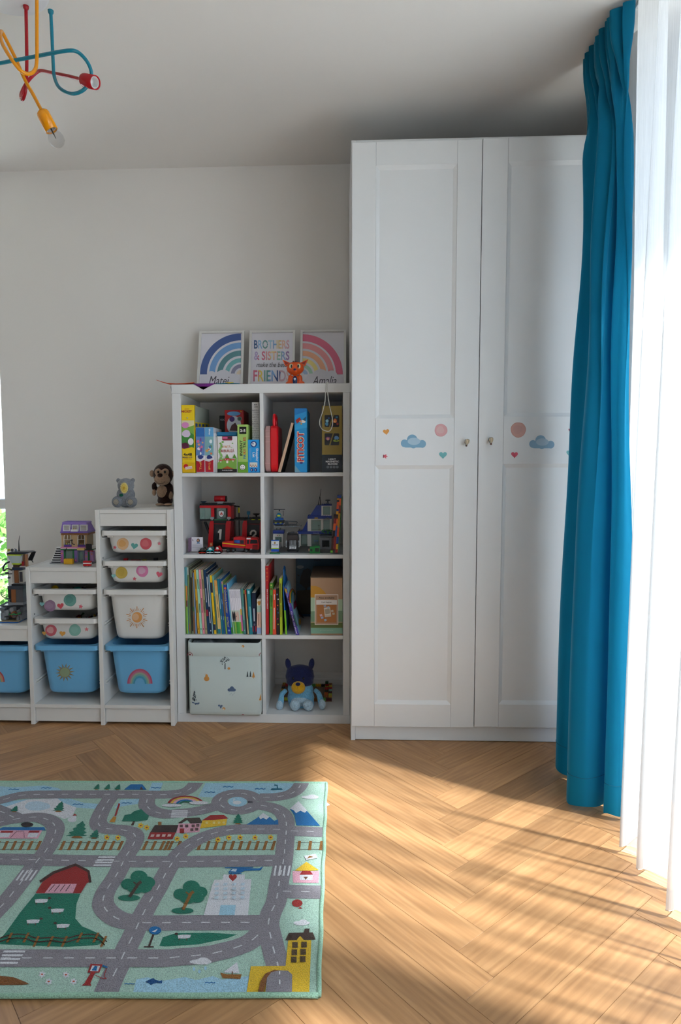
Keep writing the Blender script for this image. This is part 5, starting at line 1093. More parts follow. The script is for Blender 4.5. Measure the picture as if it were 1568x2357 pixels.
# ------------------------------------------------------------ third row left: books
SE = (400, 1270, 7.127); zE = ZS[1]; ze = zE+.0006
LASTB = None
def book(crop, bot, top, yt, yf, depth, color, label, spine=None, group=None, pages=True, ybot=1352, name='book', side=None):
    """upright or leaning book, spine outline from the photo"""
    global LASTB
    if LASTB and LASTB[0] is crop:
        _, pb, pt, py = LASTB; rx_ = pt+(pb-pt)*(yt-py)/(ybot-py); dx = max(0, rx_+1.5-top[0]); top = (top[0]+dx, max(top[1], top[0]+dx+9)); db = max(0, pb+1.5-bot[0]); bot = (bot[0]+db, max(bot[1], bot[0]+db+9))
    LASTB = (crop, bot[1], top[1], yt)
    def q(x, y): return un(*ptx(crop, x, y), 1, yf)
    B0, B1, T0, T1 = q(bot[0], ybot), q(bot[1], ybot), q(top[0], yt), q(top[1], yt)
    lo, hi = CX[0] if B0.x < XD0 else CX[1]
    cl_ = lambda v: min(max(v, lo+.0008), hi-.0008)
    r = thing(name, label, 'book', ((B0.x+B1.x)/2, yf+depth/2, ze), group)
    c = .0012
    poly = [(cl_(B0.x), ze), (cl_(B1.x), ze), (cl_(T1.x), T1.z), (cl_(T0.x), T0.z)]
    part('cover', r, mat(color, 'card'), lambda b: b.prism(poly, yf, yf+depth))
    if pages and B1.x-B0.x > .0035:
        cx_ = sum(p[0] for p in poly)/4
        part('pages', r, mat('#d9d2c4', 'paper'), lambda b: b.prism([(T0.x+c, T0.z-.004), (T1.x-c, T1.z-.004), (T1.x-c, T1.z+.0003), (T0.x+c, T0.z+.0003)], yf+.004, yf+depth-.002))
    if spine:
        p = face(yf, crop); p.xlim = (lo+.0008, hi-.0008); p.sk = ((bot[0]-top[0])/(ybot-yt), yt); p.x0, p.x1 = top[0]+1, top[1]-1; p.y0, p.y1 = yt, ybot; p.rect(p.x0, yt+2, p.x1, ybot-8, color); spine(p); p.build('spine_print', r)
    return r
def marks(col, ys, w_=.35, x=.5):                 # unreadably small spine lettering
    def f(p):
        for (a, b_) in ys: p.line([(p.x0+(p.x1-p.x0)*x, a), (p.x0+(p.x1-p.x0)*x, b_)], (p.x1-p.x0)*w_, col)
    return f
def bands(L):
    def f(p):
        for (a, b_, c) in L: p.rect(p.x0, a, p.x1, b_, c)
    return f
YB = -.398
BOOKS = [
 ((196, 212), (173, 190), 255, .25, '#3f8f96', 'thin picture book with teal and yellow green spine by the cell wall', bands([(540, 900, '#7f9a3a'), (900, 1340, '#5f8a3a')])),
 ((212, 250), (190, 216), 255, .25, '#5f9aa0', 'thin picture book with teal, orange and lime spine', bands([(560, 800, '#d9862a'), (800, 900, '#7a3a1a'), (900, 1345, '#8fbf3a')])),
 ((254, 282), (222, 240), 252, .25, '#6f8a5a', 'slim olive green book beside the orange and lime spine', bands([(255, 380, '#c9d4d0'), (1180, 1300, '#a8643a')])),
 ((286, 300), (244, 268), 262, .25, '#4a4a3a', 'slim dark olive book with a pale green cover', None),
 ((303, 328), (272, 292), 300, .25, '#8a9a78', 'slim sage book with dark edges', bands([(420, 1300, '#1f1d18')])),
 ((331, 356), (294, 312), 318, .24, '#7f6a4a', 'slim brown and red patterned book', bands([(340, 420, '#3a3a4a'), (900, 980, '#2f6a3a'), (1050, 1330, '#9a5a3a')])),
 ((358, 382), (314, 327), 345, .24, '#7d97bd', 'slim grey blue book', None),
 ((396, 430), (329, 360), 298, .24, '#dba62c', 'slim mustard yellow book of the pastel series', marks('#5a4a1a', [(450, 610), (800, 1000), (1255, 1280)])),
 ((436, 471), (363, 400), 298, .24, '#a8dcc2', 'slim mint green book of the pastel series', marks('#2f5a4a', [(450, 610), (850, 1000), (1255, 1280)])),
 ((478, 514), (409, 442), 295, .24, '#ef9aa6', 'slim pink book of the pastel series', marks('#7a3040', [(450, 610), (760, 1000), (1255, 1280)])),
 ((520, 553), (446, 480), 295, .24, '#a99d78', 'slim khaki book of the pastel series', marks('#4a4228', [(450, 610), (790, 1000), (1255, 1280)])),
 ((557, 594), (485, 520), 300, .24, '#123a5e', 'navy blue book with white lettering and a red mark', lambda p: (marks('#d8dce4', [(600, 830)], .3)(p), bands([(950, 1055, '#9a1f3a')])(p))),
 ((597, 630), (522, 556), 345, .23, '#0d2342', 'dark navy book with bold white spine title', marks('#e6e8ee', [(410, 900), (985, 1170), (1285, 1305)], .42)),
 ((633, 650), (560, 584), 380, .22, '#7fa2b2', 'thin pale blue book leaning by the bright yellow one', None),
 ((667, 700), (590, 622), 390, .22, '#f1c51a', 'bright yellow book with a navy patch on its spine', lambda p: (bands([(505, 670, '#27304f'), (1190, 1285, '#22305a')])(p), marks('#7a6a20', [(1050, 1170)], .25)(p))),
 ((703, 724), (631, 654), 396, .22, '#6fa79f', 'thin grey green book with a pale cover', bands([(730, 1340, '#3f6a5c')])),
 ((730, 786), (655, 708), 468, .22, '#e4c27c', 'thick cream spined book with handwritten style title', lambda p: (bands([(470, 560, '#dfa052'), (560, 640, '#e3b06a'), (1265, 1345, '#1f7a86')])(p), marks('#8a7448', [(700, 860), (900, 1080)], .22, .6)(p))),
 ((791, 820), (710, 742), 450, .22, '#0f7288', 'teal book with a small white spine title', marks('#c9e0e4', [(690, 940), (1050, 1110)], .25)),
 ((823, 850), (746, 775), 450, .22, '#1c5a96', 'mid blue book between the teal and green ones', marks('#a8c4e0', [(780, 860), (1060, 1120)], .25)),
 ((856, 882), (776, 804), 490, .22, '#8aa84e', 'green book with a red and white spine top', lambda p: bands([(490, 530, '#d9d2c8'), (505, 520, '#c42a20'), (680, 1060, '#7a5a42')])(p)),
 ((885, 946), (804, 862), 545, .22, '#1740a0', 'wide royal blue book with yellow spine title Orchestra Animalelor', lambda p: (p.text('Orchestra Animalelor', p.x0+8, 630, p.x1-8, 1010, '#e0cc5a', -90, .2, .0), p.text('cu Mauri', p.x0+10, 1070, p.x1-8, 1235, '#e0cc5a', -90, .2, 0.), p.ell(p.x0+28, 600, 20, 20, '#d9602a', 12), p.ell(p.x0+28, 1290, 16, 16, '#8fa4d4', 10))),
 ((949, 967), (870, 892), 515, .22, '#6cbadf', 'sky blue picture book leaning behind the white set', bands([(1240, 1345, '#3f9a3a')])),
]
for k, (bo, to, yt, dp, c, lab, sp) in enumerate(BOOKS): book(SE, bo, to, yt, YB-.0008*(k % 3), dp, c, lab, sp)
wb = [((970, 992), (895, 918)), ((994, 1018), (920, 944)), ((1019, 1040), (946, 968)), ((1042, 1066), (970, 999)), ((1068, 1093), (1001, 1031)), ((1095, 1118), (1033, 1062)), ((1120, 1142), (1064, 1090))]
def wsp(k):
    def f(p):
        bands([(960, 1150, '#c9d8c8'), (1150, 1345, ('#3f9a3a', '#4aa83f', '#8fb83a')[k % 3])])(p); marks('#8a86a0', [(640, 760)], .2)(p)
        if 1 <= k <= 4: p.ell((p.x0+p.x1)/2, 1060, 12, 85, '#1c1a20' if k < 3 else '#e0b0a0', 14)
        if k == 3: p.ell((p.x0+p.x1)/2, 1060, 6, 14, '#1f5a3a', 8)
        if k == 6: p.rect(p.x0, 940, p.x1, 1040, '#e0b04a'); p.rect(p.x0, 1040, p.x1, 1300, '#d96aa0')
    return f
ORD = ('first', 'second', 'third', 'fourth', 'fifth', 'sixth', 'seventh')
for k, (bo, to) in enumerate(wb): book(SE, bo, to, 618, YB-.003, .16, '#e9e5ee', ORD[k]+' thin white story book counted from the sky blue picture book', wsp(k), 'white story book set')
for (bo, to, yt, dp, c, lab, sp) in [
 ((1150, 1184), (1097, 1136), 605, .16, '#4f8a86', 'grey teal book right after the white set', marks('#a8c8c4', [(900, 1120), (1280, 1300)], .25)),
 ((1190, 1208), (1141, 1158), 612, .16, '#26262a', 'thin black book between the grey teal and orange spines', bands([(630, 690, '#7fa83a')])),
 ((1212, 1233), (1160, 1184), 628, .15, '#cf8f62', 'thin orange and cream book with a red top', bands([(630, 700, '#b82a2a'), (1100, 1345, '#c9b88a')])),
 ((1243, 1290), (1196, 1256), 615, .15, '#17818f', 'thick teal book with a pale spine title', lambda p: (marks('#a8d4d8', [(640, 690)], .5)(p), marks('#8fc8cc', [(900, 1240)], .3, .6)(p))),
 ((1297, 1358), (1278, 1340), 676, .15, '#16253f', 'dark navy book with a red label at the foot', lambda p: (p.rect(p.x0, 1220, p.x1, 1310, '#c4203a'), p.rect(p.x0+14, 1218, p.x1-14, 1312, '#16253f'), marks('#cfd4dc', [(930, 1140)], .3)(p), p.ell(p.x0+32, 1195, 14, 20, '#6a6a7a', 10))),
 ((1364, 1438), (1364, 1438), 775, .14, '#dcd8cc', 'short thick book with cream, pink and pale blue spine', lambda p: (bands([(885, 990, '#a9c4b8'), (990, 1245, '#e0b8a4'), (1245, 1345, '#9ab0dc')])(p), p.ell(p.x0+36, 840, 26, 36, '#c08a3a', 12, wob=.15), marks('#8a5a48', [(1020, 1210)], .14, .4)(p)))]:
    book(SE, bo, to, yt, YB-.002, dp, c, lab, sp)
# ------------------------------------------------------------ third row right
SF = (600, 1270, 7.127); YR = -.399
def stars_(p):
    for y in (280, 345, 408, 468): p.star((p.x0+p.x1)/2, y, 13, '#d9903a', 0, 4, .5)
    p.text('SĂRBĂTORILE LUMII', p.x0+12, 612, p.x1-12, 936, '#e6dcdc', 90, 0, .02)
for (bo, to, yt, dp, c, lab, sp) in [
 ((90, 135), (80, 128), 235, .25, '#b81c22', 'tall red book with gold stars lettered Sarbatorile Lumii', stars_),
 ((150, 192), (148, 199), 515, .2, '#5c9c34', 'green book with a ladybird spot beside the tall red one', lambda p: (p.ell((p.x0+p.x1)/2, 548, 11, 12, '#e6d87a', 10), p.ell((p.x0+p.x1)/2, 610, 14, 14, '#8a1c1c', 10), marks('#2a5a1a', [(710, 900)], .4)(p), p.ell((p.x0+p.x1)/2, 945, 10, 10, '#1a7a8a', 10))),
 ((196, 258), (203, 250), 622, .18, '#e24c2c', 'orange red book with white spine title', marks('#f0d8cc', [(700, 790), (920, 1270)], .3)),
 ((263, 312), (257, 300), 600, .18, '#17171d', 'black book with coloured dots on the spine', lambda p: [p.ell((p.x0+p.x1)/2+dx, y, 11, 13, c, 10) for dx, y, c in ((-8, 700, '#8fa0d8'), (8, 780, '#d8d8d8'), (0, 880, '#d9602a'), (-4, 940, '#6a4a9a'), (6, 1000, '#2a6a9a'), (0, 1100, '#c42a6a'), (4, 1190, '#a8b83a'))]),
 ((319, 357), (306, 347), 436, .2, '#a9b922', 'lime green book with dark red spine title', marks('#6a5a1a', [(520, 840), (870, 1070)], .35))]:
    book(SF, bo, to, yt, YR-.002, dp, c, lab, sp, ybot=1372)
def fpt(x, y, yf): return un(*ptx(SF, x, y), 1, yf)
r = thing('handle_book', 'blue board book with a cut-out carry handle', 'book', (fpt(415, 1375, YR).x, -.33, ze))
def hb(b):
    a0, a1 = fpt(408, 1374, YR), fpt(424, 1374, YR); t0, t1 = fpt(362, 560, YR), fpt(376, 560, YR); d = .20
    P_ = [Vector((0, 0, 0))]
    lean = (t0-a0); L_ = lean.length; e = lean.normalized(); n_ = Vector((1, 0, 0))*(a1.x-a0.x)
    out = [(0, 0), (d, 0), (d, L_*.98), (d*.75, L_*1.08), (d*.68, L_*1.26), (d*.5, L_*1.31), (d*.32, L_*1.26), (d*.22, L_*1.06), (0, L_*.98)]
    vs = [Vector((a0.x, YR, ze))+Vector((0, y, 0))+e*s_ for y, s_ in out]; m_ = len(vs)
    b.add(vs+[v+n_ for v in vs], [list(range(m_)), [2*m_-1-i for i in range(m_)]]+[[i, (i+1) % m_, m_+(i+1) % m_, m_+i] for i in range(m_)])
bk_ = part('cover', r, mat('#1162ac', 'card'), hb)
def hhole(b):
    a0 = fpt(424, 1374, YR); t0 = fpt(376, 560, YR); e = (t0-a0); L_ = e.length; e.normalize(); o = Vector((a0.x+.0012, YR, ze)); pts = [(.07, 1.12), (.085, 1.20), (.115, 1.20), (.13, 1.12)]
    b.add([o+Vector((0, y, 0))+e*L_*s_ for y, s_ in pts], [[0, 1, 2, 3]])
part('handle_opening', bk_, mat('#6aa0b0', 'card'), hhole)
part('green_edge', bk_, mat('#7ec41a', 'card'), lambda b: pprism(b, SF, [(409, 1372), (436, 1372), (412, 960), (386, 960)], YR-.001, .0015, ze))
CARX = None
r = thing('weather_book', 'light blue picture book with a rainbow and purple spine leaning to the left', 'book', (fpt(600, 1390, -.41).x, -.33, ze))
WY = -.405
def wq(x, y): return un(*ptx(SF, x, y), 1, WY)
A0, A1, T0, T1 = wq(582, 1395), wq(632, 1395), wq(386, 592), wq(427, 585)
A0.z = A1.z = ze
tp2 = T1-A1; nrm = Vector((tp2.z, 0, -tp2.x)).normalized()
part('cover', r, mat('#8fc2dc', 'card'), lambda b: b.prism([(A0.x, A0.z), (A1.x, A1.z), (T1.x, T1.z), (T0.x, T0.z)], WY+.002, WY+.17))
part('spine', r, mat('#4a3a9a', 'card'), lambda b: b.prism([(A0.x-.0005, A0.z), (A1.x+.0005, A1.z), (T1.x+.0005, T1.z+.0004), (T0.x-.0005, T0.z+.0004)], WY, WY+.003))
p = face(WY, SF); p.sk = ((582-386)/(1395-592), 592); p.text('De unde vine ploaia?', 396, 980, 422, 1350, '#e8e4f2', -90, 0, .02); p.text('Prima carte', 397, 655, 421, 900, '#b8b0e0', -90, .2, 0.); p.build('spine_print', r)
p = Print(A1+nrm*.0012, nrm, SF, 'card', .00012); p.zmin = tier
for k, c in enumerate(('#c42a2a', '#d9862a', '#e0c42a', '#3f9a4a', '#2f6ab0')): p.line(catmull([(476+k*9, 840, 0), (474+k*9, 700, 0), (500+k*6, 620+k*10, 0), (535, 615+k*11, 0), (575-k*4, 700+k*4, 0)], 4), 9, c)
p.poly([(385, 590), (430, 620), (432, 700), (395, 640)], '#e0b42a'); p.poly([(542, 950), (540, 830), (570, 790), (608, 880)], '#8a1c4a'); p.poly([(600, 900), (690, 1060), (715, 1150), (640, 1060)], '#3a2030'); p.poly([(530, 1010), (560, 1050), (610, 1230), (580, 1200)], '#3f7a6a'); p.ell(640, 1150, 16, 60, '#c9a23a', 12); p.ell(640, 1050, 14, 20, '#c0705a', 10)
p.build('cover_print', r)
r, X0, X1, Z1 = carton('product_box', 'kraft and green cardboard box lettered Also available Cash Register', 'box', SF, 822, 428, 1345, -.404, .30, '#b08d70', zE, .001, y1=1388)
p = face(-.404, SF)
p.poly([(823, 555), (900, 560), (980, 590), (1040, 645), (1080, 700), (1080, 750), (823, 750)], '#c08a2a'); p.poly([(823, 750), (1346, 780), (1346, 972), (823, 980)], '#a8c0a4'); p.poly([(823, 978), (1346, 968), (1346, 1150), (823, 1150)], '#6f8f72'); p.rect(823, 1148, 1346, 1164, '#b8a488'); p.rect(823, 1163, 1346, 1248, '#5a6a34'); p.rect(823, 1248, 1346, 1342, '#7fae9a')
p.rect(890, 700, 1275, 1197, '#e6dcd6'); p.rect(900, 710, 1265, 1187, '#ad8a70'); p.rect(912, 792, 1254, 866, '#ded8d6'); p.rect(926, 866, 1241, 1162, '#b0703a')
p.text('Also available', 955, 738, 1210, 768, '#3a3026', 0, 0, .012); p.text('Cash Register', 996, 816, 1170, 842, '#3a3230', 0, 0, .012)
p.poly([(1038, 920), (1140, 905), (1158, 1050), (1056, 1068)], '#d9cfc0'); p.poly([(1052, 945), (1130, 932), (1142, 1010), (1064, 1025)], '#a89a86'); p.poly([(1056, 1040), (1158, 1028), (1158, 1062), (1058, 1072)], '#c4bcb0')
for (x, y, c) in ((990, 1040, '#d8b0b8'), (1010, 1080, '#a8b4d0'), (1055, 890, '#a0aac0'), (1175, 970, '#c8b8a4'), (1195, 1015, '#c0b49a'), (1062, 1120, '#9ab4d0'), (1110, 912, '#a8b8c8')): p.poly([(x-24, y-10), (x+14, y-22), (x+26, y+8), (x-10, y+22)], c)
p.text('LITTLE DUTCH', 976, 1278, 1190, 1294, '#b4ccc0', 0, 0, 0.)
p.build('cover_print', r)
part('lid_flap', r, mat('#6a5646', 'card'), lambda b: b.box((X0-.001, -.4055, Z1+.001), (X1, -.105, Z1+.0035), .0006))
CARX = None
r = thing('picture_book', 'large dark blue picture book with a black tree standing at the back', 'book', (fpt(900, 1300, -.06).x, -.055, ze))
bkx = max(fpt(500, 600, -.06).x, .50)
part('cover', r, mat('#24506c', 'card'), lambda b: b.box((bkx, -.062, ze), (.722, -.05, ze+.33), .001))
p = face(-.062, SF); p.poly([(640, 520), (660, 400), (700, 300), (770, 270), (830, 300), (840, 560), (740, 600)], '#16222a'); p.rect(735, 560, 765, 900, '#141c22'); p.ell(650, 250, 60, 28, '#7a8a96', 16); p.poly([(600, 640), (840, 620), (840, 1020), (600, 1020)], '#3a3426'); p.poly([(595, 370), (640, 385), (620, 400)], '#10161a'); p.text('Vara', 870, 125, 985, 152, '#12222e', 0, 0, .02); p.build('cover_print', r)
# ------------------------------------------------------------ bottom left: fabric box
SG = (400, 1450, 7.127); GYF = -.437
def gq(x, y, yf=GYF): return un(*ptx(SG, x, y), 1, yf)
gx0, gx1 = gq(250, 1300).x, gq(1440, 1300).x; gx0 = max(gx0, KT+.004); gx1 = min(gx1, XD0-.003); gz0 = KT+.001; gz1 = min(gq(700, 205).z, .3555); gzs = gq(700, 430).z
GC = '#c3ccc8'
fbx = thing('fabric_box', 'pale grey green fabric storage box printed with trees, pears and clouds', 'storage box', ((gx0+gx1)/2, -.24, gz0))
GM = mat(GC, 'fabric')
def fabric_body(b):
    b.use(GM, True); n_ = 24; z0, z1 = gz0, gzs
    out = rrect((gx1-gx0)/2, .165, .012, 4); cx, cy = (gx0+gx1)/2, GYF+.165; m_ = len(out)
    vs = []; R = [(z0+.004, .97), (z0, .985), (z0+.012, 1.), (z0+.15, 1.), (z1, 1.), (z1, .975), (z0+.006, .97)]
    R = [(z0, .965), (z0+.008, .995), (z0+.02, 1.), (z1, 1.), (z1, .98), (z0+.006, .975)]
    for z, s_ in R: vs += [(cx+q[0]*s_, cy+q[1]*s_, z) for q in out]
    b.add(vs, [[i*m_+k, i*m_+(k+1) % m_, (i+1)*m_+(k+1) % m_, (i+1)*m_+k] for i in range(len(R)-1) for k in range(m_)]+[[k for k in range(m_)], [(len(R)-1)*m_+k for k in range(m_)]])
part('box_body', fbx, GM, fabric_body)
def cuff(b):
    b.use(GM, True); out = rrect((gx1-gx0)/2, .165, .012, 4); cx, cy = (gx0+gx1)/2, GYF+.165; m_ = len(out); vs = []
    R = [(gzs-.001, 1.), (gzs+.001, 1.006), (gzs+.018, 1.006), (gz1, 1.004), (gz1, .985), (gzs+.001, .982)]
    for ri, (z, s_) in enumerate(R):
        for q in out:
            dz = (.010*(abs(q[0])/((gx1-gx0)/2))**6-.004*math.cos(q[0]*11)) if ri in (3, 4) else 0; wv_ = 1+.0025*math.sin(q[0]*60+ri*2)
            vs.append((cx+q[0]*s_, cy+q[1]*s_*(wv_ if ri in (2, 3) else 1), z+dz))
    b.add(vs, [[i*m_+k, i*m_+(k+1) % m_, (i+1)*m_+(k+1) % m_, (i+1)*m_+k] for i in range(len(R)-1) for k in range(m_)])
cf = part('cuff', fbx, mat('#d2d9d4', 'fabric'), cuff)
def motif(fn, y=GYF, parent=fbx): p = Print((0, y-.0005, 0), FRONT, SG, 'fabric', .0001); p.zmin = lambda z: gz0+.001; fn(p); p.build('printed_motif', parent)
OG, DK, SL, RB = '#d0914a', '#22303a', '#5a6e8c', '#8f2434'
def dots_tree(p):
    rnd = random.Random(2); p.line([(842, 560), (842, 645)], 14, DK)
    for k in range(40):
        a, r_ = rnd.uniform(0, 6.28), 74*math.sqrt(rnd.random()); x, y = 845+r_*math.cos(a), 510+.9*r_*math.sin(a); p.line([(x-5, y+5), (x+5, y-6)], 7, DK)
motif(dots_tree); motif(lambda p: p.ell(905, 632, 22, 20, OG, 14))
motif(lambda p: (p.ell(541, 800, 44, 42, OG, 20), p.ell(540, 755, 22, 30, OG, 16), p.line([(540, 730), (530, 720), (505, 722)], 4, OG)))
def fir(p, x, y0, y1, w_, c, n=4):
    p.rect(x-w_*.1, y1-8, x+w_*.1, y1+8, c)
    for k in range(n): t = k/n; p.poly([(x-w_*(.35+.65*t), y0+(y1-y0)*(t+.32)), (x, y0+(y1-y0)*t), (x+w_*(.35+.65*t), y0+(y1-y0)*(t+.32))], c)
motif(lambda p: fir(p, 1210, 675, 760, 22, DK)); motif(lambda p: fir(p, 1260, 672, 760, 24, DK)); motif(lambda p: (p.poly([(1283, 780), (1311, 682), (1334, 780)], OG), p.rect(1304, 780, 1314, 796, OG)))
def cloud2(p): p.ell(955, 965, 36, 40, SL, 18); p.ell(915, 984, 32, 26, SL, 16); p.ell(990, 984, 30, 24, SL, 16); p.rect(912, 980, 992, 1008, SL)
motif(cloud2)
motif(lambda p: [p.line([(910+k*13, 1020+(k*37 % 50)), (906+k*13, 1030+(k*37 % 50))], 4, SL) for k in range(8)])
def fir2(p):
    rnd = random.Random(9)
    for k in range(34):
        t = (k//4)/9+.05; x = 342+rnd.uniform(-1, 1)*50*t; y = 1000+150*t; p.line([(x-6*(1 if x < 342 else -1), y+7), (x+6*(1 if x < 342 else -1), y-5)], 8, DK)
    p.line([(342, 1120), (344, 1165)], 18, DK)
motif(fir2); motif(lambda p: (p.poly([(290, 1178), (320, 1180), (350, 1198), (395, 1195), (420, 1185), (422, 1212), (400, 1220), (396, 1230), (388, 1214), (360, 1216), (352, 1230), (345, 1208), (310, 1200)], SL)))
motif(lambda p: (p.ell(744, 1240, 18, 16, SL, 14), p.ell(772, 1262, 14, 26, SL, 14), p.ell(788, 1245, 14, 14, SL, 12))); motif(lambda p: (p.ell(822, 1292, 26, 22, OG, 16), p.ell(818, 1300, 16, 12, '#d8cfbc', 12)))
motif(lambda p: p.poly([(gx, gy) for gx, gy in ((1398, 1155), (1434, 1040), (1438, 1155))], OG))
motif(lambda p: p.poly([(1110, 1396), (1135, 1382), (1165, 1396)], RB))
yc_ = GYF-.0012
motif(lambda p: (p.line([(228, 420), (228, 390), (266, 360), (306, 395), (304, 425)], 9, RB), p.ell(266, 402, 15, 14, RB, 12)), yc_, cf); motif(lambda p: p.line([(1404, 425), (1404, 400), (1432, 372)], 9, RB), yc_, cf)
motif(lambda p: (p.ell(1136, 270, 24, 20, OG, 14), p.ell(1126, 278, 12, 10, '#d8cfbc', 10)), yc_, cf)
def rags(b):
    b.use(mat('#8f979c', 'fabric'), True)
    b.grid(lambda i, j: (gx0+.012+(gx1-gx0-.024)*i, GYF+.02+.28*j, gz1-.012+.016*math.sin(9*i+2*j)*math.sin(7*j+3*i)+.007*math.sin(23*i+11*j)), 40, 30)
part('stored_cloth', fbx, mat('#8f979c', 'fabric'), rags)
# ------------------------------------------------------------ bottom right: plush dog and brick mosaic
SH = (600, 1450, 7.127); zH = KT; PYD = -.30
def hq(x, y, yf=PYD): return un(*ptx(SH, x, y), 1, yf)
m1 = 1/7.127/1483*2.83                                   # metres for one crop pixel at the toy
dg_ = thing('plush_dog', 'sitting blue plush dog with dark blue head and yellow muzzle', 'plush toy', (hq(650, 1340).x, PYD, zH+.0005))
LB, DB, PB, YM = mat('#79b9dc', 'plush'), mat('#232a55', 'plush'), mat('#b9d3e4', 'plush'), mat('#e0ac24', 'plush')
def V_(x, y, dy=0.): return hq(x, y, PYD+dy)
zb0 = zH+.001
blobmesh('body', dg_, LB, [(V_(660, 1110), (232*m1, 150*m1, 215*m1)), (V_(655, 960), (225*m1, 140*m1, 120*m1)), (V_(670, 1210), (225*m1, 160*m1, 125*m1))], .005, 8)
hd = blobmesh('head', dg_, DB, [(V_(645, 760), (248*m1, 150*m1, 175*m1)), (V_(645, 690), (238*m1, 120*m1, 130*m1)), (V_(645, 850), (235*m1, 135*m1, 95*m1))], .005, 8)
for s in (-1, 1):
    cxe = 452 if s < 0 else 835
    blobmesh('ear', hd, DB, [(V_(cxe, 560), (52*m1, 34*m1, 105*m1), Matrix.Rotation(math.radians(10*s), 3, 'Y'))], .004, 4)
mz = part('muzzle', hd, YM, lambda b: b.use(YM, True).ball(V_(618, 945, -150*m1), (118*m1, 100*m1, 105*m1), 22))
part('nose', mz, DB, lambda b: b.use(DB, True).ball(V_(612, 890, -238*m1), (42*m1, 28*m1, 30*m1), 16))
part('mouth_seam', mz, mat('#a87a1a', 'felt'), lambda b: b.tube([V_(606, 920, -252*m1), V_(610, 985, -250*m1), V_(612, 1050, -205*m1)], .0007, 5))
for x in (535, 705): part('eye', hd, mat('#14141a', 'gloss'), lambda b: b.use(mat('#14141a', 'gloss'), True).ball(V_(x, 795, -140*m1), (20*m1, 14*m1, 22*m1), 12))
part('belly_patch', dg_, PB, lambda b: b.use(PB, True).ball(V_(650, 1180, -118*m1), (155*m1, 55*m1, 92*m1), 18))
for s, pts in ((-1, ((420, 985), (350, 1060), (335, 1160), (312, 1260), (305, 1300))), (1, ((890, 985), (950, 1040), (985, 1150), (1010, 1240), (1015, 1290)))):
    a = part('arm', dg_, LB, lambda b: b.use(LB, True).tube(catmull([V_(x, y, -.01-.012*k) for k, (x, y) in enumerate(pts[:4])], 4), [(34+2.2*k)*m1 for k in range(13)], 12))
    part('paw', a, PB, lambda b: b.use(PB, True).ball(V_(pts[3][0], pts[3][1]-10, -.05)+Vector((0, 0, .002)), (58*m1, 60*m1, 88*m1), 16))
for x, yy in ((566, 1285), (782, 1292)):
    c = V_(x, yy, -.065); c.z = zb0+88*m1
    lg = part('leg', dg_, PB, lambda b: b.use(PB, True).ball(c, (87*m1, 90*m1, 88*m1), 18))
    part('toe_seam', lg, mat('#94b2c8', 'felt'), lambda b: b.use(mat('#94b2c8', 'felt'), True).ball(c+Vector((0, -86*m1, 20*m1)), (20*m1, 8*m1, 6*m1), 8))
for o in [dg_]+list(dg_.children_recursive):
    if o.type == 'MESH':
        o.data = o.data.copy() if o.data.users > 1 else o.data
        for v in o.data.vertices: v.co.z = max(v.co.z, .0006)
mo = thing('brick_mosaic', 'flat plate edged with coloured toy bricks lying behind the plush dog', 'toy', (hq(750, 1200, -.2).x, -.17, zH+.0005))
mx0, mx1, my0, my1 = .43, .675, -.255, -.05
part('plate', mo, pl('#8a6a4a'), lambda b: (b.box((mx0, my0, zH+.0006), (mx1, my1, zH+.004)), ))
part('ridge', mo, pl('#7a5c40'), lambda b: [b.box((mx0+.02+.012*k, my0+.02, zH+.004), (mx0+.026+.012*k, my1-.02, zH+.007)) for k in range(16)])['kind'] = 'stuff'
cl8 = ('#d9a828', '#c9d84a', '#b8242a', '#2a1a1c', '#e0b83a', '#8fc8c0', '#a8661a', '#5fa84a', '#5a1418', '#d9c23a')
def mbrick(x0, y0, x1, y1, c, h=.010, z=zH+.004): part('brick', mo, pl(c), lambda b: (b.box((x0+.0003, y0+.0003, z), (x1-.0003, y1-.0003, z+h), .0006), studs(b, x0, x1, y0, y1, z+h)))
n = 9
for k in range(n): mbrick(mx0+(mx1-mx0)*k/n, my0, mx0+(mx1-mx0)*(k+1)/n, my0+.016, cl8[k % 10])
for k in range(n): mbrick(mx0+(mx1-mx0)*k/n, my1-.016, mx0+(mx1-mx0)*(k+1)/n, my1, cl8[(k*3+2) % 10])
for k in range(7): mbrick(mx1-.016, my0+.016+.0283*k, mx1, my0+.016+.0283*(k+1), cl8[(k*7+4) % 10]); mbrick(mx0, my0+.016+.0283*k, mx0+.016, my0+.016+.0283*(k+1), cl8[(k*3+1) % 10])
for k in range(5): mbrick(mx1-.036, my0+.018+.036*k, mx1-.018, my0+.05+.036*k, ('#b5641a', '#d9722a', '#15301c', '#c42424', '#a8c84a')[k])
for k, c in enumerate(('#6a8a2a', '#8f1418', '#12401e')): mbrick(mx1-.034, my1-.036, mx1-.018, my1-.020, c, .010, zH+.004+.0105*k)
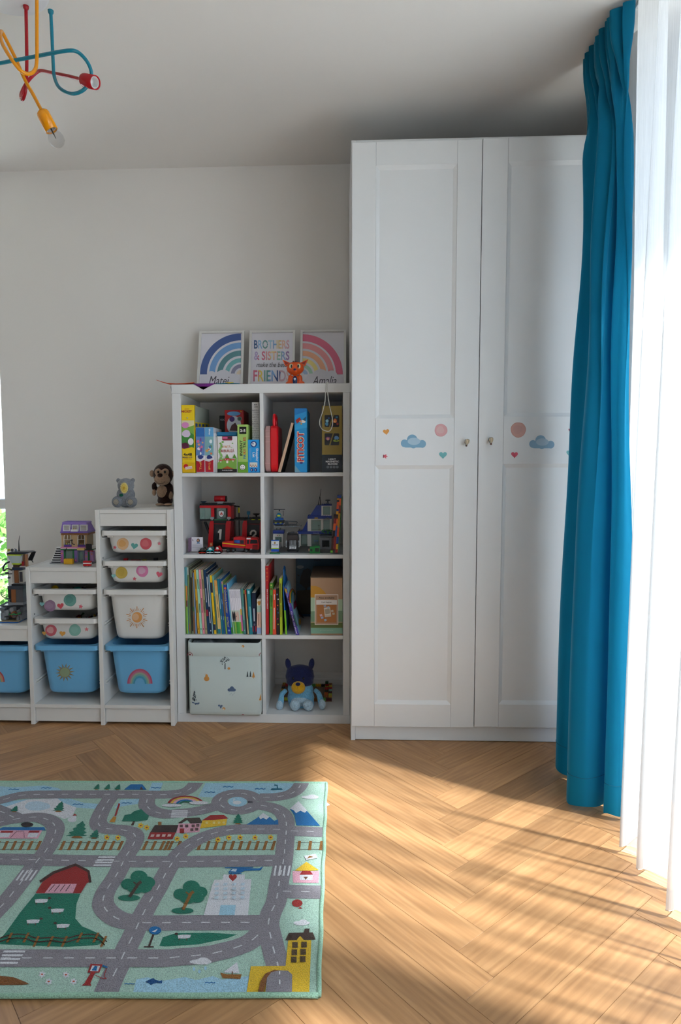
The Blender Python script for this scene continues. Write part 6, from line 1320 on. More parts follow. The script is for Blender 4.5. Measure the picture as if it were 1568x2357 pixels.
# ------------------------------------------------------------ soft toys on the tall column
S1 = (200, 1050, 7.127); zt3 = .938
BY = -.30
def b1(x, y, yf=BY, dy=0.): return un(*ptx(S1, x, y), 1, yf+dy)
kb = 1/7.127/1483*2.86
bear = thing('teddy_bear', 'small grey teddy bear holding a yellow flower', 'plush toy', (b1(620, 840).x, BY, zt3+.0005))
GRY = mat('#8a8c92', 'plush')
blobmesh('body', bear, GRY, [(b1(640, 480), (138*kb, 120*kb, 122*kb)), (b1(640, 690), (118*kb, 105*kb, 135*kb)), (b1(515, 398), (38*kb, 28*kb, 40*kb)), (b1(755, 395), (38*kb, 28*kb, 40*kb)), (b1(540, 630), (50*kb, 70*kb, 85*kb)), (b1(740, 630), (50*kb, 70*kb, 85*kb)), (Vector((b1(640, 780).x, BY, zt3+58*kb)), (110*kb, 100*kb, 58*kb))], .0035, 5)
for x, y, ps_ in ((500, 745, (485, 735)), (735, 745, (728, 712))):
    c = b1(x, y, BY, -88*kb); c.z = zt3+.001+92*kb
    ft_ = part('foot', bear, GRY, lambda b: b.use(GRY, True).ball(c, (92*kb, 70*kb, 92*kb), 18))
    sp_ = part('sole_patch', ft_, mat('#a89c8c', 'felt'), lambda b: b.use(mat('#a89c8c', 'felt'), True).ball(c+Vector((0, -62*kb, 0)), (46*kb, 14*kb, 48*kb), 14))
    part('stitch', sp_, mat('#3a3a40', 'felt'), lambda b: [b.tube([c+Vector((40*kb*math.cos(t), -74*kb, 42*kb*math.sin(t))), c+Vector((58*kb*math.cos(t), -66*kb, 60*kb*math.sin(t)))], .0006, 4) for t in [k*math.pi/6 for k in range(12)]])
fc = b1(612, 522, BY, -176*kb)
fl_ = part('flower', bear, mat('#dcbf5e', 'felt'), lambda b: b.use(mat('#dcbf5e', 'felt'), True).ball(fc+Vector((0, -6*kb, 0)), (46*kb, 10*kb, 68*kb), 14))
part('flower_eye', fl_, mat('#c9a23a', 'felt'), lambda b: b.use(mat('#c9a23a', 'felt'), True).ball(fc+Vector((0, -13*kb, 0)), (22*kb, 8*kb, 28*kb), 12))
for k in range(14): t = 2*math.pi*k/14; part('petal', fl_, mat('#e6d084', 'felt'), lambda b: b.use(mat('#e6d084', 'felt'), True).ball(fc+Vector((50*kb*math.cos(t), 0, 72*kb*math.sin(t))), (17*kb, 6*kb, 20*kb), 8))
part('leaf', fl_, mat('#0f5a44', 'felt'), lambda b: b.use(mat('#0f5a44', 'felt'), True).ball(b1(563, 640, BY, -135*kb), (36*kb, 8*kb, 26*kb), 10))
MY = -.19; km = 1/7.127/1483*2.98
def b2(x, y, dy=0.): return un(*ptx(S1, x, y), 1, MY+dy)
mk = thing('plush_monkey', 'brown plush monkey with beige face and belly', 'plush toy', (b2(1270, 810).x, MY, zt3+.0005)); BR, BE = mat('#3a221b', 'plush'), mat('#b8977c', 'plush')
blobmesh('body', mk, BR, [(b2(1252, 300), (165*km, 150*km, 180*km)), (b2(1285, 600), (140*km, 125*km, 150*km)), (Vector((b2(1285, 700).x, MY, zt3+85*km)), (130*km, 120*km, 85*km)), (b2(1105, 500), (42*km, 50*km, 75*km)), (b2(1380, 540), (40*km, 50*km, 90*km))], .0045, 6)
part('ear', mk, BE, lambda b: b.use(BE, True).ball(b2(1068, 285), (40*km, 22*km, 56*km), 14))
part('ear', mk, BE, lambda b: b.use(BE, True).ball(b2(1425, 285), (30*km, 22*km, 50*km), 14))
fcx = blobmesh('face', mk, BE, [(b2(1172, 262, -118*km), (62*km, 50*km, 62*km)), (b2(1288, 262, -118*km), (62*km, 50*km, 62*km)), (b2(1235, 385, -120*km), (134*km, 78*km, 96*km))], .0035, 4)
for x in (1170, 1280): part('eye', fcx, mat('#0e0c0c', 'gloss'), lambda b: b.use(mat('#0e0c0c', 'gloss'), True).ball(b2(x, 258, -166*km), (19*km, 12*km, 22*km), 12))
part('nose', fcx, BR, lambda b: b.use(BR, True).ball(b2(1200, 314, -188*km), (44*km, 24*km, 34*km), 14))
part('smile', fcx, mat('#2a1814', 'felt'), lambda b: b.tube(catmull([b2(x, y, d*km) for x, y, d in ((1112, 388, -165), (1150, 432, -188), (1205, 452, -198), (1262, 438, -190), (1302, 392, -170))], 5), .0008, 5))
part('belly', mk, BE, lambda b: b.use(BE, True).ball(b2(1236, 580, -88*km), (92*km, 52*km, 104*km), 16))
part('hand', mk, BE, lambda b: b.use(BE, True).ball(b2(1105, 595, -20*km), (36*km, 34*km, 55*km), 12)); part('hand', mk, BE, lambda b: b.use(BE, True).ball(b2(1372, 640, -60*km), (44*km, 34*km, 68*km), 12))
for x in (1200, 1335):
    c = b2(x, 790, -95*km); c.z = zt3+.001+24*km; part('foot', mk, BE, lambda b: b.use(BE, True).ball(c, (70*km, 85*km, 24*km), 14))
# ------------------------------------------------------------ toy house on the middle column
S5 = (0, 1180, 6.817); zm = .691+.0006; HY = -.345
def h5(x, y, yf=HY): return un(*ptx(S5, x, y), 1, yf)
hs = thing('toy_house', 'toy brick house with purple roof and arched white windows', 'toy building', (h5(1200, 790).x, HY+.05, zm)); TN, PU = '#c0a078', '#8a6cc0'
hd_ = .085
part('base_plate', hs, pl('#8a8d90'), lambda b: b.box((h5(800, 800).x, HY-.012, zm), (h5(1470, 800).x, HY+hd_, zm+.003)))
def hp(name, c, rects, yf=HY, d=.02, st=False): pp_(name, hs, c, S5, rects, yf, d, zm+.003, .0005, st)
hp('ground_wall', '#b06aa8', [(948, 588, 1000, 785)]); hp('ground_wall', '#7a5a9a', [(1165, 590, 1212, 785)]); hp('ground_wall', '#a87ab0', [(1325, 590, 1380, 775), (1400, 600, 1468, 770)], HY+.004)
hp('green_frame', '#1f6a38', [(1000, 588, 1022, 785), (1140, 588, 1164, 785), (1378, 600, 1402, 775)]); hp('shop_glass', GLS, [(1022, 600, 1140, 785)], HY+.006, .002)
hp('door_frame', '#6a6f80', [(1212, 590, 1232, 785), (1300, 590, 1324, 785), (1232, 590, 1300, 612)]); hp('door_glass', GLS, [(1232, 612, 1300, 785)], HY+.006, .002)
for (x, y, c) in ((972, 640, '#e08a3a'), (968, 720, '#d94a5a'), (1188, 690, '#3a6ab0'), (1190, 745, '#e06a3a'), (1352, 690, '#e0a03a'), (1440, 650, '#d98a3a'), (1350, 640, '#c05a90')):
    part('wall_sticker', hs, pl(c), lambda b: b.cyl(h5(x, y, HY-.0006), h5(x, y, HY+.002), .003, 10))
hp('back_wall', '#a8907a', [(948, 588, 1468, 785)], HY+hd_-.008, .008)
hp('green_band', '#1f6a38', [(948, 572, 1465, 588)], HY-.004, .075); hp('white_band', '#d8d4cc', [(948, 560, 1465, 573)], HY-.004, .075); hp('pink_band', '#d98ab0', [(948, 540, 1340, 560)], HY-.006, .08, True)
hp('canopy', '#d9b46a', [(1208, 558, 1322, 590)], HY-.018, .014)
hp('upper_wall', TN, [(962, 350, 1002, 538), (1120, 350, 1214, 538), (1334, 350, 1362, 538), (1002, 505, 1120, 538), (1214, 505, 1334, 538)])
part('side_wall', hs, pl('#b0946c'), lambda b: b.box((h5(1362, 440).x-.004, HY+.02, h5(1362, 538).z), (h5(1362, 440).x, HY+hd_-.01, h5(1362, 345).z)))
hp('upper_back_wall', '#b0946c', [(962, 350, 1362, 538)], HY+hd_-.012, .006)
hp('brown_cornice', '#8a5a34', [(955, 322, 1390, 350)], HY-.004, .078)
for x in (1058, 1275):
    part('arched_window', hs, pl('#e6e4e2'), lambda b: (b.tube(catmull([h5(x-52, 505, HY-.001), h5(x-54, 400, HY-.001), h5(x-48, 358, HY-.001), h5(x-30, 345, HY-.001), h5(x+30, 345, HY-.001), h5(x+48, 358, HY-.001), h5(x+54, 400, HY-.001), h5(x+52, 505, HY-.001)], 3), .0014, 6), b.tube([h5(x, 345, HY-.001), h5(x, 420, HY-.001)], .0009, 5), b.tube([h5(x-54, 420, HY-.001), h5(x+54, 420, HY-.001)], .0009, 5)))
    hp('window_box', '#5a2f8a', [(x-56, 505, x+58, 536)], HY-.008, .008)
    part('flowers', hs, pl('#c42a3a'), lambda b: [b.use(pl(c)).ball(h5(x+dx, 480+abs(dx)*.4, HY-.005), (.0022, .0022, .0025), 6) for dx, c in ((-34, '#2a8a3a'), (-16, '#e0c43a' if x < 1100 else '#e06a2a'), (4, '#2a8a3a'), (22, '#c42a3a' if x > 1100 else '#e6e4e2'), (38, '#2a8a3a'))])
def mansard(b):
    A_ = [h5(946, 318, HY-.004), h5(1380, 318, HY-.004), h5(1352, 158, HY+.014), h5(978, 158, HY+.014)]
    B_ = [Vector((p.x, HY+hd_, p.z)) for p in A_[:2]]+[Vector((p.x, HY+hd_-.018, p.z)) for p in A_[2:]]
    b.add(A_+B_, [[0, 1, 2, 3], [4, 5, 6, 7], [1, 5, 6, 2], [0, 4, 7, 3], [3, 2, 6, 7], [0, 1, 5, 4]])
part('roof', hs, pl(PU), mansard)
hp('roof_ledge', '#7a5cb4', [(942, 300, 1382, 320)], HY-.008, .095); hp('roof_ridge', '#9a80cc', [(975, 150, 1358, 172)], HY+.012, .06, True)
for x0, x1 in ((988, 1095), (1125, 1228), (1252, 1365)):
    y0, y1 = 192, 290; yy = HY-.003
    hp('dormer_window', '#e6e4e4', [(x0, y0, x0+12, y1), (x1-12, y0, x1, y1), (x0, y0, x1, y0+10), (x0, y1-10, x1, y1)], yy, .012)
    part('dormer_glass', hs, pl('#b9b4b0'), lambda b: pbox(b, S5, x0+12, y0+10, x1-12, y1-10, yy+.004, .003))
hp('balcony', '#e6e4e4', [(1108, 264, 1216, 298)], HY-.009, .005)
part('yellow_flower', hs, pl('#d9a82a'), lambda b: [b.ball(h5(x, 255, HY-.007), .002, 8) for x in (1155, 1185)])
for k in range(7):
    y0 = 545+k*35; x0 = 885-k*13; part('stair_step', hs, pl('#e2e0de'), lambda b: pbox(b, S5, x0-8, y0, 944, y0+12, HY-.006, .03)); part('stair_block', hs, pl('#16161a'), lambda b: pbox(b, S5, x0, y0+12, 944, y0+36, HY-.005, .028, .0003, zm+.003))
part('shop_sign', hs, pl('#141418'), lambda b: (pbox(b, S5, 1350, 490, 1438, 575, HY-.012, .003), pbox(b, S5, 1335, 575, 1445, 590, HY-.012, .004)))
part('red_flowers', hs, pl('#b81c1c'), lambda b: [b.ball(h5(x, 598+(x % 7), HY-.01), .003, 8) for x in (1385, 1410, 1432, 1455)])
part('street_lamp', hs, pl('#15151a'), lambda b: (b.tube(catmull([h5(1140, 425, HY-.004), h5(1128, 450, HY-.008), h5(1140, 490, HY-.008), h5(1175, 498, HY-.006)], 3), .002, 6), b.ball(h5(1118, 432, HY-.006), (.004, .004, .003), 8)))
part('bench_lamp', hs, pl('#15151a'), lambda b: (b.ball(h5(1020, 600, HY-.008), (.0042, .004, .0028), 8), b.tube([h5(1050, 548, HY-.008), h5(1030, 595, HY-.008)], .0018, 6)))
r = thing('toy_brick', 'bright yellow toy brick in front of the purple roofed house', 'toy brick', (h5(1068, 795, HY-.02).x, HY-.012, zm)); part('brick', r, pl('#e0a81c'), lambda b: (b.box((h5(998, 760, HY-.03).x, HY-.0295, zm), (h5(1138, 760, HY-.03).x, HY-.0135, h5(1068, 732, HY-.03).z), .0005), studs(b, h5(998, 760, HY-.03).x, h5(1138, 760, HY-.03).x, HY-.0295, HY-.0135, h5(1068, 732, HY-.03).z)))
GRY_ = -.435
r = thing('toy_grill', 'tiny red toy grill with a white stripe near the shelf edge', 'toy', (h5(1362, 860, GRY_).x, GRY_, zm))
part('grill_base', r, pl('#7a7d80'), lambda b: b.use(pl('#7a7d80')).lathe([(0, 0), (.0115, 0), (.0115, .002), (0, .002)], (h5(1362, 860, GRY_).x, GRY_, zm), 16))
part('grill_body', r, pl('#b8141c'), lambda b: (pbox(b, S5, 1302, 760, 1424, 788, GRY_-.006, .014, .0005), pbox(b, S5, 1304, 805, 1420, 845, GRY_-.006, .014, .0005, zm+.002))); part('white_stripe', r, pl('#e6e2e0'), lambda b: pbox(b, S5, 1300, 788, 1424, 805, GRY_-.0065, .015)); part('flame', r, pl('#e8641c'), lambda b: b.ball(h5(1370, 838, GRY_-.0065), (.004, .0012, .0022), 8))
# ------------------------------------------------------------ toy tower on the low column
zl = .437+.0006; TY_ = -.365
def t5(x, y, yf=TY_): return un(*ptx(S5, x, y), 1, yf)
tw = thing('toy_brick_tower', 'tall toy brick tower with glass lookout cabin on a grey rock base', 'toy building', (t5(200, 1720).x, TY_+.03, zl))
def tp(name, c, rects, yf=TY_, d=.05, st=False, bev=.0005): pp_(name, tw, c, S5, rects, yf, d, zl, bev, st)
part('water_plate', tw, pl('#1c5fb0'), lambda b: b.prism([(t5(0, 1735).x-.03, TY_-.045), (t5(60, 1735).x, TY_-.055), (t5(372, 1735).x, TY_-.05), (t5(372, 1735).x, TY_+.08), (t5(0, 1735).x-.03, TY_+.08)], zl, zl+.003, ax=2))
part('sand_plate', tw, pl('#a8946a'), lambda b: b.prism([(t5(40, 1735).x-.02, TY_-.035), (t5(90, 1735).x, TY_-.042), (t5(365, 1735).x, TY_-.04), (t5(365, 1735).x, TY_+.07), (t5(40, 1735).x-.02, TY_+.07)], zl+.003, zl+.006, ax=2))
rn = random.Random(8)
for k in range(26):
    x, y = rn.uniform(-20, 320), rn.uniform(1465, 1650); part('rock_block', tw, pl(rn.choice(('#5a5d62', '#7a7d82', '#4a4c50', '#8a8d90'))), lambda b: pbox(b, S5, x, y, x+rn.uniform(35, 60), y+rn.uniform(40, 90), TY_-.02+rn.uniform(-.012, .01), .06, .001, zl+.005))
part('rock_core', tw, pl('#3a3d42'), lambda b: pbox(b, S5, 20, 1455, 365, 1700, TY_-.005, .06, .001, zl+.005))
part('barrel_cave', tw, pl('#7a3f1c'), lambda b: b.use(pl('#7a3f1c'), True).tube([t5(222, 1600, TY_-.04), t5(222, 1600, TY_-.02)], .0145, 18)); part('cave_hole', tw, pl('#20140e'), lambda b: b.cyl(t5(222, 1610, TY_-.0408), t5(222, 1610, TY_-.03), .0105, 16)); part('seaweed', tw, pl('#1f9a4a'), lambda b: b.tube(catmull([t5(x, y, TY_-.044) for x, y in ((140, 1590), (180, 1600), (210, 1588), (250, 1600), (325, 1572))], 4), .0022, 6))
tp('grey_plate', '#8a9096', [(125, 1412, 368, 1448)], TY_-.015, .07)
tp('lower_wall', '#5a5f66', [(250, 1195, 362, 1415)], TY_-.01); tp('lower_wall', '#2f3238', [(125, 1200, 175, 1410)], TY_-.006); tp('brown_column', '#9a5f38', [(176, 1205, 246, 1415)], TY_-.013, .03)
tp('ledge', '#3a424e', [(115, 1150, 362, 1205)], TY_-.018, .07); tp('ledge_floor', '#15181e', [(180, 1120, 362, 1150)], TY_-.012, .06)
tp('upper_wall', '#b9b6b2', [(188, 905, 222, 1100)], TY_-.008); tp('brown_column', '#8a5530', [(224, 905, 290, 1105)], TY_-.012, .03); tp('window_frame', '#d8d4c8', [(290, 915, 362, 1100)], TY_-.008, .012); tp('poster', '#3a3a44', [(304, 930, 352, 1085)], TY_-.0095, .002)
tp('navy_ledge', '#1d2a44', [(188, 860, 352, 905)], TY_-.014, .06); tp('cabin_base', '#4a3428', [(205, 815, 300, 860)], TY_-.01, .045); tp('lime_trim', '#b4c81c', [(182, 795, 318, 816)], TY_-.013, .05)
part('glass_cabin', tw, glassy('cabin_glass', '#dfe8ec', .03, .7), lambda b: pprism(b, S5, [(185, 798), (316, 798), (330, 668), (105, 668)], TY_-.012, .045))
tp('cabin_frame', '#c9c4bc', [(318, 668, 332, 798)], TY_-.011, .004)
tp('lime_trim', '#b4c81c', [(102, 656, 322, 674)], TY_-.015, .05); part('roof', tw, pl('#1d2430'), lambda b: pprism(b, S5, [(102, 655), (330, 655), (440, 640), (462, 628), (420, 618), (150, 622), (105, 640)], TY_-.017, .055))
part('roof_light', tw, pl('#c9c41c'), lambda b: (b.cyl(t5(138, 588, TY_-.014), t5(138, 588, TY_+.0), .006, 14), b.use(pl('#15161a')).cyl(t5(190, 588, TY_-.010), t5(190, 588, TY_+.004), .0065, 14), b.use(pl('#7a7a1c')).cyl(t5(138, 588, TY_-.0148), t5(138, 588, TY_-.0138), .0045, 12)))
part('radar', tw, pl('#5a6470'), lambda b: (b.ball(t5(250, 595, TY_), (.006, .005, .0075), 10), b.tube([t5(230, 560, TY_), t5(265, 620, TY_)], .0016, 6)))
part('antenna', tw, pl('#15161a'), lambda b: b.tube([t5(300, 625, TY_+.01), t5(295, 455, TY_+.01), t5(308, 360, TY_+.01)], [.0035, .0016, .0009], 8))
tp('brown_column', '#a06a48', [(345, 655, 378, 850)], TY_+.01, .012); tp('brown_column', '#a06a48', [(390, 655, 425, 845)], TY_-.004, .012); tp('white_sill', '#d8d2cc', [(255, 838, 400, 858)], TY_-.006, .04); tp('red_seat', '#a81420', [(335, 768, 380, 838)], TY_+.0, .012)
part('black_wing', tw, pl('#16181c'), lambda b: (pprism(b, S5, [(425, 752), (500, 612), (562, 610), (505, 752)], TY_+.03, .004), b.tube([t5(500, 750, TY_+.03), t5(520, 782, TY_+.03)], .002, 6)))
part('crane_arm', tw, pl('#20242c'), lambda b: (b.tube(catmull([t5(x, y, TY_-.02) for x, y in ((190, 900), (110, 880), (60, 910), (50, 860), (90, 800), (150, 770))], 4), .004, 8), b.tube([t5(0, 968, TY_-.02), t5(190, 960, TY_-.02)], .0022, 6), b.ball(t5(110, 950, TY_-.02), (.009, .008, .006), 10), b.ball(t5(140, 1020, TY_-.02), (.008, .006, .005), 10)))
part('lime_strip', tw, pl('#b4c81c'), lambda b: b.tube([t5(85, 890, TY_-.026), t5(180, 882, TY_-.026)], .0012, 6))
part('chain_bridge', tw, pl('#5a6674'), lambda b: [b.tube([t5(20+k*26, 1290+k*22, TY_-.03), t5(60+k*26, 1270+k*22, TY_-.03)], .002, 6) for k in range(5)]+[b.tube(catmull([t5(x, y, TY_-.03) for x, y in ((25, 1250), (18, 1290), (70, 1340), (150, 1380))], 3), .0018, 6), b.tube([t5(-10, 1470, TY_-.03), t5(150, 1390, TY_-.03)], .004, 6)])
# ------------------------------------------------------------ what shows inside the bins
def heap(col, z, deep, seed):
    a, c, h_ = COLS[col]; cx = (a+c)/2; H = .226 if deep else .100; rn_ = random.Random(seed); b = MB(); dp_ = .035 if not deep else .09
    for k in range(90):
        x, y, zz = cx+rn_.uniform(-.085, .085), BYC+rn_.uniform(-.145, .145), z-H+.016+rn_.uniform(0, dp_); s_ = rn_.uniform(.006, .012)
        T = Matrix.Translation((x, y, zz)) @ Matrix.Rotation(rn_.uniform(0, 3), 4, (rn_.random(), rn_.random(), rn_.random()+.1)); b.use(pl(rn_.choice(('#8a1418', '#15161a', '#1c3f8a', '#c9c4bc', '#7a7d80', '#c9a01c', '#1a5a2c')))); b.box((-s_, -s_*.6, -.005), (s_, s_*.6, .005), 0, T)
    o = b.build('toy_bricks', None, None, (cx, BYC, z-H+.004)); o['kind'] = 'stuff'; tag(o, 'heap of mixed toy bricks inside '+{(2, 1): 'the orange and red dotted white bin', (2, 2): 'the mustard and pink dotted white bin', (1, 2): 'the red and mint dotted white bin', (1, 1): 'the purple and green dotted white bin'}[(col, seed)], 'toy bricks')
heap(2, .848, False, 1); heap(2, .718, False, 2); heap(1, .595, False, 1); heap(1, .467, False, 2)
IY = -.33; zi = .595-.100+.058
def i5(x, y, yf=IY): return un(*ptx(S5, x, y), 1, yf)
r = thing('play_tube', 'turquoise toy tube lying in the purple and green dotted bin', 'toy', (i5(670, 1180).x, IY, zi)); part('tube', r, pl('#14a08c'), lambda b: b.use(pl('#14a08c'), True).tube(catmull([i5(655, 1205), i5(668, 1194, IY+.03), i5(690, 1182, IY+.06)], 3), .011, 14))
def disc(x, y, color, name, label, tilt, rr=.016):
    c = i5(x, y); r = thing(name, label, 'toy', (c.x, c.y, zi)); R = Matrix.Rotation(math.radians(tilt), 3, 'X') @ Matrix.Rotation(math.radians(20 if tilt > 40 else 0), 3, 'Z')
    part('disc', r, pl(color), lambda b: b.use(pl(color), False).lathe([(0, 0), (rr, 0), (rr, .007), (rr*.88, .007), (rr*.85, .003), (0, .003)], c, 24, R)); return r
disc(868, 1200, '#e0b81c', 'pot_lid', 'yellow round lid tilted in the purple and green dotted bin', 60); disc(1050, 1228, '#d9b01c', 'pot_lid', 'flat yellow lid beside the turquoise ring', 8, .014); disc(1212, 1212, '#10a89a', 'toy_ring', 'turquoise ring on top of the toys in the bin', 12, .018)
c = i5(1200, 1178, IY+.05); tag(MB().use(mat('#b0aeac', 'paper')).grid(lambda i, j: (i5(940+560*i, 1170, IY+.05).x, IY-.0+.09*j, .5905+.006*math.sin(7*i+2*j)+.004*math.sin(15*i)), 14, 6).build('paper_sheet', None, None, (c.x, c.y, .58)), 'crumpled grey paper sheet on the toys in the bin', 'paper')
def i1(x, y, yf=-.33): return un(*ptx(S1, x, y), 1, yf)
r = thing('toy_ball', 'small blue ball in the orange and red dotted bin', 'toy', (i1(898, 1232).x, -.33, .80)); part('ball', r, pl('#1c7ad0'), lambda b: b.use(pl('#1c7ad0'), True).ball(i1(898, 1236), .011, 16))
for (x, y, c, lab) in ((640, 1695, '#b8141c', 'red toy block poking out of the mustard and pink dotted bin'), (800, 1720, '#a01018', 'long dark red toy block in the mustard and pink dotted bin'), (945, 1716, '#c9b81c', 'tiny yellow block in the mustard and pink dotted bin'), (1130, 1690, '#4a4e54', 'grey toy block in the mustard and pink dotted bin')):
    q = i1(x, y); r = thing('toy_block', lab, 'toy brick', (q.x, q.y, q.z-.02)); w_ = .020 if x == 800 else .008
    part('block', r, pl(c), lambda b: b.box(q+Vector((-w_, -.01, -.03)), q+Vector((w_, .01, .006)), .001))
# ------------------------------------------------------------ play rug
RZ = .0095
rug = thing('play_rug', 'green play rug printed with grey roads, trees and houses', 'rug', (.0, -1.42, 0))
RG = '#b3d2c0'
FR_, NR_, NL_, FL_ = Vector((.664, -.951)), Vector((.666, -1.863)), Vector((-.72, -1.913)), Vector((-.72, -.988))
def rpt(i, j):                      # i left to right, j near to far
    a = NL_.lerp(NR_, i); b_ = FL_.lerp(FR_, i); p = a.lerp(b_, j); return p
def wav(i, j): return .0012*math.sin(9*i+1.7*j)*math.sin(7*j)
def pile(b):
    n_, m_ = 60, 40
    b.use(mat(RG, 'rug'), True)
    b.grid(lambda i, j: (rpt(i, j).x, rpt(i, j).y, RZ-.0016), n_, m_)
    b.grid(lambda i, j: (rpt(i, j).x, rpt(i, j).y, .0006), 1, 1)
part('pile', rug, mat(RG, 'rug'), pile)
def binding(P0, P1):
    b = MB().use(mat('#a5cfb4', 'rug'), True); n_ = 60
    pts = [Vector((P0.x+(P1.x-P0.x)*k/n_, P0.y+(P1.y-P0.y)*k/n_, .0062))+Vector((.0011*math.sin(k*.55), .0008*math.sin(k*.4), 0)) for k in range(n_+1)]
    b.tube(pts, .0056, 10); b.build('binding', rug)
for a, c in ((FR_, NR_), (NR_, NL_), (NL_, FL_), (FL_, FR_)): binding(a, c)
UPN = Vector((0, 0, 1)); RW = .053
CA, CB, CC, CD = (0, 1760, 3.92), (380, 1760, 3.92), (0, 2030, 3.92), (380, 2030, 3.92); C0 = (0, 0, 1.)
def mot(name, crop, l0, fn):
    p = Print((0, 0, RZ-.0016), UPN, crop, 'rug', .00022); p.l = l0; fn(p); p.build(name, rug)
WA, WH_, RD_, GN, BN, YW, PK_, DR, BU = '#a9d3e6', '#e6e4e8', '#938c92', '#167a60', '#9a6526', '#efc22c', '#efb0c0', '#a5221f', '#0f70b0'
def poly(name, crop, pts, c, l=0): mot(name, crop, l, lambda p: p.poly(pts, c))
for crop, pts in ((CA, [(-60, 190), (120, 205), (250, 198), (400, 188), (520, 210), (570, 240), (250, 240), (100, 268), (-60, 300)]), (CA, [(-60, 360), (100, 330), (250, 312), (330, 312), (300, 350), (60, 392), (-60, 410)]),
                  (CA, [(520, 305), (640, 310), (760, 345), (890, 355), (865, 400), (690, 388), (560, 340)]), (CA, [(1375, 158), (1475, 158), (1440, 242), (1340, 242)]), (CA, [(1035, 390), (1090, 318), (1262, 308), (1245, 355), (1130, 372)]),
                  (CB, [(300, 290), (370, 156), (1165, 154), (1160, 190), (1080, 264), (860, 270), (760, 234), (650, 226), (540, 245), (440, 296)]), (CD, [(-60, 888), (0, 890), (180, 858), (280, 886), (430, 850), (520, 882), (760, 850), (740, 1008), (-290, 1004), (-260, 880), (-160, 860)])):
    poly('pond_print', crop, pts, WA)
poly('snow_print', CA, [(10, 395), (250, 315), (520, 305), (560, 340), (690, 390), (650, 470), (580, 492), (450, 442), (130, 466)], WH_, 1); mot('pond_print', CA, 2, lambda p: p.ell(335, 375, 115, 42, '#c3d8e6', 20, wob=.05))
poly('meadow_print', CC, [(320, 108), (725, 108), (690, 200), (680, 330), (740, 400), (900, 470), (960, 530), (880, 570), (600, 588), (-40, 562), (50, 460), (180, 280)], GN)
poly('meadow_print', C0, [(367, 2177), (375, 2158), (398, 2150), (411, 2148), (482, 2147), (546, 2151), (523, 2160), (457, 2174), (380, 2179)], GN)
ROADS = [[(-40, 1850), (0, 1843), (50, 1831), (120, 1829), (300, 1829), (390, 1829), (432, 1820), (453, 1800)],
 [(255, 1836), (240, 1858), (229, 1880), (226, 1893), (233, 1904), (255, 1909), (282, 1911), (304, 1917), (312, 1930), (303, 1952), (290, 1972), (268, 2015), (245, 2050), (237, 2075), (241, 2090), (252, 2103), (270, 2115), (290, 2121), (316, 2124)],
 [(316, 2124), (349, 2125), (480, 2124), (600, 2124)],
 [(340, 1836), (338, 1854), (352, 1867), (380, 1874), (418, 1872), (456, 1867), (500, 1856)],
 [(597, 1836), (635, 1835), (668, 1828), (686, 1816), (696, 1799.5)],
 [(592, 1853), (625, 1859), (648, 1870), (658, 1888), (659, 1913), (656, 1951), (653, 1979), (648, 2005), (643, 2030), (640, 2052), (635, 2078), (624, 2102), (618, 2128), (623, 2155), (631, 2190), (639, 2219), (643, 2245)],
 [(660, 1913), (700, 1914), (744, 1916)],
 [(655, 1910), (571, 1909), (528, 1911), (482, 1922), (444, 1940), (413, 1964), (390, 1997), (378, 2018), (362, 2048), (344, 2078), (332, 2100), (320, 2124), (305, 2157), (293, 2180), (270, 2229), (257, 2255), (243, 2288)],
 [(-60, 1977), (0, 1978), (200, 1982), (383, 1984), (648, 1981)],
 [(-60, 1910), (-10, 1896), (25, 1888), (59, 1883), (90, 1882), (117, 1891), (128, 1908), (121, 1933), (102, 1964), (86, 1982), (64, 2012), (38, 2045), (13, 2076), (-10, 2100), (-40, 2130)],
 [(-50, 1850), (-20, 1860), (10, 1872), (40, 1886)],
 [(-60, 2206), (0, 2206), (300, 2206), (380, 2206), (406, 2204), (444, 2201), (482, 2197), (508, 2191), (543, 2182), (574, 2169), (597, 2150), (612, 2130)],
 [(640, 2052), (690, 2053), (738, 2054)]]
ring = [(547+42*math.cos(2*math.pi*k/20), 1846-19.5*math.sin(2*math.pi*k/20)) for k in range(21)]
def road(p, R_, k): p.mline(R_, RW, RD_); p.l = 4.4+.06*k; p.mline(R_, .0032, '#dcdade', (.022, .026))
for k, R_ in enumerate(ROADS+[ring]): mot('road_print', C0, 2.8+.07*k, lambda p: road(p, R_, k))
mot('pond_print', CB, 4.2, lambda p: p.ell(655, 338, 86, 44, WA, 22))
for (crop, bars) in ((CA, [[(890-14*k, 832+24*k), (1042-12*k, 832+24*k), (1038-12*k, 846+24*k), (884-14*k, 846+24*k)] for k in range(4)]), (CA, [[(205+40*k, 955), (222+40*k, 955), (158+40*k, 1050), (138+40*k, 1050)] for k in range(4)]),
                     (CB, [[(62-3*k, 416+18*k), (206-2*k, 416+18*k), (205-2*k, 427+18*k), (60-3*k, 427+18*k)] for k in range(4)]), (CB, [[(992+42*k, 916), (1008+42*k, 916), (996+41*k, 1006), (977+41*k, 1006)] for k in range(4)]), (CC, [[(35-14*k, 624+34*k), (230-22*k, 624+34*k), (222-22*k, 642+34*k), (28-14*k, 642+34*k)] for k in range(4)])):
    for q_ in bars: poly('crossing_bar', crop, q_, WH_, 5.4)
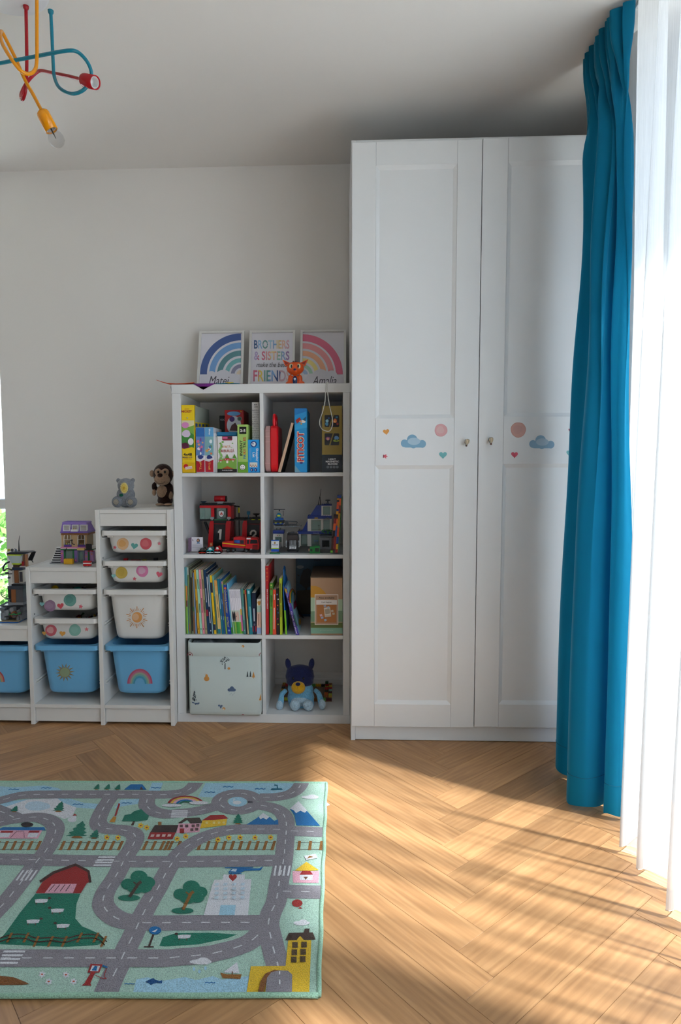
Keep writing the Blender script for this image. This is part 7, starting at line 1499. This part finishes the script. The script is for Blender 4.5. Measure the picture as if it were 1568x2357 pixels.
# railway
def rail(crop, x0, x1, y0=705, y1=766, sl=-34):
    for y in (y0, y1): mot('rail_print', crop, 2, lambda p: p.mline([(x0+(sl if y == y1 else 0), y), (x1+(sl if y == y1 else 0), y)], .0022, '#4a3f3c', None, 1))
    n_ = max(2, int((x1-x0)/68))
    for k in range(n_): x = x0+22+(x1-x0-44)*k/(n_-1); poly('sleeper_print', crop, [(x, y0-14), (x+26, y0-14), (x+sl+22, y1+8), (x+sl-6, y1+8)], BN, 2.6)
rail(CA, -40, 375); rail(CA, 548, 1115); rail(CA, 1295, 1568); rail(CB, 0, 150); rail(CB, 290, 1000, sl=-22); rail(CB, 1180, 1424, sl=-6)
def fir_(crop, x, y, w_, h, c=GN, lean=.25):
    def f(p):
        p.poly([(x-.25*w_, y), (x+.3*w_, y), (x+.06*w_, y-.2*h), (x-.02*w_, y-.2*h)], BN)
        L, R2 = [], []
        for k in range(4):
            t = k/4; yy = y-.12*h-t*.85*h; ww = w_*.5*(1-t*.8); ox = lean*w_*t*1.1
            L += [(x-ww+ox, yy), (x-ww*.55+ox+.03*w_, yy-.08*h)]; R2 += [(x+ww+ox, yy), (x+ww*.55+ox+.03*w_, yy-.08*h)]
        p.poly(L+[(x+lean*w_*1.15, y-h)]+R2[::-1], c)
    mot('fir_print', crop, 6, f)
for a in ((CA, 870, 230, 70, 52), (CA, 965, 230, 70, 52), (CA, 1058, 232, 70, 52), (CA, 690, 666, 200, 155), (CA, 845, 672, 105, 84), (CA, 125, 432, 90, 58), (CA, 525, 430, 120, 95)): fir_(*a)
fir_(CB, 656, 543, 110, 96, GN, .04)
mot('leafy_tree_print', CA, 6, lambda p: (p.poly([(1180, 552), (1205, 552), (1225, 500), (1210, 500)], '#4a2e1e'), p.poly([(1100, 515), (1125, 460), (1180, 450), (1210, 425), (1275, 405), (1310, 440), (1345, 465), (1330, 505), (1240, 515)], GN)))
def round_tree(crop, x, y, s_, trunk, base):
    def f(p):
        p.ell(base[0], base[1], 100*s_, 28*s_, GN, 18)
        for dx, dy, r_ in ((-90, 20, 62), (90, 5, 66), (10, -40, 78), (-20, 45, 80), (60, 45, 70)): p.ell(x+dx*s_, y+dy*s_, r_*s_, r_*s_*.8, GN, 16)
        p.line([(base[0]+4, base[1]-4), (x+5, y+20*s_), (x+30*s_, y)], 28*s_, trunk); p.line([(x+4, y+40*s_), (x-40*s_, y+5*s_)], 12*s_, trunk)
        rn_ = random.Random(int(x)); [p.ell(x+rn_.uniform(-130, 130)*s_, y+rn_.uniform(-60, 70)*s_, 4, 3, '#a8d0c0', 6) for _ in range(1)]
    mot('leafy_tree_print', crop, 6, f)
round_tree(CC, 1245, 5, 1., '#4a3020', (1165, 148)); round_tree(CD, 228, 95, 1., BN, (158, 264))
def flower(crop, x, y, c1=YW, c2=DR, s_=1.): mot('flower_print', crop, 4, lambda p: (p.star(x, y, 30*s_, c1, 10, 6, .6), p.ell(x, y, 10*s_, 6*s_, c2, 8)))
for x, y in ((965, 660), (1065, 663), (1270, 553), (1325, 570)): flower(CA, x, y)
for x, y in ((110, 672), (187, 650), (478, 680), (577, 662), (678, 660), (812, 662), (953, 660)): flower(CB, x, y)
for x, y in ((380, 838), (595, 842), (440, 903), (665, 902)): flower(CC, x, y, WH_, '#c8502a', 1.15)
mot('station_print', CA, 6, lambda p: (p.poly([(-40, 597), (30, 568), (400, 568), (412, 597)], BU), p.poly([(-40, 597), (382, 597), (342, 672), (-60, 672)], PK_), p.poly([(-40, 622), (96, 622), (78, 660), (-50, 660)], WH_), p.poly([(262, 622), (352, 622), (332, 662), (246, 662)], WH_), p.poly([(12, 605), (122, 605), (112, 620), (4, 620)], DR), p.poly([(268, 602), (360, 602), (350, 620), (254, 620)], DR), p.ell(245, 548, 56, 21, '#3a2a28', 18), p.line([(95, 668), (150, 610), (215, 608), (220, 668)], 4, '#4a3030')))
mot('snowman_print', CA, 4, lambda p: (p.ell(650, 500, 40, 22, WH_, 16), p.ell(665, 478, 24, 17, WH_, 14), p.poly([(655, 466), (672, 445), (698, 462)], DR)))
mot('candy_pole_print', CA, 6, lambda p: (p.poly([(985, 522), (1025, 470), (1052, 478), (1035, 525)], '#c98a28'), p.line([(1040, 470), (1078, 355)], 16, DR)))
mot('tent_print', CA, 4, lambda p: (p.poly([(1118, 228), (1180, 180), (1285, 180), (1325, 230)], BU), p.poly([(1262, 228), (1275, 200), (1292, 228)], '#5a2a1c')))
mot('rainbow_print', CB, 6, lambda p: ([p.arc(187, 362, 166-26*k-22, 166-26*k, c, 8, 172, 20, .47) for k, c in enumerate((DR, '#f0c04a', PK_, BU, '#1f7a5a'))], p.ell(60, 374, 88, 14, WH_, 18), p.ell(305, 352, 88, 16, WH_, 18)))
mot('red_house_print', C0, 6, lambda p: (p.poly([(346, 1917), (357, 1900), (411, 1900), (405, 1917)], '#3d2a24'), p.poly([(339, 1933), (346, 1917), (405, 1917), (397, 1933)], DR), p.rect(364, 1893, 372, 1901, BN), [p.poly([(348+13*k, 1922), (356+13*k, 1922), (354+13*k, 1928), (346+13*k, 1928)], '#d9b8b0') for k in (0, 1, 2, 3)]))
mot('pink_house_print', CB, 4, lambda p: (p.poly([(102, 622), (122, 535), (322, 532), (310, 612)], PK_), p.poly([(115, 532), (182, 485), (310, 480), (342, 528), (230, 536), (205, 500), (150, 532)], '#4a3a30'), p.rect(133, 580, 172, 622, DR), [p.rect(x, y, x+28, y+24, '#6a4a4a') for x, y in ((132, 546), (182, 546), (240, 546), (282, 542), (228, 582), (272, 578))]))
mot('yellow_house_print', CB, 6, lambda p: (p.poly([(315, 580), (338, 508), (562, 494), (550, 550)], YW), p.poly([(333, 508), (410, 460), (530, 458), (572, 490), (430, 506)], DR), [p.rect(x, 520, x+22, 540, '#f3dc8a') for x in (366, 430, 476, 520)]))
mot('mountain_print', CB, 6, lambda p: (p.poly([(735, 545), (830, 485), (885, 440), (950, 480), (985, 512), (1020, 498), (1022, 545)], BU), p.poly([(846, 474), (885, 440), (942, 476), (915, 500), (885, 484), (862, 498)], WH_)))
mot('mountain_print', CB, 6, lambda p: (p.poly([(1128, 402), (1205, 335), (1400, 556), (1186, 552), (1168, 460)], BU), p.poly([(1125, 402), (1205, 333), (1282, 418), (1262, 440), (1222, 420), (1182, 442), (1160, 415)], WH_)))
for crop, x, y, rx, ry in ((CB, 1312, 297, 80, 20), (CD, 325, 725, 100, 32), (CD, 1232, 376, 74, 26)): mot('cloud_print', crop, 5, lambda p: (p.ell(x, y, rx, ry*.8, WH_, 18, wob=.06), p.ell(x+rx*.2, y-ry*.5, rx*.5, ry*.7, WH_, 14)))
mot('ship_print', CB, 4, lambda p: (p.poly([(952, 234), (962, 216), (1052, 216), (1064, 230)], '#0f6a86'), p.line([(1015, 218), (1012, 190), (985, 188)], 12, '#0f6a86')))
mot('swan_print', CB, 6, lambda p: (p.ell(650, 345, 40, 17, WH_, 14), p.line([(625, 345), (618, 320), (632, 312)], 8, WH_)))
for crop, x, y in ((CB, 570, 202), (CB, 860, 220), (CB, 405, 250), (CA, 125, 225), (CA, 420, 212), (CA, 705, 360), (CA, 1410, 210), (CA, 1145, 348), (CD, 408, 912), (CC, 1170, 922)):
    mot('wave_print', crop, 4, lambda p: p.line([(x-48, y+4), (x-28, y-3), (x-10, y+4), (x+10, y-3), (x+30, y+4), (x+46, y-1)], 7, BU))
mot('kiosk_print', CB, 4, lambda p: (p.poly([(1150, 965), (1392, 965), (1386, 1070), (1155, 1068)], PK_), p.poly([(1170, 960), (1276, 880), (1388, 955), (1280, 965)], YW), p.poly([(1212, 1000), (1240, 962), (1308, 962), (1335, 996)], DR), p.poly([(1215, 1000), (1335, 1000), (1330, 1048), (1218, 1046)], WH_), p.poly([(1250, 1018), (1290, 1018), (1270, 1046)], '#7a4a2a'), p.poly([(1255, 830), (1360, 810), (1378, 848), (1275, 868)], WH_), p.poly([(1282, 856), (1300, 830), (1340, 838)], BN)))
mot('helicopter_print', CB, 6, lambda p: (p.poly([(568, 978), (600, 945), (690, 935), (740, 940), (850, 940), (888, 922), (862, 958), (720, 962), (680, 980)], BU), p.line([(540, 936), (795, 932)], 8, BU), p.line([(575, 988), (690, 988)], 7, BU), p.poly([(590, 968), (610, 950), (650, 948), (640, 972)], '#d8e6f0')))
mot('hospital_print', C0, 6, lambda p: (p.poly([(515, 2014), (563.5, 2014), (563.5, 2025), (579, 2025), (571, 2108), (469, 2108), (488, 2040), (494, 2026), (512, 2026)], WH_), p.heart(536, 2021, 10, '#a82a24'), p.poly([(504, 2108), (508, 2085), (543, 2085), (540, 2108)], WA), [p.poly([(x+.12*(2090-y)*.3, y), (x+9+.12*(2090-y)*.3, y), (x+8, y+6), (x-1, y+6)], '#cfdfea') for y in (2034, 2045, 2056, 2067) for x in (494, 514, 534, 554)]))
mot('barn_print', C0, 6, lambda p: (p.poly([(82, 2057), (98, 2031), (125, 2011), (174, 1994), (202, 2008), (206, 2032), (200, 2034), (186, 2057)], DR), p.line([(92, 2031), (123, 2010), (174, 1991.5), (204, 2007), (208, 2033)], 6, '#4a2a22'), p.poly([(103, 2057), (119, 2036), (177, 2036), (168, 2057)], PK_), [p.line([(112+13*k, 2054), (126+12*k, 2038)], 1.5, '#5a3a3a') for k in range(4)]))
def sheep(crop, x, y, s_=1): mot('sheep_print', crop, 4, lambda p: (p.poly([(x-55, y+18), (x-60, y-12), (x-10, y-18), (x+60, y-16), (x+50, y+10), (x+10, y+18)], WH_), p.ell(x+72*s_, y-24, 16, 11, '#4a2a22', 10), p.line([(x-44, y+18), (x-50, y+34)], 8, '#5a3428'), p.line([(x+22, y+18), (x+20, y+36)], 8, '#5a3428')))
for a in ((CC, 375, 175), (CC, 520, 262, -1), (CC, 300, 360), (CC, 570, 400, -1), (CD, 175, 497, -1)): sheep(*a)
mot('fence_print', CC, 4, lambda p: (p.line(catmull([(-40, 525, 0), (110, 478, 0), (240, 482, 0), (330, 510, 0), (470, 505, 0), (600, 512, 0), (720, 482, 0), (880, 482, 0), (965, 545, 0)], 3), 10, '#4a2a1c'), p.line(catmull([(-40, 560, 0), (90, 515, 0), (230, 515, 0), (320, 545, 0), (470, 535, 0), (590, 548, 0), (720, 515, 0), (870, 515, 0), (945, 575, 0)], 3), 10, '#4a2a1c')))
for x in (90, 240, 330, 460, 585, 722, 870, 940): poly('fence_post_print', CC, [(x+8, 462+(30 if 300 < x < 600 or x > 900 else 0)), (x+30, 462+(30 if 300 < x < 600 or x > 900 else 0)), (x-15, 560+(30 if 300 < x < 600 or x > 900 else -10)), (x-38, 560+(30 if 300 < x < 600 or x > 900 else -10))], BN, 5)
mot('road_sign_print', CC, 5, lambda p: (p.line([(1385, 480), (1345, 585)], 18, '#4a2a22'), p.line([(1300, 590), (1388, 590)], 9, '#4a2a22'), p.ell(1400, 443, 56, 37, BU, 18), p.poly([(1370, 455), (1425, 430), (1400, 460)], WH_)))
mot('pump_print', CC, 6, lambda p: (p.poly([(735, 940), (760, 922), (820, 825), (860, 825), (815, 920), (825, 942)], DR), p.poly([(790, 825), (818, 745), (925, 750), (898, 825)], DR), p.poly([(812, 812), (832, 762), (905, 764), (885, 814)], WH_), p.poly([(826, 805), (858, 764), (882, 768), (870, 812)], BU), p.line([(925, 765), (970, 780)], 16, BU), p.line(catmull([(965, 785, 0), (940, 860, 0), (960, 880, 0), (925, 880, 0), (860, 850, 0)], 4), 6, DR)))
mot('mound_print', CC, 3, lambda p: p.poly([(-60, 848), (0, 850), (120, 862), (230, 905), (265, 925), (200, 932), (-60, 934)], '#8a5420'))
mot('fish_print', CC, 4, lambda p: p.poly([(1312, 905), (1350, 885), (1385, 872), (1400, 886), (1440, 898), (1465, 890), (1462, 920), (1420, 912), (1390, 920), (1360, 935), (1345, 918)], '#10508a'))
mot('boat_print', CD, 4, lambda p: (p.poly([(498, 822), (560, 838), (692, 838), (680, 880), (520, 872)], BN), p.poly([(525, 822), (650, 728), (672, 830)], WH_), p.line([(606, 840), (608, 812)], 10, '#6a4420')))
for x, y in ((262, 790), (310, 812), (365, 782)): mot('raindrop_print', CD, 4, lambda p: p.ell(x, y, 13, 18, WA, 8))
mot('balloon_print', CD, 4, lambda p: (p.ell(1193, 195, 48, 34, '#a82e28', 18), p.poly([(1200, 244), (1218, 228), (1240, 244)], '#a82e28')))
mot('tower_house_print', CD, 5, lambda p: (p.poly([(735, 1006), (775, 765), (1088, 762), (1112, 530), (1320, 530), (1302, 1006)], YW), p.poly([(1085, 532), (1118, 465), (1335, 460), (1357, 525)], '#4a352c'), p.poly([(1185, 534), (1218, 492), (1255, 532)], YW), p.poly([(1250, 465), (1262, 428), (1305, 428), (1300, 465)], '#4a352c'), [p.rect(x, y, x+50, y+52, '#5a4426') for x, y in ((1148, 550), (1230, 548), (1142, 618), (1222, 615), (1138, 685), (1218, 682))], p.poly([(840, 1006), (862, 910), (905, 840), (985, 806), (1060, 812), (1000, 826), (930, 865), (890, 1006)], '#8a5420'), p.poly([(905, 1006), (920, 880), (960, 828), (1030, 812), (1110, 815), (1148, 850), (1145, 1006)], RD_), p.rect(1028, 820, 1040, 850, WH_), p.rect(1028, 898, 1042, 940, WH_)))
# care label sticking out from under the rug edge
q0 = un(757, 1850, 2, .002); Q = [(.667, q0.y+.012), (.667, q0.y-.012), (q0.x+.004, q0.y-.006)]
part('care_label', rug, mat('#dcdce0', 'fabric'), lambda b: b.add([(x, y, .0008) for x, y in Q]+[(x, y, .0014) for x, y in Q], [[0, 1, 2], [5, 4, 3], [0, 1, 4, 3], [1, 2, 5, 4], [2, 0, 3, 5]]))
